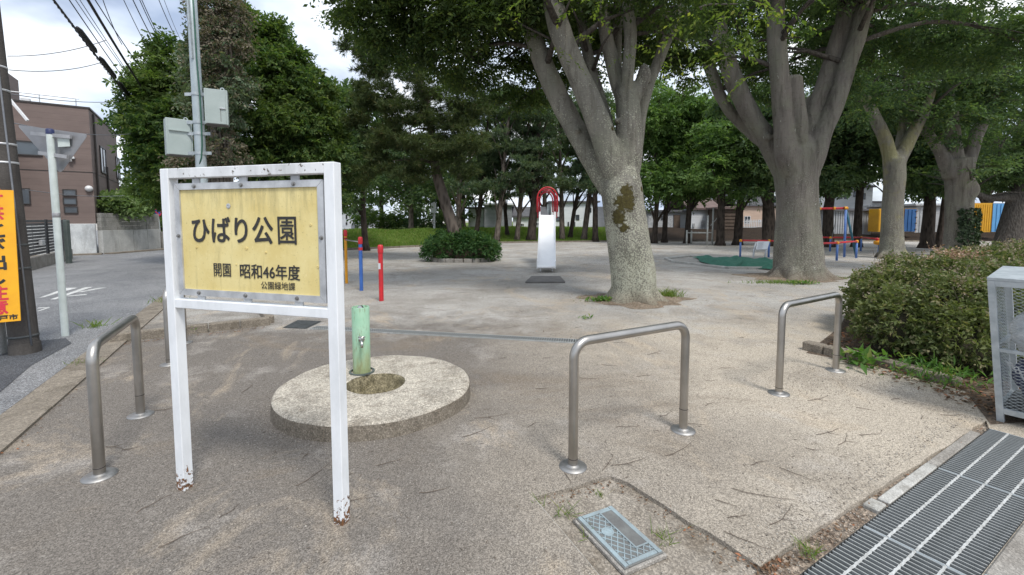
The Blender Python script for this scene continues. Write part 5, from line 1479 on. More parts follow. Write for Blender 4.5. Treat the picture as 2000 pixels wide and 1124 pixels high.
# ---- overhead wires (they run along the side road)
def wire(label, a, b, H, r_, m=None, name='overhead_wire', n=14, sag=.12, group=None):
    P0, P1 = G(a[0], a[1], H), G(b[0], b[1], H - .25)
    d = P1 - P0; P0 = P0 - d * .35; P1 = P1 + d * .25
    pts = [P0.lerp(P1, k / n) - UP * (4 * sag * (k / n) * (1 - k / n)) for k in range(n + 1)]
    mb = MB(); mb.tube(pts, r_, 6); o = mb.build(name, m or M['wire'], None, True)
    tag(o, label, 'wire', 'overhead wires along the side road'); return pts
main_ = wire('thick black cable bundle with long sleeves, left of the heavy smooth cable', (112, 0), (300, 245), 5.6, .022, sag=.15)
for k, (y0, y1, r_) in enumerate(((52, 100, .055), (110, 150, .05), (158, 188, .045))):
    f = lambda y: 112 + (y / 245) * 188
    a, b = G(f(y0) - 1, y0 + 2, 5.42), G(f(y1) - 1, y1 + 2, 5.38)
    mb = MB(); n = 8
    mb.tube([a.lerp(b, i / n) for i in range(n + 1)], [r_ * .5] + [r_] * (n - 1) + [r_ * .5], 10)
    tag(mb.build('cable_sleeve', M['wire'], None, True), ('longest black splice sleeve, topmost on the cable bundle', 'middle black splice sleeve on the cable bundle', 'smallest black splice sleeve, lowest on the cable bundle')[k], 'cable sleeve', 'splice sleeves on the cable bundle')
mb = MB(); pts = []
for k in range(160):
    y = -20 + k * 1.6; x = 104 + (y / 245) * 186
    p = G(x + 2.5 * math.sin(k * 1.1), y + 2 * math.cos(k * 1.1), 5.35); pts.append(p)
mb.tube(pts, .008, 5); tag(mb.build('overhead_wire', M['wire'], None, True), 'thin loose coiled wire hanging left along the cable bundle', 'wire', 'overhead wires along the side road')
wire('heavy smooth black cable in the middle of the wires', (176, 0), (296, 196), 5.9, .03)
for k, (a, b, H, r_, lb_) in enumerate((
    ((140, 0), (282, 205), 6.0, .012, 'thin wire just right of the sleeved cable bundle'),
    ((152, 0), (275, 175), 6.3, .009, 'faint grey wire second right of the cable bundle'),
    ((160, 0), (285, 188), 6.5, .009, 'faint grey wire third right of the cable bundle'),
    ((190, 0), (290, 150), 6.3, .012, 'thin wire right beside the heavy smooth cable'),
    ((203, 0), (232, 72), 6.6, .010, 'thin wire with small clips right of the heavy cable'),
    ((244, 0), (302, 116), 7.2, .010, 'single thin wire in the middle of the sky gap'),
    ((262, 0), (318, 110), 7.6, .014, 'darker wire, left of the close pair by the tree'),
    ((275, 0), (322, 98), 7.8, .012, 'wire of the close pair left of the tree, lower one'),
    ((279, 0), (324, 94), 8.0, .012, 'wire of the close pair left of the tree, upper one'),
    ((312, 0), (346, 76), 8.6, .012, 'wire meeting the tree top left of the steel pole'),
    ((322, 0), (352, 74), 8.9, .008, 'faint wire second left of the steel pole'),
    ((356, 0), (364, 26), 9.2, .010, 'wire nearest the steel pole'))):
    wire(lb_, a, b, H, r_, M['wire_grey'] if r_ < .011 else M['wire'])
for (a, b, H0, H1, lb_) in (((14, 110), (207, 79), 5.0, 5.75, 'upper service wire crossing from the pole to the cables'), ((18, 137), (199, 122), 4.4, 5.4, 'second service wire crossing from the pole to the cables'), ((20, 184), (250, 197), 4.0, 5.4, 'service wire crossing above the brown house roof'), ((22, 240), (255, 262), 3.2, 3.9, 'lowest service wire crossing in front of the brown house'), ((50, 371), (246, 382), 2.3, 2.9, 'thin wire sagging across the brown house wall')):
    d0_, d1_ = (G(a[0], a[1], H0), G(b[0], b[1], H1)) if a[1] < 300 else (A(a[0], a[1], 12), A(b[0], b[1], 20))
    pts = [d0_.lerp(d1_, k / 10) - UP * .1 * 4 * (k / 10) * (1 - k / 10) for k in range(11)]
    mb = MB(); mb.tube(pts, .009, 5); tag(mb.build('service_wire', M['wire_grey'], None, True), lb_, 'wire')
# ================================================================== TREES AND PLANTS
def unit(v):
    return v / np.maximum(np.linalg.norm(v, axis=-1, keepdims=True), 1e-6)
def leaves_mesh(name, P, D, Nn, L, Wd, fold=.18):
    """one folded two-triangle leaf per row: base P, direction D, normal Nn, length L, width Wd"""
    D = unit(D); S = unit(np.cross(D, Nn)); N2_ = np.cross(S, D)
    L = L[:, None]; Wd = Wd[:, None]
    base = P; mid = P + D * L * .45
    a = mid + S * Wd * .5 + N2_ * Wd * fold; b = mid - S * Wd * .5 + N2_ * Wd * fold
    tip = P + D * L - N2_ * L * .08
    V = np.stack([base, a, tip, b], 1).reshape(-1, 3)
    n = len(P)
    F = np.array([[0, 1, 2], [0, 2, 3]])[None] + np.arange(n)[:, None, None] * 4
    return np_mesh(name, V, F.reshape(-1, 3))
def spray_leaves(C_, Dr, Up, nleaf, slen, L, Wd, jit=.35, droop=.25, ang=.9):
    """flat sprays: leaves set alternately along a twig"""
    n = len(C_); Dr = unit(Dr); Up = unit(Up - Dr * np.sum(Up * Dr, 1, keepdims=True)); S = np.cross(Dr, Up)
    sl = slen * rng.uniform(.6, 1.25, n)
    t = (np.arange(nleaf) + .5) / nleaf
    side = np.where(np.arange(nleaf) % 2 == 0, 1.0, -1.0)
    P = C_[:, None] + Dr[:, None] * (sl[:, None] * t[None])[..., None] - np.array([0, 0, 1.0]) * (droop * sl[:, None] * t[None] ** 2)[..., None]
    a = ang + rng.normal(0, .25, (n, nleaf))
    D = Dr[:, None] * np.cos(a)[..., None] + S[:, None] * (np.sin(a) * side[None])[..., None] - np.array([0, 0, .25])
    D = D + rng.normal(0, jit * .5, D.shape)
    Nn = Up[:, None] + rng.normal(0, jit, D.shape)
    sz = rng.uniform(.45, 1.45, (n, nleaf)) * (1.0 - .35 * np.abs(t - .55))[None]
    return P.reshape(-1, 3), D.reshape(-1, 3), Nn.reshape(-1, 3), (L * sz).ravel(), (Wd * sz).ravel()
def blob_points(blobs, per=26, spread=.22):
    """points in clumps spread over ellipsoids; blobs = (centre, (rx,ry,rz), n)"""
    Cc, Out = [], []
    for c, r, n in blobs:
        c = np.array(c, float); r = np.array(r, float)
        k = max(2, n // per)
        d = unit(rng.normal(size=(k, 3))); rad = rng.uniform(.25, 1.0, (k, 1)) ** .5
        sub = c + d * rad * r
        i = rng.integers(0, k, n)
        p = sub[i] + rng.normal(0, 1, (n, 3)) * r * spread * np.array([1, 1, .55])
        Cc.append(p); Out.append(unit((p - c) / r) * 1.0)
    return np.concatenate(Cc), np.concatenate(Out)
def crown(name, parent, blobs, mat, L=.07, Wd=.034, nleaf=9, slen=.35, flat=.75, per=26, spread=.22, droop=.3, ang=.9, jit=.35):
    P, O = blob_points(blobs, per, spread)
    n = len(P)
    Dr = O * np.array([1, 1, .5]) + rng.normal(0, .6, (n, 3)) * np.array([1, 1, .45]); Dr[:, 2] -= .1
    Up = np.array([0, 0, 1.0]) * flat + rng.normal(0, 1 - flat * .7, (n, 3))
    args = spray_leaves(P, Dr, Up, nleaf, slen, L, Wd, jit, droop, ang)
    me = leaves_mesh(name, *args)
    if parent is not None:
        me.transform(Matrix.Translation(-root_of(parent).location))
    return link(name, me, mat, parent)
def tufts(name, parent, blobs, mat, nn=11, L=.2, Wd=.02, per=16, spread=.2, flat=.5, up=.55):
    """pine needle tufts"""
    P, O = blob_points(blobs, per, spread)
    n = len(P)
    ax = unit(O * np.array([1, 1, .4]) + np.array([0, 0, up]) + rng.normal(0, .4, (n, 3)))
    D = unit(ax[:, None] * .8 + rng.normal(0, .75, (n, nn, 3)))
    Pp = np.repeat(P[:, None], nn, 1).reshape(-1, 3); D = D.reshape(-1, 3)
    Nn = rng.normal(size=D.shape); Lr = L * rng.uniform(.6, 1.2, len(D)); W2 = Wd * rng.uniform(.7, 1.2, len(D))
    me = leaves_mesh(name, Pp, D, Nn, Lr, W2, .0)
    if parent is not None: me.transform(Matrix.Translation(-root_of(parent).location))
    return link(name, me, mat, parent)
def smooth_path(pts, k=5):
    pts = [np.array(p, float) for p in pts]; out = []
    n = len(pts)
    for i in range(n - 1):
        p0, p1, p2, p3 = pts[max(i - 1, 0)], pts[i], pts[i + 1], pts[min(i + 2, n - 1)]
        for j in range(k):
            t = j / k
            out.append(.5 * ((2 * p1) + (-p0 + p2) * t + (2 * p0 - 5 * p1 + 4 * p2 - p3) * t * t + (-p0 + 3 * p1 - 3 * p2 + p3) * t ** 3))
    out.append(pts[-1]); return out
def stem_path(pts, k=5):
    """pts = (px, py, Y, width px) -> smooth path and radii"""
    q = [list(A(p[0], p[1], p[2])) + [p[3] * .5 * p[2] / FPX] for p in pts]
    sm_ = smooth_path(q, k)
    return [Vector(s[:3]) for s in sm_], [max(float(s[3]), .012) for s in sm_]
def fused(name, mb, mat, parent, voxel=.035, bumpy=.012, freq=3.0, smooth_it=2):
    """fuse overlapping stems into one skin"""
    me = mb.mesh(name); o = bpy.data.objects.new(name, me); col.objects.link(o)
    md = o.modifiers.new('fuse', 'REMESH'); md.mode = 'VOXEL'; md.voxel_size = voxel; md.use_smooth_shade = True
    ms = o.modifiers.new('soft', 'SMOOTH'); ms.iterations = smooth_it; ms.factor = .6
    bpy.context.view_layer.update()
    m2 = bpy.data.meshes.new_from_object(o.evaluated_get(bpy.context.evaluated_depsgraph_get()))
    bpy.data.objects.remove(o)
    n = len(m2.vertices); co = np.empty(n * 3, np.float32); m2.vertices.foreach_get('co', co); co = co.reshape(-1, 3)
    no = np.empty(n * 3, np.float32); m2.vertices.foreach_get('normal', no); no = no.reshape(-1, 3)
    x, y, z = co.T
    d = np.sin(x * freq * 2.1 + z * freq * .5) * np.cos(y * freq * 2.4 - z * freq * .7) + .5 * np.sin(x * freq * 5 + 1) * np.sin(y * freq * 4.4 + z * freq * 1.4)
    co = co + no * (d * bumpy)[:, None]
    off = np.array(root_of(parent).location) if parent else 0
    m2.vertices.foreach_set('co', (co - off).astype(np.float32).ravel())
    m2.polygons.foreach_set('use_smooth', [True] * len(m2.polygons)); m2.update()
    m2.materials.clear()
    return link(name, m2, mat, parent)
def roots(mb, c, r0, n, reach, seed, h=.5):
    rr = random.Random(seed)
    for k in range(n):
        a = 2 * math.pi * (k + rr.uniform(-.25, .25)) / n; d = Vector((math.cos(a), math.sin(a), 0)); q = reach * rr.uniform(.75, 1.2)
        mb.tube([c + d * r0 * .55 + UP * h, c + d * r0 * .85 + UP * h * .45, c + d * (r0 + q * .4) + UP * .10, c + d * (r0 + q) + UP * -.03], [r0 * .34, r0 * .32, r0 * .21, r0 * .08], 10)
def foot(mb, c, r, flare, hgt, lobes, seed, n=56):
    rr = random.Random(seed); ph = [rr.uniform(0, 6.28) for _ in range(4)]; o = len(mb.v); rows = 16
    for i in range(rows):
        z = -.12 + (hgt + .12) * (i / (rows - 1)) ** 1.4
        for j in range(n):
            a = 2 * math.pi * j / n
            lob = .55 * math.cos(lobes * a + ph[0]) + .35 * math.cos((lobes + 2) * a + ph[1]) + .35 * math.cos(3 * a + ph[2])
            zz = max(z, 0); q = r * (1 - .12 * zz / hgt) + flare * math.exp(-zz / (hgt * .22)) * (1 + .75 * lob) + .05 * r * lob * math.exp(-zz / (hgt * .6))
            mb.v.append((c.x + q * math.cos(a), c.y + q * math.sin(a), z))
    for i in range(rows - 1):
        for j in range(n):
            j2 = (j + 1) % n; mb.f.append((o + i * n + j, o + i * n + j2, o + (i + 1) * n + j2, o + (i + 1) * n + j)); mb.m.append(0)
    mb.f.append(tuple(o + j for j in reversed(range(n)))); mb.m.append(0); mb.f.append(tuple(o + (rows - 1) * n + j for j in range(n))); mb.m.append(0)
def grow(mb, P, R_, ntw, seed, length=1.6, up=.5):
    """side branches along the outer part of a stem; returns twig ends"""
    rr = random.Random(seed); ends = []
    for k in range(ntw):
        i = rr.randint(int(len(P) * .45), len(P) - 1); p = P[i]; a = rr.uniform(0, 6.28)
        d = Vector((math.cos(a), math.sin(a), up * rr.uniform(.2, 1.2))).normalized(); L = length * rr.uniform(.6, 1.3)
        q1 = p + d * L * .5 + UP * .1; q2 = p + d * L + UP * -.05
        r_ = min(R_[i] * .4, .07)
        mb.tube([p, q1, q2], [r_, r_ * .55, .012], 6); ends.append(q2)
    return ends

def pix_blob(px, py, Y, rx, ry, rz, n): return (A(px, py, Y), (rx, ry, rz), n)
def pixpts(lst): return [pix_blob(*b) for b in lst]
def limbs(name, parent, stems, blobs, seed, r0=.05, nsub=5):
    """boughs from the nearest stem into every foliage mass, with side twigs"""
    rr = random.Random(seed); mb = MB()
    pool = [(p, r) for P, Rr in stems for p, r in list(zip(P, Rr))[len(P) // 3:]]
    for c, rad, n in blobs:
        c = Vector(c); near = min(pool, key=lambda q: (q[0] - c).length + max(0, q[0].z - c.z) * 1.5); p = near[0]
        L = (c - p).length
        if L < .3 or L > 7: continue
        d = (c - p).normalized(); side = d.cross(UP).normalized() if d.cross(UP).length > .01 else Vector((1, 0, 0))
        end = c + d * max(rad[0], rad[1]) * .6; k = rr.uniform(-.15, .15) * L; ra = min(r0, near[1] * .6) * min(1.0, .4 + L / 4)
        pts = [p, p.lerp(end, .3) + side * k + UP * .10 * L, p.lerp(end, .65) + side * k * .7 + UP * .09 * L, end]
        pts = [Vector(q) for q in smooth_path([tuple(q) for q in pts], 3)]; m = len(pts)
        mb.tube(pts, [ra * (1 - .8 * i / m) + .004 for i in range(m)], 6)
        for j in range(nsub):
            i = rr.randrange(m // 2, m); q = pts[i]; a = rr.uniform(0, 6.28); rx_, ry_, rz_ = rad
            e_ = c + Vector((rx_ * math.cos(a), ry_ * math.sin(a), rz_ * rr.uniform(-.6, .8))) * rr.uniform(.5, 1.0)
            mb.tube([q, q.lerp(e_, .5) + UP * .05, e_], [ra * .35, ra * .2, .003], 5)
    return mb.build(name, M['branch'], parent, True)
# ---- big mossy tree in the middle
T1 = 8.35
c1b = G(1236, 583); c1b.z = 0
moss = [(tuple(A(1222, 395, T1 - .36)), .20), (tuple(A(1205, 425, T1 - .36)), .18), (tuple(A(1190, 415, T1 - .36)), .10), (tuple(A(1224, 375, T1 - .36)), .14), (tuple(A(1220, 445, T1 - .38)), .10), (tuple(A(1195, 252, T1 - .3)), .05), (tuple(A(1217, 340, T1 - .36)), .05), (tuple(A(1252, 370, T1 - .2)), .06), (tuple(A(1198, 443, T1 - .38)), .05)]
z1 = thing('zelkova_tree', 'big multi stemmed tree with brown moss patch in the middle of the park', 'tree', c1b)
M['z1'] = mat_bark_zelkova('lichen_bark', moss, (.27, .255, .215), (.17, .16, .14), (.47, .47, .37), 0, .47)
mb = MB(); stems1 = []
P, Rr = stem_path([(1239, 597, T1, 80), (1238, 572, T1, 86), (1236, 530, T1, 86), (1228, 470, T1, 80), (1219, 410, T1, 80), (1214, 365, T1, 78), (1216, 330, T1, 60)]); mb.tube(P, Rr, 24)
for pts in (
    [(1208, 400, T1 + .12, 48), (1182, 352, T1 + .22, 46), (1150, 300, T1 + .34, 43), (1122, 248, T1 + .42, 41), (1094, 195, T1 + .46, 39), (1070, 145, T1 + .48, 38), (1050, 95, T1 + .5, 36), (1033, 40, T1 + .5, 32), (1013, -30, T1 + .6, 28), (985, -110, T1 + .7, 22), (950, -230, T1 + .8, 10)],
    [(1212, 380, T1 - .05, 54), (1196, 320, T1 - .12, 52), (1178, 262, T1 - .16, 47), (1154, 203, T1 - .18, 45), (1128, 145, T1 - .18, 43), (1103, 85, T1 - .18, 41), (1086, 35, T1 - .16, 39), (1073, -30, T1 - .1, 36), (1060, -120, T1, 26), (1040, -250, T1, 12)],
    [(1196, 262, T1 + .34, 22), (1182, 225, T1 + .4, 22), (1166, 175, T1 + .45, 22), (1151, 120, T1 + .5, 22), (1139, 60, T1 + .5, 21), (1129, 0, T1 + .5, 20), (1120, -120, T1 + .6, 14)],
    [(1218, 380, T1 + .04, 70), (1224, 310, T1 + .04, 58), (1227, 255, T1 + .02, 50), (1226, 210, T1, 46), (1222, 180, T1, 44), (1219, 160, T1, 30)],
    [(1217, 205, T1 + .05, 32), (1203, 150, T1 + .1, 29), (1191, 100, T1 + .12, 27), (1181, 50, T1 + .12, 26), (1173, 0, T1 + .12, 24), (1165, -120, T1 + .1, 16), (1150, -240, T1 + .1, 8)],
    [(1222, 205, T1 - .12, 30), (1226, 150, T1 - .15, 26), (1230, 80, T1 - .15, 25), (1228, 20, T1 - .1, 24), (1224, -60, T1, 21), (1225, -200, T1, 12)],
    [(1230, 215, T1, 32), (1242, 182, T1 - .05, 27), (1253, 160, T1 - .05, 25), (1258, 142, T1 - .05, 23), (1255, 128, T1 - .05, 12)],
    [(1242, 345, T1 + .25, 22), (1247, 285, T1 + .38, 19), (1252, 228, T1 + .45, 19), (1264, 175, T1 + .5, 21), (1284, 125, T1 + .55, 21), (1304, 75, T1 + .55, 20), (1324, 25, T1 + .55, 18), (1350, -50, T1 + .6, 14), (1390, -150, T1 + .6, 8)],
    [(1206, 170, T1 + .3, 14), (1206, 60, T1 + .35, 18), (1208, -40, T1 + .35, 14)]):
    pts = [(pts[0][0], pts[0][1] + 8, (pts[0][2] + T1 + .1) / 2, pts[0][3] * .6)] + list(pts[1:])
    P, Rr = stem_path(pts); mb.tube(P, Rr, 18); stems1.append((P, Rr))
for (px, py, dy, r_) in ((1262, 148, -.02, .085), (1268, 158, .0, .06), (1170, 208, -.2, .045), (1128, 255, .16, .05), (1240, 300, -.2, .045), (1205, 235, -.12, .05)):
    p = A(px, py, T1 + dy); mb.tube([p + Vector((0, .12, 0)), p + Vector((0, .02, 0)), p + Vector((0, -.035, .0)), p + Vector((0, -.03, 0))], [r_ * .8, r_, r_ * .75, r_ * .35], 12)
foot(mb, Vector((A(1238, 560, T1).x, T1, 0)), .37, .17, .75, 6, 3)
fused('trunk', mb, M['z1'], z1, .022, .013, 3.2, 2)
mb = MB(); 
for k, (P, Rr) in enumerate(stems1):
    if k in (3, 6): continue
    grow(mb, P, Rr, 7, 40 + k, 1.7)
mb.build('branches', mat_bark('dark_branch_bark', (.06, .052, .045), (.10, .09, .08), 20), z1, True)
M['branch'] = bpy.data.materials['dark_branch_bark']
def pix_blob(px, py, Y, rx, ry, rz, n): return (A(px, py, Y), (rx, ry, rz), n)
bl = [pix_blob(690, 0, 9.2, .55, .8, .32, 150), pix_blob(770, 15, 9.0, .8, 1.0, .45, 320), pix_blob(850, 40, 9.0, .9, 1.0, .55, 420), pix_blob(930, 60, 9.2, .9, 1.2, .6, 430), pix_blob(1000, 50, 9.5, .8, 1.2, .6, 380),
      pix_blob(890, -40, 8.6, 1.6, 1.6, .7, 650), pix_blob(980, 130, 10.2, .8, .8, .35, 240), pix_blob(900, 130, 9.9, .9, .8, .28, 220), pix_blob(1040, 150, 10.4, .6, .7, .4, 180), pix_blob(1000, 215, 11, .6, .7, .25, 110),
      pix_blob(1060, -20, 9.5, 1.2, 1.4, .6, 480), pix_blob(1150, 30, 10.0, 1.0, 1.0, .5, 380), pix_blob(1280, 20, 10.2, 1.2, 1.1, .5, 480), pix_blob(1350, 70, 10.4, .9, 1.0, .5, 360), pix_blob(1250, 60, 10.3, .8, .8, .4, 240),
      pix_blob(1180, -60, 7.6, 1.6, 1.2, .4, 520), pix_blob(1330, -20, 8.0, 1.2, 1.2, .4, 420), pix_blob(1420, 30, 13.2, 1.3, 1.0, .6, 400), pix_blob(1450, 120, 13.6, 1.1, .9, .5, 260), pix_blob(1330, 140, 10.9, .7, .7, .35, 150),
      pix_blob(760, -70, 8.4, 1.3, 1.2, .4, 350), (Vector((-1.5, 8.5, 8.4)), (3.4, 2.8, 1.6), 700), (Vector((2.2, 9.0, 8.8)), (3.2, 3.0, 1.6), 700)]
crown('crown', z1, [(c, r, int(n * (1.3 if c.z < 7.5 else .6))) for c, r, n in bl] + pixpts([(660, -5, 9.3, .3, .5, .2, 70), (720, 40, 9.3, .5, .7, .22, 200), (790, 75, 9.4, .6, .7, .25, 260), (860, 100, 9.6, .6, .8, .3, 280), (1110, 90, 10.6, .5, .6, .5, 260), (1180, 110, 10.8, .4, .5, .5, 160), (1300, 60, 11.2, 1.2, .8, .7, 560), (1090, 30, 10.8, .8, .8, .5, 380)]), M['lf_zel'], .100, .046, 10, .42, .8, 34, .17)
limbs('boughs', z1, [q for k, q in enumerate(stems1) if k not in (3, 6)], bl, 11)
# sprays of small leaves before the stems, sunlight put into their colour
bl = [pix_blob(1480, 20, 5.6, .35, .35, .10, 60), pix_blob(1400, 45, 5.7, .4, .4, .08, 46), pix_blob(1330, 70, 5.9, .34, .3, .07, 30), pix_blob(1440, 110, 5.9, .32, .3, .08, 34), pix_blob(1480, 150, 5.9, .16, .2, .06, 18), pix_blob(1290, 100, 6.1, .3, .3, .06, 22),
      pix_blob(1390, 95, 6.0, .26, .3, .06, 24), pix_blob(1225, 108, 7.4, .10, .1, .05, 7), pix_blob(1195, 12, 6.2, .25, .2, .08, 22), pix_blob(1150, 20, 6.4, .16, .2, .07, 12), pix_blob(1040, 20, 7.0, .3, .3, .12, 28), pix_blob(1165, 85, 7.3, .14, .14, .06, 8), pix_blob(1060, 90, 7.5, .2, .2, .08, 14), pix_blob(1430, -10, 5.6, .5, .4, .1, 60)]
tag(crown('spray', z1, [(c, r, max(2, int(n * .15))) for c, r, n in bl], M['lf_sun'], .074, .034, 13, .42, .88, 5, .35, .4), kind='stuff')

# ---- second big tree
T2 = 11.6
c2b = G(1560, 546); c2b.z = 0
z2 = thing('zelkova_tree', 'big smooth grey tree with cut stub right of the mossy one', 'tree', c2b)
M['z2'] = mat_bark_zelkova('smooth_grey_bark', [(tuple(A(1532, 395, T2 - .5)), .04)], (.215, .195, .17), (.15, .135, .12), (.34, .33, .27), 0, .53)
mb = MB(); stems2 = []
P, Rr = stem_path([(1559, 560, T2, 83), (1559, 534, T2, 88), (1559, 490, T2, 83), (1558, 430, T2, 74), (1557, 380, T2, 72), (1554, 335, T2, 75), (1552, 295, T2, 74), (1554, 265, T2, 46)]); mb.tube(P, Rr, 26)
for pts in (
    [(1546, 370, T2 + .05, 53), (1526, 322, T2 + .12, 44), (1498, 275, T2 + .2, 38), (1464, 222, T2 + .3, 34), (1436, 165, T2 + .4, 33), (1415, 105, T2 + .4, 31), (1402, 50, T2 + .5, 28), (1388, -30, T2 + .5, 24), (1370, -150, T2 + .6, 15)],
    [(1500, 288, T2 + .4, 24), (1462, 255, T2 + .6, 22), (1420, 210, T2 + .75, 20), (1394, 155, T2 + .8, 20), (1379, 100, T2 + .8, 20), (1370, 40, T2 + .8, 17), (1355, -60, T2 + .9, 13)],
    [(1548, 360, T2 - .18, 50), (1538, 310, T2 - .26, 40), (1531, 250, T2 - .3, 35), (1525, 190, T2 - .3, 33), (1520, 120, T2 - .3, 32), (1516, 50, T2 - .28, 31), (1515, -20, T2 - .25, 29), (1520, -130, T2 - .2, 20), (1530, -220, T2, 11)],
    [(1560, 330, T2 - .28, 37), (1560, 260, T2 - .34, 31), (1557, 205, T2 - .34, 29), (1553, 165, T2 - .34, 29), (1552, 153, T2 - .34, 29), (1552, 150, T2 - .34, 24)],
    [(1568, 340, T2 - .02, 42), (1578, 270, T2 + .02, 35), (1592, 215, T2 + .05, 31), (1610, 162, T2 + .06, 30), (1629, 105, T2 + .08, 30), (1644, 50, T2 + .08, 29), (1657, -10, T2 + .1, 28), (1680, -120, T2 + .2, 18), (1700, -220, T2 + .2, 9)],
    [(1570, 370, T2 - .1, 46), (1586, 315, T2 - .2, 39), (1606, 262, T2 - .24, 34), (1632, 200, T2 - .26, 32), (1657, 125, T2 - .26, 32), (1677, 60, T2 - .25, 31), (1694, 0, T2 - .2, 30), (1725, -100, T2 - .1, 22), (1760, -210, T2, 11)],
    [(1574, 290, T2 + .15, 20), (1580, 210, T2 + .2, 16), (1583, 190, T2 + .2, 14)]):
    pts = [(pts[0][0], pts[0][1] + 8, (pts[0][2] + T2 * 2) / 3, pts[0][3] * .55)] + list(pts[1:])
    P, Rr = stem_path(pts); mb.tube(P, Rr, 18); stems2.append((P, Rr))
for (px, py, dy, r_) in ((1502, 268, -.05, .10), (1575, 305, -.45, .08), (1596, 340, -.3, .09), (1620, 165, -.12, .09)):
    p = A(px, py, T2 + dy); mb.tube([p + Vector((0, .15, 0)), p + Vector((0, .02, 0)), p + Vector((0, -.05, .0)), p + Vector((0, -.04, 0))], [r_ * .8, r_, r_ * .75, r_ * .35], 12)
foot(mb, Vector((A(1559, 540, T2).x, T2, 0)), .49, .27, 1.0, 7, 9)
fused('trunk', mb, M['z2'], z2, .028, .018, 2.4, 3)
mb = MB()
for k, (P, Rr) in enumerate(stems2):
    if k in (3, 6): continue
    grow(mb, P, Rr, 7, 80 + k, 2.2)
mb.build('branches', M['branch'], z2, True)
bl = [pix_blob(1440, -30, 12.5, 1.6, 1.8, .7, 420), pix_blob(1590, 40, 13.5, 1.4, 1.5, .9, 520), pix_blob(1560, 110, 14, 1.2, 1.2, .6, 330), pix_blob(1720, 30, 13.0, 1.4, 1.6, .7, 480), pix_blob(1800, 70, 13.6, 1.4, 1.5, .6, 480), pix_blob(1900, 60, 12.5, 1.4, 1.5, .6, 480), pix_blob(1980, 100, 12.0, 1.0, 1.4, .6, 360),
      pix_blob(1690, 130, 14.4, 1.0, 1.2, .5, 330), pix_blob(1850, -30, 11.0, 2.0, 1.8, .6, 600), pix_blob(1650, -60, 11.0, 2.0, 1.8, .6, 560), pix_blob(1480, 160, 14.6, .9, 1.0, .5, 200), pix_blob(1740, -90, 10.0, 2.4, 1.6, .5, 480), (Vector((7.5, 11.6, 10)), (4.2, 3.2, 1.8), 800)]
crown('crown', z2, [(c, r, int(n * (1.4 if c.z < 9.5 else .6))) for c, r, n in bl] + pixpts([(1600, 130, 15.5, 1.0, .8, .8, 420), (1440, 180, 15, .7, .7, .5, 180), (1560, 30, 15.5, 1.4, .8, .8, 500), (1700, 200, 16, 1.0, .9, .5, 240)]), M['lf_zel2'], .118, .054, 9, .46, .82, 32, .18)

limbs('boughs', z2, [q for k, q in enumerate(stems2) if k not in (3, 6)], bl, 12, .06)
# ---- third and fourth pale trunks behind the hedge, fifth at the edge
def small_zelkova(label, pts_list, base, Y, bark, blobs, leafm, nroot=6, r0=.4, seed=1, vox=.05):
    b = G(base[0], base[1]); b = Vector((b.x, b.y, 0)) if Y is None else Vector((A(base[0], base[1], Y).x, Y, 0))
    r = thing('zelkova_tree', label, 'tree', b); mb = MB(); st = []
    for pts in pts_list:
        P, Rr = stem_path(pts); mb.tube(P, Rr, 12); st.append((P, Rr))
    roots(mb, b, r0, nroot, .3, seed, .4)
    fused('trunk', mb, bark, r, vox, .014, 2.5)
    mb = MB()
    for k, (P, Rr) in enumerate(st[1:]): grow(mb, P, Rr, 5, seed * 10 + k, 2.0)
    mb.build('branches', M['branch'], r, True)
    limbs('boughs', r, st[1:], blobs, seed + 30, .06)
    crown('crown', r, [(c, q, int(n * 1.7)) for c, q, n in blobs], leafm, .15, .07, 8, .5, .85, 22, .22)
    return r
T3 = 17.6
M['z3'] = mat_bark_zelkova('yellow_stained_bark', None, (.20, .185, .155), (.14, .13, .115), (.33, .32, .25), .3, .52)
small_zelkova('pale trunk with yellow stain behind the hedge, left of the ivy covered one', [
    [(1742, 520, T3, 53), (1742, 490, T3, 41), (1742, 440, T3, 36), (1745, 380, T3, 34), (1747, 345, T3, 36), (1746, 310, T3, 38)],
    [(1742, 325, T3, 28), (1730, 275, T3, 23), (1712, 235, T3, 21), (1696, 200, T3, 19), (1690, 185, T3, 17)],
    [(1752, 305, T3 + .3, 15), (1762, 250, T3 + .4, 14), (1768, 200, T3 + .4, 13), (1772, 120, T3 + .5, 10), (1780, 20, T3 + .5, 7)],
    [(1750, 325, T3, 28), (1772, 282, T3, 22), (1792, 245, T3, 19), (1812, 205, T3, 15), (1830, 150, T3 + .2, 11), (1850, 80, T3 + .2, 7)]], (1742, 505), T3, M['z3'],
    [pix_blob(1740, 150, 18, 1.9, 1.8, .6, 330), pix_blob(1690, 220, 18.5, 1.3, 1.4, .5, 170), pix_blob(1810, 165, 19.6, 1.7, 1.2, .45, 280), pix_blob(1790, 100, 18.5, 2.2, 2, .9, 420), pix_blob(1850, 190, 20, 1.6, 1.2, .4, 220), pix_blob(1700, 60, 19, 2.2, 2, 1.0, 380)], M['lf_zel2'], 6, .42, 4)
T4 = 18.6
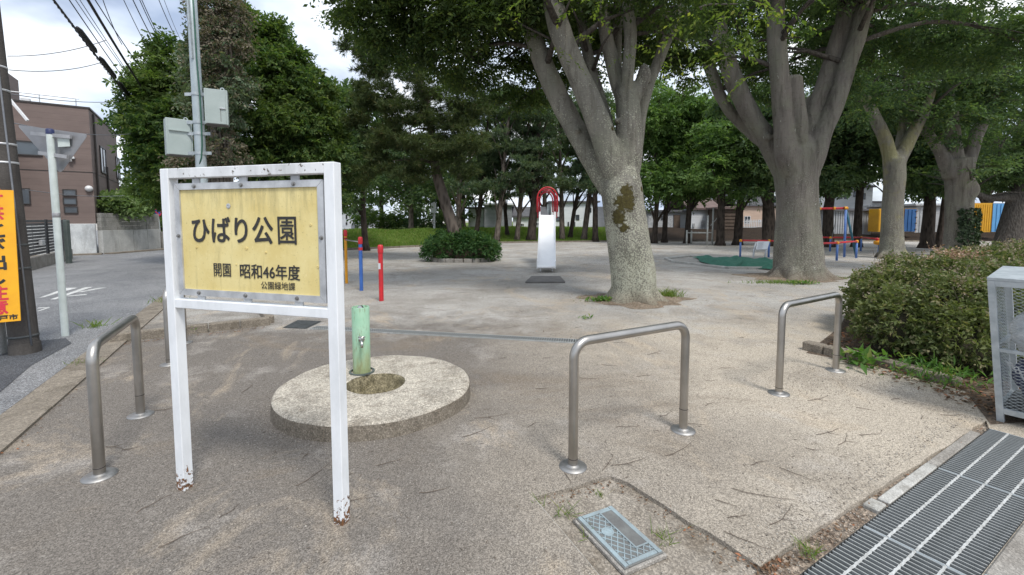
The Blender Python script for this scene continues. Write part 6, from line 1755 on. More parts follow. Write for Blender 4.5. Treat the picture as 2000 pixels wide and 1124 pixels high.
small_zelkova('stout pale trunk wrapped in dark ivy behind the hedge', [
    [(1872, 515, T4, 57), (1872, 480, T4, 46), (1873, 430, T4, 43), (1874, 380, T4, 43), (1874, 345, T4, 46), (1872, 310, T4, 48)],
    [(1858, 345, T4, 28), (1838, 300, T4, 21), (1818, 270, T4, 18), (1800, 245, T4, 15)],
    [(1868, 320, T4, 28), (1862, 270, T4, 24), (1858, 225, T4, 21), (1850, 150, T4 + .3, 15), (1845, 50, T4 + .3, 9)],
    [(1886, 335, T4, 26), (1900, 285, T4, 22), (1920, 235, T4, 20), (1940, 195, T4, 17), (1957, 160, T4, 15), (1980, 90, T4, 9)],
    [(1890, 390, T4 - .3, 15), (1904, 372, T4 - .35, 17), (1898, 352, T4 - .3, 12)]], (1872, 500), T4, M['z2'],
    [pix_blob(1900, 165, 18.2, 2.2, 1.6, .6, 380), pix_blob(1860, 235, 17.8, 1.0, 1.0, .8, 220), pix_blob(1965, 200, 18.5, 1.5, 1.5, .5, 250), pix_blob(1830, 215, 20.2, 1.4, 1.0, .4, 200), pix_blob(1900, 90, 19, 2.6, 2, 1.0, 430), pix_blob(1985, 120, 18, 1.7, 1.5, .8, 260), pix_blob(1925, 330, 17.6, .8, .7, .15, 50)], M['lf_zel2'], 6, .5, 6)
iv = z4 = [o for o in col.objects if o.get('label', '').startswith('stout pale')][0]
n = 700; a = rng.uniform(-2.4, .1, n); zz = rng.uniform(.2, 2.0, n); cI = A(1872, 450, T4)
kp = rng.uniform(0, 1, n) < np.clip(1.3 - np.abs(zz - 1.2) * .6, .2, 1); a, zz = a[kp], zz[kp]; n = len(a)
PP = np.stack([cI.x + np.cos(a) * .57, T4 + np.sin(a) * .57, zz], 1); OO = np.stack([np.cos(a), np.sin(a), np.zeros(n)], 1)
me = leaves_mesh('ivy', PP, OO * .4 + np.array([0, 0, -.8]) + rng.normal(0, .4, (n, 3)), OO + rng.normal(0, .3, (n, 3)), rng.uniform(.1, .18, n), rng.uniform(.09, .15, n)); me.transform(Matrix.Translation(-iv.location)); link('ivy', me, M['lf_ivydark'], iv)
T5 = 20.0
small_zelkova('leaning trunk with a level low bough at the right edge', [
    [(1962, 500, T5, 50), (1970, 470, T5, 42), (1980, 430, T5, 40), (1995, 385, T5, 40), (2010, 330, T5, 40), (2030, 230, T5, 30)],
    [(1992, 390, T5, 22), (1965, 386, T5, 17), (1935, 388, T5, 13), (1905, 378, T5, 10), (1888, 366, T5, 7)],
    [(1990, 400, T5 + .2, 12), (1975, 360, T5 + .2, 10), (1950, 330, T5 + .2, 8)]], (1964, 490), T5, M['branch'],
    [pix_blob(1950, 300, 20.5, 1.5, 1.4, .9, 300), pix_blob(1990, 330, 20.5, 1.3, 1.4, .8, 280), pix_blob(1935, 355, 20.8, 1.0, 1.0, .4, 160), pix_blob(2010, 240, 20.5, 1.6, 1.5, 1.2, 300)], M['lf_dark'], 5, .4, 8)

# ---- pine leaning out of the planter
PYp = 16.6
pcb = G(890, 512); 
pine = thing('pine_tree', 'leaning pine with rough trunk growing from the planter shrub', 'tree', Vector((A(893, 470, PYp).x, PYp, 0)))
M['pinebark'] = mat_bark('rough_pine_bark', (.055, .045, .038), (.15, .125, .105), 9)
M['pinebark2'] = mat_bark('dark_trunk_bark', (.030, .025, .021), (.075, .06, .05), 10)
mb = MB(); P, Rr = stem_path([(896, 512, PYp, 30), (890, 470, PYp, 25), (880, 430, PYp, 22), (866, 385, PYp, 21), (854, 345, PYp, 19), (846, 300, PYp, 17), (840, 240, PYp, 15), (826, 180, PYp, 12), (800, 120, PYp, 9), (770, 80, PYp, 5)]); mb.tube(P, Rr, 14, wob=.05)
grow(mb, P, Rr, 16, 5, 2.0, .15)
mb.build('trunk', M['pinebark'], pine, True)
bl = [pix_blob(720, 120, 16.4, .8, .9, .5, 210), pix_blob(690, 90, 16.4, .4, .5, .35, 80), pix_blob(775, 140, 16.6, 1.0, 1.1, .55, 300), pix_blob(740, 190, 16.4, .9, 1.0, .5, 260), pix_blob(705, 240, 16.3, .5, .7, .45, 130), pix_blob(790, 220, 16.2, .9, 1.0, .5, 260), pix_blob(855, 170, 16.4, 1.0, 1.1, .6, 320), pix_blob(870, 230, 16.2, 1.0, 1.0, .5, 290), pix_blob(920, 200, 16.6, .8, .9, .5, 220),
      pix_blob(760, 270, 16.2, .8, .9, .4, 220), pix_blob(835, 285, 15.9, 1.0, 1.0, .45, 300), pix_blob(900, 280, 16.2, .9, .9, .45, 240), pix_blob(730, 320, 16.3, .7, .8, .4, 170), pix_blob(800, 335, 16.0, .8, .9, .38, 220), pix_blob(895, 330, 16.3, .7, .8, .35, 150), pix_blob(705, 345, 16.5, .5, .6, .3, 90), pix_blob(700, 160, 16.5, .3, .4, .25, 50)]
tufts('crown', pine, [(c, r, int(n * 1.6)) for c, r, n in bl], M['lf_pine'], 16, .2, .021, 14, .2)

# planter round the pine
plc = Vector((A(898, 505, 16.0).x, 16.6, 0))
plr = thing('planter', 'round kerbed planter with clipped dark green shrubs under the pine', 'planter', plc)
for k in range(22):
    a0_, a1_ = 2 * math.pi * k / 22, 2 * math.pi * (k + .93) / 22
    p, q = plc + Vector((1.12 * math.cos(a0_), .85 * math.sin(a0_), .06)), plc + Vector((1.12 * math.cos(a1_), .85 * math.sin(a1_), .06))
    mb = MB(); mb.beam(p, q, .12, .16, bev=.012); mb.build('kerb_stone', M['conc'], plr)
mb = MB(); mb.prism([(plc.x + 1.08 * math.cos(2 * math.pi * k / 24), plc.y + .8 * math.sin(2 * math.pi * k / 24)) for k in range(24)], 0, .1); mb.build('soil', M['soil'], plr)
def bush(name, parent, blobs, mat, L, Wd, nleaf=8, slen=.16, per=30, inner=None, spread=.17):
    P, O = [], []
    for c, r, n in blobs:
        c = np.array(c); r = np.array(r); d = unit(rng.normal(size=(n, 3))); d[:, 2] = np.abs(d[:, 2]) * rng.choice([1, 1, 1, -.6], n)
        k = rng.uniform(.72, 1.0, (n, 1)) ** .6; bumpy = 1 + .10 * np.sin(d[:, :1] * 7 + c[0]) * np.cos(d[:, 1:2] * 6) + .07 * np.sin(d[:, 2:] * 9 + d[:, :1] * 5)
        P.append(c + d * r * k * bumpy); O.append(d)
    P = np.concatenate(P); O = np.concatenate(O); keep = P[:, 2] > .03; P, O = P[keep], O[keep]; n = len(P)
    Dr = O + rng.normal(0, .5, (n, 3)) + np.array([0, 0, .25]); Up_ = O * .6 + np.array([0, 0, .6]) + rng.normal(0, .5, (n, 3))
    me = leaves_mesh(name, *spray_leaves(P, Dr, Up_, nleaf, slen, L, Wd, .5, .1))
    if parent is not None: me.transform(Matrix.Translation(-root_of(parent).location))
    o = link(name, me, mat, parent)
    return o
bush('shrub', plr, [((plc.x - .55, plc.y - .15, .42), (.72, .62, .52), 520), ((plc.x + .55, plc.y - .2, .42), (.72, .62, .50), 520), ((plc.x + .05, plc.y, .5), (.7, .6, .5), 320), ((plc.x + .9, plc.y - .1, .25), (.42, .5, .35), 180), ((plc.x - .95, plc.y - .2, .2), (.35, .4, .3), 120)], M['lf_planter'], .14, .045, 8, .2)
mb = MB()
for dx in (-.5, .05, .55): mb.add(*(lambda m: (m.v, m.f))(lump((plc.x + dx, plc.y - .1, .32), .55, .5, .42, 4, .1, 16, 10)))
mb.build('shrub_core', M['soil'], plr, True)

# ---- background trees
def bg_tree(label, base, Y, tw, lean, kind, crowns, leafm, bark='pinebark2', gname=None, Lf=.24, Wf=.11, fork=0):
    zb_ = bank_z(A(base[0], base[1], Y).x, Y); b = Vector((A(base[0], base[1], Y).x, Y, zb_))
    r = thing({'pine': 'pine_tree', 'broad': 'broadleaf_tree'}[kind], label, 'tree', b, gname)
    k = Y / FPX; rr = random.Random(base[0])
    top = max(c[0].z for c in crowns)
    xs_ = [b.x + lean * k * t + rr.uniform(-.12, .12) * (1 if t else 0) for t in (0, .3, .6, 1.0)]
    P = [Vector((xs_[0], Y, zb_ - .1)), Vector((xs_[1], Y, zb_ + (top - zb_) * .3)), Vector((xs_[2], Y, zb_ + (top - zb_) * .6)), Vector((xs_[3], Y, top))]
    r0 = tw * k / 2
    sp_p = [Vector(p) for p in smooth_path([tuple(p) for p in P], 4)]
    rads = [r0 * (1.45 if i == 0 else 1.0 - .75 * i / len(sp_p)) for i in range(len(sp_p))]
    mb = MB(); mb.tube(sp_p, rads, 10, wob=.07)
    for c, rad, n in crowns:      # a limb to each pad of foliage
        i = max(1, min(len(sp_p) - 2, int((c.z - zb_) / (top - zb_) * len(sp_p)) - 2)); p = sp_p[i]
        mb.tube([p, p.lerp(c, .5) + UP * .12, c], [rads[i] * .5, rads[i] * .3, .02], 6)
    mb.build('trunk', M[bark], r, True)
    if kind == 'pine': tufts('crown', r, crowns, leafm, 9, .34, .05, 12, .24)
    else: crown('crown', r, crowns, leafm, Lf, Wf, 7, .6, .65, 16, .26, .3, .9, .5)
    return r
def pads(px, pys, Y, wpx, seed, n=90, hz=.45, dens=1.0):
    rr = random.Random(seed); out = []
    k = Y / FPX
    lo_ = max(pys)
    for j, py in enumerate([p - 26 * (p - min(pys)) / max(lo_ - min(pys), 1) for p in pys]):
        for s in (-1, 1, 0):
            if rr.random() < .12: continue
            c = A(px + s * wpx * rr.uniform(.35, .8) + rr.uniform(-6, 6), py + rr.uniform(-9, 9), Y + rr.uniform(-1.2, 1.2))
            w = wpx * k * rr.uniform(.45, .7); out.append((c, (w, w, hz * rr.uniform(.7, 1.3)), int(1.35 * n * dens * rr.uniform(.7, 1.2))))
    return out
# left of the slide: dark straight tree, small one, pines
bg_tree('dark straight tree standing right of the name board before the grass', (715, 478), 22.0, 13, -4, 'broad', pads(700, (385, 350, 310, 265, 225, 190), 22, 62, 1, 120, .6), M['lf_dark'])
bg_tree('slim pale brown tree left of the leaning pine on the grass', (803, 447), 33, 11, 3, 'broad', pads(790, (400, 370, 335, 300, 260), 33, 70, 2, 110, .9), M['lf_dark'], 'pinebark')
PG = 'pines in a row on the grass bank'
pl_list = [(897, 456, 30, 12, 4, 'pine right behind the leaning pine'), (930, 451, 32, 10, 12, 'slender pine second from the leaning pine'), (969, 455, 30, 12, 14, 'pine third from the leaning pine with reddish trunk'),
           (991, 449, 33, 8, -14, 'thin pine just left of the slide, second from it'), (1009, 453, 31, 11, 12, 'pine standing close left of the slide'), (1037, 451, 31, 18, 10, 'stout dark pine directly left of the slide arch'),
           (1098, 449, 32, 11, -3, 'pine directly right of the slide arch'), (1113, 450, 33, 9, 22, 'pine leaning right, second right of the slide'), (1140, 449, 32, 12, 14, 'dark pine bending right, third right of the slide'), (1163, 450, 31, 12, -2, 'pine nearest the mossy tree on its left')]
for k, (px, py, Y, tw, ln, lb_) in enumerate(pl_list):
    ys = [(385, 350, 315, 280, 240, 205), (395, 355, 310, 265, 230), (380, 340, 305, 265, 225, 190)][k % 3]
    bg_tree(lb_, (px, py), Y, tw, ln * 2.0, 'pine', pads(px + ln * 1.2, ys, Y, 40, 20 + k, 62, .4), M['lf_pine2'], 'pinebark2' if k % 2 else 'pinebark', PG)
bg_tree('bushy bright green tree behind the mossy tree, left one', (1278, 452), 29, 11, 2, 'broad', pads(1290, (390, 355, 320, 285, 250, 215, 185), 29, 55, 41, 150, .8), M['lf_bright'])
bg_tree('bushy bright green tree on a leaning trunk behind the mossy tree', (1298, 452), 30, 11, 14, 'broad', pads(1335, (395, 360, 325, 290, 255, 220), 30, 50, 42, 130, .8), M['lf_bright'])
bg_tree('bright green tree behind the grey exercise frame', (1342, 452), 29, 12, -1, 'broad', pads(1370, (385, 350, 315, 280, 245, 215), 29, 55, 43, 140, .8), M['lf_bright'])
bg_tree('dark trunked green tree right of the exercise frame', (1407, 463), 26.5, 17, -1, 'broad', pads(1425, (385, 355, 320, 285, 250), 26.5, 55, 44, 140, .7), M['lf_bright'])
bg_tree('leaning dark tree in front of the brown shed', (1441, 456), 27, 17, 16, 'broad', pads(1470, (370, 340, 305, 270, 235, 200), 27, 50, 45, 120, .7), M['lf_dark'])
bg_tree('wide dark tree before the beige house', (1503, 457), 26, 26, -6, 'broad', pads(1500, (375, 345, 310, 275, 240, 200), 26, 45, 46, 120, .7), M['lf_dark'])
bg_tree('dark evergreen tree just right of the second big tree', (1618, 464), 25, 22, 4, 'broad', pads(1628, (385, 360, 330, 300, 265, 225), 25, 42, 47, 150, .6), M['lf_dark'])
bg_tree('tall dark bare trunked tree between the swing and the yellow stained trunk', (1674, 462), 25, 16, 6, 'broad', pads(1684, (345, 310, 275, 235, 195, 150), 25, 44, 48, 110, .6), M['lf_dark'])
bg_tree('dark double trunked tree between the two pale trunks', (1812, 466), 24, 24, 3, 'broad', pads(1812, (378, 355, 325, 295, 260, 220), 24, 52, 49, 150, .6), M['lf_dark'])
bg_tree('dark second stem right beside the double trunked tree', (1832, 466), 24.5, 13, 10, 'broad', pads(1838, (370, 340, 305, 270), 24.5, 40, 50, 90, .6), M['lf_dark'])
bg_tree('dark tree behind the ochre container at the right', (1925, 455), 37, 14, 0, 'broad', pads(1930, (370, 340, 300, 260, 215, 170), 37, 60, 51, 110, .9), M['lf_dark'])
# farther trees closing the gaps
FG = 'tree crowns far behind the bank'
for k, (px, Y, w, ys, m_) in enumerate(((745, 40, 70, (395, 365, 330, 295), 'lf_dark'), (860, 41, 60, (420, 395, 360, 320), 'lf_dark'), (905, 42, 50, (400, 365, 330, 290), 'lf_bush'), (985, 48, 60, (360, 320, 280, 240, 200), 'lf_dark'), (1065, 49, 60, (370, 330, 285, 240, 205), 'lf_dark'), (1150, 50, 55, (320, 280, 240, 210), 'lf_dark'),
        (1240, 48, 55, (380, 335, 290, 245, 205), 'lf_bush'), (1395, 47, 60, (360, 310, 260, 210), 'lf_bush'), (1480, 49, 60, (365, 320, 270, 220), 'lf_dark'), (1560, 46, 60, (395, 350, 300, 250), 'lf_dark'), (1650, 55, 60, (330, 285, 240, 190), 'lf_dark'), (1740, 47, 60, (370, 320, 270, 220), 'lf_dark'), (1850, 46, 70, (365, 310, 260, 210), 'lf_dark'), (1980, 45, 70, (370, 320, 270, 220), 'lf_dark'))):
    lbl = ['low dark tree far behind, right of the name board', 'dark rounded tree far behind the leaning pine', 'green tree far behind the pine row, left end', 'tall dark tree far behind left of the slide', 'tall dark tree far behind the slide arch', 'dark tree crown far behind, right of the slide', 'green tree far behind the mossy trunk', 'green tree far behind the exercise frame', 'dark tree far behind the brown shed', 'dark tree far behind the second big trunk', 'dark tree far behind the swing', 'dark tree far behind the yellow stained trunk', 'dark tree far behind the double trunked tree', 'dark tree far behind the right edge'][k]
    bg_tree(lbl, (px, 446), Y, 10, 0, 'broad', pads(px, ys, Y, w, 60 + k, 44, 1.3), M[m_], 'pinebark2', None, .42, .22)
# undergrowth behind the bank at left
ug = [pix_blob(740, 425, 36, 1.4, 1, .7, 150), pix_blob(775, 420, 37, 1.3, 1, .9, 150), pix_blob(835, 425, 36, 1.5, 1, .8, 160), pix_blob(870, 428, 36, 1.2, 1, .6, 120)]
for k, b in enumerate(ug):
    b_ = thing('bush', ('pale bush right of the dark straight tree', 'taller bush left of the slim pale brown tree', 'dark bush right of the slim pale brown tree', 'dark bush beside the grey box post')[k], 'bush', Vector((b[0].x, b[0].y, .75)))
    crown('foliage', b_, [b, (b[0] - UP * .5, (b[1][0], 1, .6), 80)], M['lf_bush'] if k < 2 else M['lf_dark'], .28, .13, 7, .5, .6, 16, .3)
pbx = A(848, 447, 34); pq = thing('post_box', 'grey post with pale box among the bushes left of the leaning pine', 'post', Vector((pbx.x, 34, .7)))
mb = MB(); mb.tube([Vector((pbx.x, 34, .6)), Vector((pbx.x, 34, A(848, 395, 34).z))], .09, 8); mb.build('post', M['alu'], pq)
mb = MB(); mb.box((pbx.x, 33.85, A(848, 407, 34).z), (.36, .3, .75), 0, .02); mb.build('box', M['lead'], pq)

# ---- vine covered tree and evergreen mass left
IY = 13.0
ib = A(432, 520, IY); ib.z = 0
ivt = thing('vine_tree', 'tall trunk wrapped in dry brown and grey green vines behind the steel pole', 'tree', ib)
mb = MB(); P, Rr = stem_path([(428, 530, IY, 44), (430, 400, IY, 40), (432, 280, IY, 38), (436, 160, IY, 36), (438, 80, IY, 32), (432, 10, IY, 26), (428, -70, IY, 18)]); mb.tube(P, Rr, 12, wob=.08)
for pts in ([(436, 150, IY, 22), (415, 90, IY, 18), (395, 40, IY, 12), (380, 0, IY, 9)], [(438, 120, IY, 20), (455, 60, IY, 16), (462, 10, IY, 12), (470, -40, IY, 8)], [(432, 330, IY, 20), (400, 310, IY - .2, 16), (380, 300, IY - .3, 8)]):
    P, Rr = stem_path(pts); mb.tube(P, Rr, 8, wob=.1)
for k in range(16):
    a = random.uniform(0, 6.28); px = 430 + 16 * math.cos(a)
    P = [A(px + 9 * math.sin(j * .9 + k), 520 - j * 48, IY - .3 + .1 * math.cos(j + k)) for j in range(11)]; mb.tube(P, [.05 * random.uniform(.4, 1)] * 11, 5)
mb.build('trunk', mat_bark('vine_bark', (.10, .085, .07), (.20, .175, .15), 14), ivt, True)
def pixpts(lst): return [pix_blob(*b) for b in lst]
crown('dry_vines', ivt, [(c, r, int(n * 1.8)) for c, r, n in pixpts([(430, 20, 12.8, .45, .4, .35, 170), (440, 80, 12.7, .55, .4, .5, 260), (425, 140, 12.6, .5, .4, .5, 240), (410, 60, 12.7, .35, .35, .5, 130), (405, 10, 12.8, .4, .4, .3, 100), (460, 30, 12.8, .25, .3, .5, 80), (430, 290, 12.5, .55, .35, .45, 220), (425, 180, 12.6, .5, .35, .35, 140), (370, 320, 12.3, .5, .3, .3, 110)])], M['lf_ivy'], .085, .05, 7, .28, .3, 18, .25, .5)
crown('green_vines', ivt, [(c, r, int(n * 2.0)) for c, r, n in pixpts([(415, 160, 12.5, .6, .4, .5, 170), (455, 150, 12.6, .4, .4, .5, 130), (400, 200, 12.5, .4, .4, .4, 100), (460, 210, 12.5, .35, .4, .5, 110), (392, 110, 12.8, .3, .4, .5, 90), (380, 90, 12.9, .25, .3, .5, 60), (370, 20, 13, .22, .25, .15, 20), (375, 40, 13, .12, .2, .12, 12)])], M['lf_ivyg'], .10, .055, 8, .32, .4, 18, .25, .4)
evb = A(350, 520, 15.2); evb.z = 0
EVK = 2.3
ev = thing('evergreen_tree', 'dense rounded evergreen tree left of the steel pole', 'tree', evb)
mb = MB(); P, Rr = stem_path([(345, 520, 15.2, 30), (345, 350, 15.2, 24), (342, 200, 15.2, 14)]); mb.tube(P, Rr, 10); mb.build('trunk', M['pinebark2'], ev, True)
crown('crown', ev, [(c, r, int(n * EVK)) for c, r, n in pixpts([(345, 130, 15.2, .5, .7, .7, 240), (320, 180, 15.2, .8, .9, .8, 400), (370, 170, 15.0, .8, .9, .8, 380), (300, 240, 15.2, .7, .9, .7, 360), (350, 250, 14.6, .9, .9, .8, 420), (310, 300, 15.0, .8, .9, .6, 360), (365, 320, 14.8, .7, .8, .6, 300), (290, 280, 15.4, .35, .5, .4, 100), (300, 200, 15.4, .5, .6, .5, 180), (330, 370, 15.2, .9, .8, .5, 240)])], M['lf_bush'], .135, .066, 9, .36, .45, 26, .22, .1)
evb = A(540, 500, 15.6); evb.z = 0
ev = thing('evergreen_tree', 'large dense evergreen tree right of the vine covered trunk', 'tree', evb)
mb = MB(); P, Rr = stem_path([(530, 500, 15.6, 34), (530, 350, 15.6, 28), (520, 200, 15.6, 16), (510, 100, 15.6, 8)]); mb.tube(P, Rr, 10); mb.build('trunk', M['pinebark2'], ev, True)
crown('crown', ev, [(c, r, int(n * EVK)) for c, r, n in pixpts([(480, 50, 15.8, .32, .5, .6, 130), (505, 80, 15.6, .5, .6, .6, 220), (535, 75, 15.7, .35, .4, .5, 130), (480, 120, 15.4, .6, .8, .7, 300), (530, 140, 15.3, .9, .9, .8, 430), (575, 125, 15.7, .5, .6, .5, 200), (580, 180, 15.4, .8, .9, .7, 380), (620, 170, 16, .45, .5, .5, 140), (615, 230, 15.8, .6, .8, .6, 260), (500, 200, 15.0, .9, .9, .8, 430), (560, 250, 15.0, 1.0, .9, .8, 480), (490, 280, 14.8, .9, .9, .7, 400), (610, 300, 15.6, .8, .9, .6, 330), (545, 320, 15.0, 1.0, .9, .6, 420), (640, 270, 16.2, .4, .5, .5, 110), (600, 380, 15.6, 1.0, .9, .6, 280)])], M['lf_bush'], .135, .066, 9, .36, .45, 26, .22, .1)
evb = A(655, 490, 20); evb.z = 0
ev = thing('broadleaf_tree', 'blue green tree filling the gap between evergreen and pine', 'tree', evb)
mb = MB(); P, Rr = stem_path([(655, 490, 20, 14), (652, 350, 20, 10), (650, 220, 20, 6)]); mb.tube(P, Rr, 8); mb.build('trunk', M['pinebark2'], ev, True)
crown('crown', ev, pixpts([(640, 250, 20, .8, .9, .6, 200), (665, 300, 20, .9, 1, .7, 260), (640, 340, 20, .9, 1, .6, 240), (690, 340, 20, .7, 1, .6, 200), (660, 385, 20, .9, 1, .4, 200), (640, 210, 20, .35, .5, .4, 70)]), M['lf_dark'], .16, .08, 8, .45, .5, 18, .25, .2)
# cherry like tree down the road and shrub over the wall
rt = A(300, 470, 27); rt.z = 0
r3 = thing('broadleaf_tree', 'spreading dark tree over the road bend behind the no parking sign', 'tree', rt)
mb = MB(); P, Rr = stem_path([(325, 480, 27, 14), (318, 430, 27, 12), (300, 395, 27, 8), (270, 370, 27, 4)]); mb.tube(P, Rr, 8); P, Rr = stem_path([(318, 430, 27, 8), (330, 390, 27, 6), (335, 340, 27, 3)]); mb.tube(P, Rr, 8); mb.build('trunk', M['pinebark2'], r3, True)
crown('crown', r3, pixpts([(275, 365, 27, .9, 1, .45, 180), (305, 360, 27, 1.0, 1, .5, 220), (300, 385, 27, 1.1, 1, .5, 220), (325, 370, 27, .8, 1, .9, 220), (318, 340, 27, .8, 1, .5, 160), (262, 372, 27, .4, .6, .3, 60)]), M['lf_bush'], .2, .1, 7, .5, .6, 18, .25)
sb = A(240, 420, 21.5); wsb = thing('wall_shrub', 'pale green leafy shrub spilling over the block wall', 'shrub', Vector((sb.x, 21.5, 1.5)))
bush('foliage', wsb, [(A(222, 402, 21), (.75, .7, .45), 260), (A(250, 408, 22), (.8, .7, .38), 260), (A(205, 400, 20.6), (.4, .5, .4), 120), (A(272, 416, 23), (.5, .6, .3), 140), (A(238, 414, 21.2), (.9, .7, .3), 180)], M['lf_shrub'], .2, .11, 6, .25)
hb2 = A(318, 452, 26); bh2 = thing('hedge', 'green hedge above the low wall beyond the no parking sign', 'hedge', Vector((hb2.x, 26, .8)))
bush('foliage', bh2, [(A(312, 448, 26), (.6, 1.2, .5), 160), (A(326, 446, 28), (.7, 1.2, .6), 160)], M['lf_bush'], .16, .08, 6, .22)

# ---- hedge on the right
hg = thing('hedge', 'broad low hedge of small leaves with dry tops behind the mesh bin', 'hedge', Vector((5.2, 5.6, 0)))
def hpt(px, py, z): return G(px, py, z)
HB = [((4.98, 5.6, .34), (.56, .60, .50), 1300), ((4.40, 4.95, .28), (.40, .42, .42), 800), ((5.5, 5.95, .42), (.84, .8, .54), 1700), ((4.80, 4.75, .34), (.60, .52, .50), 1500), ((5.6, 5.0, .42), (.9, .7, .55), 1900), ((6.4, 6.1, .44), (1.0, .9, .58), 1500), ((6.5, 5.2, .45), (.9, .8, .57), 1200), ((7.4, 6.6, .46), (1.1, 1.0, .6), 1100), ((4.50, 4.42, .22), (.34, .30, .34), 600), ((5.2, 4.3, .32), (.6, .45, .48), 1200), ((8.4, 7.2, .47), (1.2, 1.1, .62), 900)]
bush('foliage', hg, [(c, r, int(n * 1.25)) for c, r, n in HB], M['lf_hedge'], .046, .024, 9, .11)
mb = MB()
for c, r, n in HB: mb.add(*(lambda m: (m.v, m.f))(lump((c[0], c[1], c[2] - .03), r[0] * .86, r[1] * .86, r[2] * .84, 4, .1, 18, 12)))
mb.build('shade_core', m_var('hedge_shade', (.028, .03, .014), (.05, .042, .025), 14, .95, 0, .6, 60, .03), hg, True)  # solid dark lumps, inner shade of the hedge put into their colour
# dry shoots on top
def top_points(n, xr, yr, seed):
    out = []; r2 = np.random.default_rng(seed)
    while len(out) < n:
        x, y = r2.uniform(*xr), r2.uniform(*yr); z = 0
        for c, r, _ in HB:
            q = 1 - ((x - c[0]) / r[0]) ** 2 - ((y - c[1]) / r[1]) ** 2
            if q > 0: z = max(z, c[2] + r[2] * math.sqrt(q) * .97)
        if z > .5: out.append((x, y, z))
    return np.array(out)
TP_ = top_points(1000, (4.3, 8.8), (4.4, 7.8), 3); n = len(TP_)
me = leaves_mesh('dry_shoots', *spray_leaves(TP_, np.array([0, 0, 1.0]) + rng.normal(0, .45, (n, 3)), rng.normal(size=(n, 3)), 7, .14, .034, .018, .6, .0)); me.transform(Matrix.Translation(-hg.location)); link('dry_shoots', me, M['lf_dry'], hg)
RP = np.array([G(1865 + random.gauss(0, 30), 500 + random.gauss(0, 3.5), 1.02) for _ in range(60)]); n = len(RP)
me = leaves_mesh('dead_patch', *spray_leaves(RP, np.array([0, 0, 1.0]) + rng.normal(0, .8, (n, 3)), rng.normal(size=(n, 3)), 7, .12, .04, .022, .6, .0)); me.transform(Matrix.Translation(-hg.location)); tag(link('dead_patch', me, M['lf_rust'], hg), kind='stuff')
mb = MB()
for k in range(170):
    p = Vector(TP_[random.randrange(len(TP_))]); d = Vector((random.gauss(0, .5), random.gauss(0, .5), 1)).normalized(); L = random.uniform(.08, .30)
    mb.tube([p - d * .1, p + d * L * .5, p + d * L + Vector((random.gauss(0, .03), 0, 0))], [.003, .0025, .0015], 4, False)
tag(mb.build('stems', M['twig'], hg), kind='stuff')
# soil bed under the hedge
mb = MB(); mb.sheet([G(1575, 690), G(1640, 640), G(1680, 560), (11, 8.5), (11, 4.2), G(1935, 830), G(1885, 765), G(1712, 716)], .004)
tag(mb.build('hedge_bed', M['soil']), kind='structure')

M['soil_pale'] = mat_concrete('dusty_soil', (.26, .205, .15), (.15, .115, .082), 4.0, 80, .9, (.33, .28, .225), .97)
# ---- soil rings, weeds, grass tufts
for (c, rx, ry, ph) in ((Vector((c1b.x, T1 + .05, 0)), .98, .74, 0.3), (Vector((c2b.x, T2 + .05, 0)), 1.2, 1.0, 1.1)):
    mb = MB(); pts = []
    for k in range(48):
        a = 2 * math.pi * k / 48; q = 1 + .16 * math.sin(3 * a + ph) + .1 * math.sin(7 * a + ph * 2) + .06 * math.sin(13 * a)
        pts.append((c.x + rx * q * math.cos(a), c.y + ry * q * math.sin(a)))
    vs_ = [(c.x, c.y, .10)] + [(c.x + (p[0] - c.x) * .55, c.y + (p[1] - c.y) * .55, .035) for p in pts] + [(p[0], p[1], .003) for p in pts]
    mb.add(vs_, [(0, 1 + k, 1 + (k + 1) % 48) for k in range(48)] + [(1 + k, 49 + k, 49 + (k + 1) % 48, 1 + (k + 1) % 48) for k in range(48)])
    tag(mb.build('soil_mound', M['soil_pale'], None, True), kind='structure')
def tuft(label, c, n, rad, h, w, mat=None, name='grass_tuft', lean=.55, ry=None, cat='grass'):
    P = lambda k: np.stack([c.x + rng.normal(0, rad * .5, k), c.y + rng.normal(0, (ry or rad) * .5, k), np.full(k, c.z)], 1)
    o = blades(n, P, h, w, mat or M['lf_grass'], name, lean); tag(o, label, cat); return o
def weed(label, c, n, rad, L, Wd, name='weed', h=.08, mat=None, ry=None):
    P = np.stack([c.x + rng.normal(0, rad * .5, n), c.y + rng.normal(0, (ry or rad) * .5, n), rng.uniform(.01, h, n) + c.z], 1)
    D = rng.normal(0, 1, (n, 3)) + np.array([0, 0, .4]); Nn = np.array([0, 0, 1.0]) + rng.normal(0, .35, (n, 3))
    o = link(name, leaves_mesh(name, P, D, Nn, L * rng.uniform(.5, 1.2, n), Wd * rng.uniform(.6, 1.2, n)), mat or M['lf_weed']); tag(o, label, 'weed', kind='stuff'); return o
weed('patch of small bright clover at the left foot of the mossy tree', G(1185, 589), 420, .36, .05, .04, 'clover', .07, None, .14)
tuft('grass tuft at the right foot of the mossy tree', G(1306, 580), 260, .22, .2, .012)
tuft('thin grass patch left of the foot of the second big tree', G(1515, 553), 420, .75, .10, .012, ry=.2)
weed('leafy weeds in front of the foot of the second big tree', G(1565, 556), 260, .4, .06, .03, 'weed', .08, None, .14)
tuft('small grass patch right of the foot of the second big tree', G(1630, 545), 140, .35, .1, .012, ry=.15)
weed('tiny yellow green weed on the paving below the mossy tree', G(1143, 623), 26, .1, .05, .03, 'weed', .04)
tuft('spiky grass tuft at the left corner of the utility cover', G(1105, 1005, -.024), 22, .045, .085, .005, None, 'grass_tuft', .9)
tuft('tiny grass tuft at the left edge of the concrete slab', G(1055, 985, -.024), 16, .03, .06, .004, None, 'grass_tuft', .8)
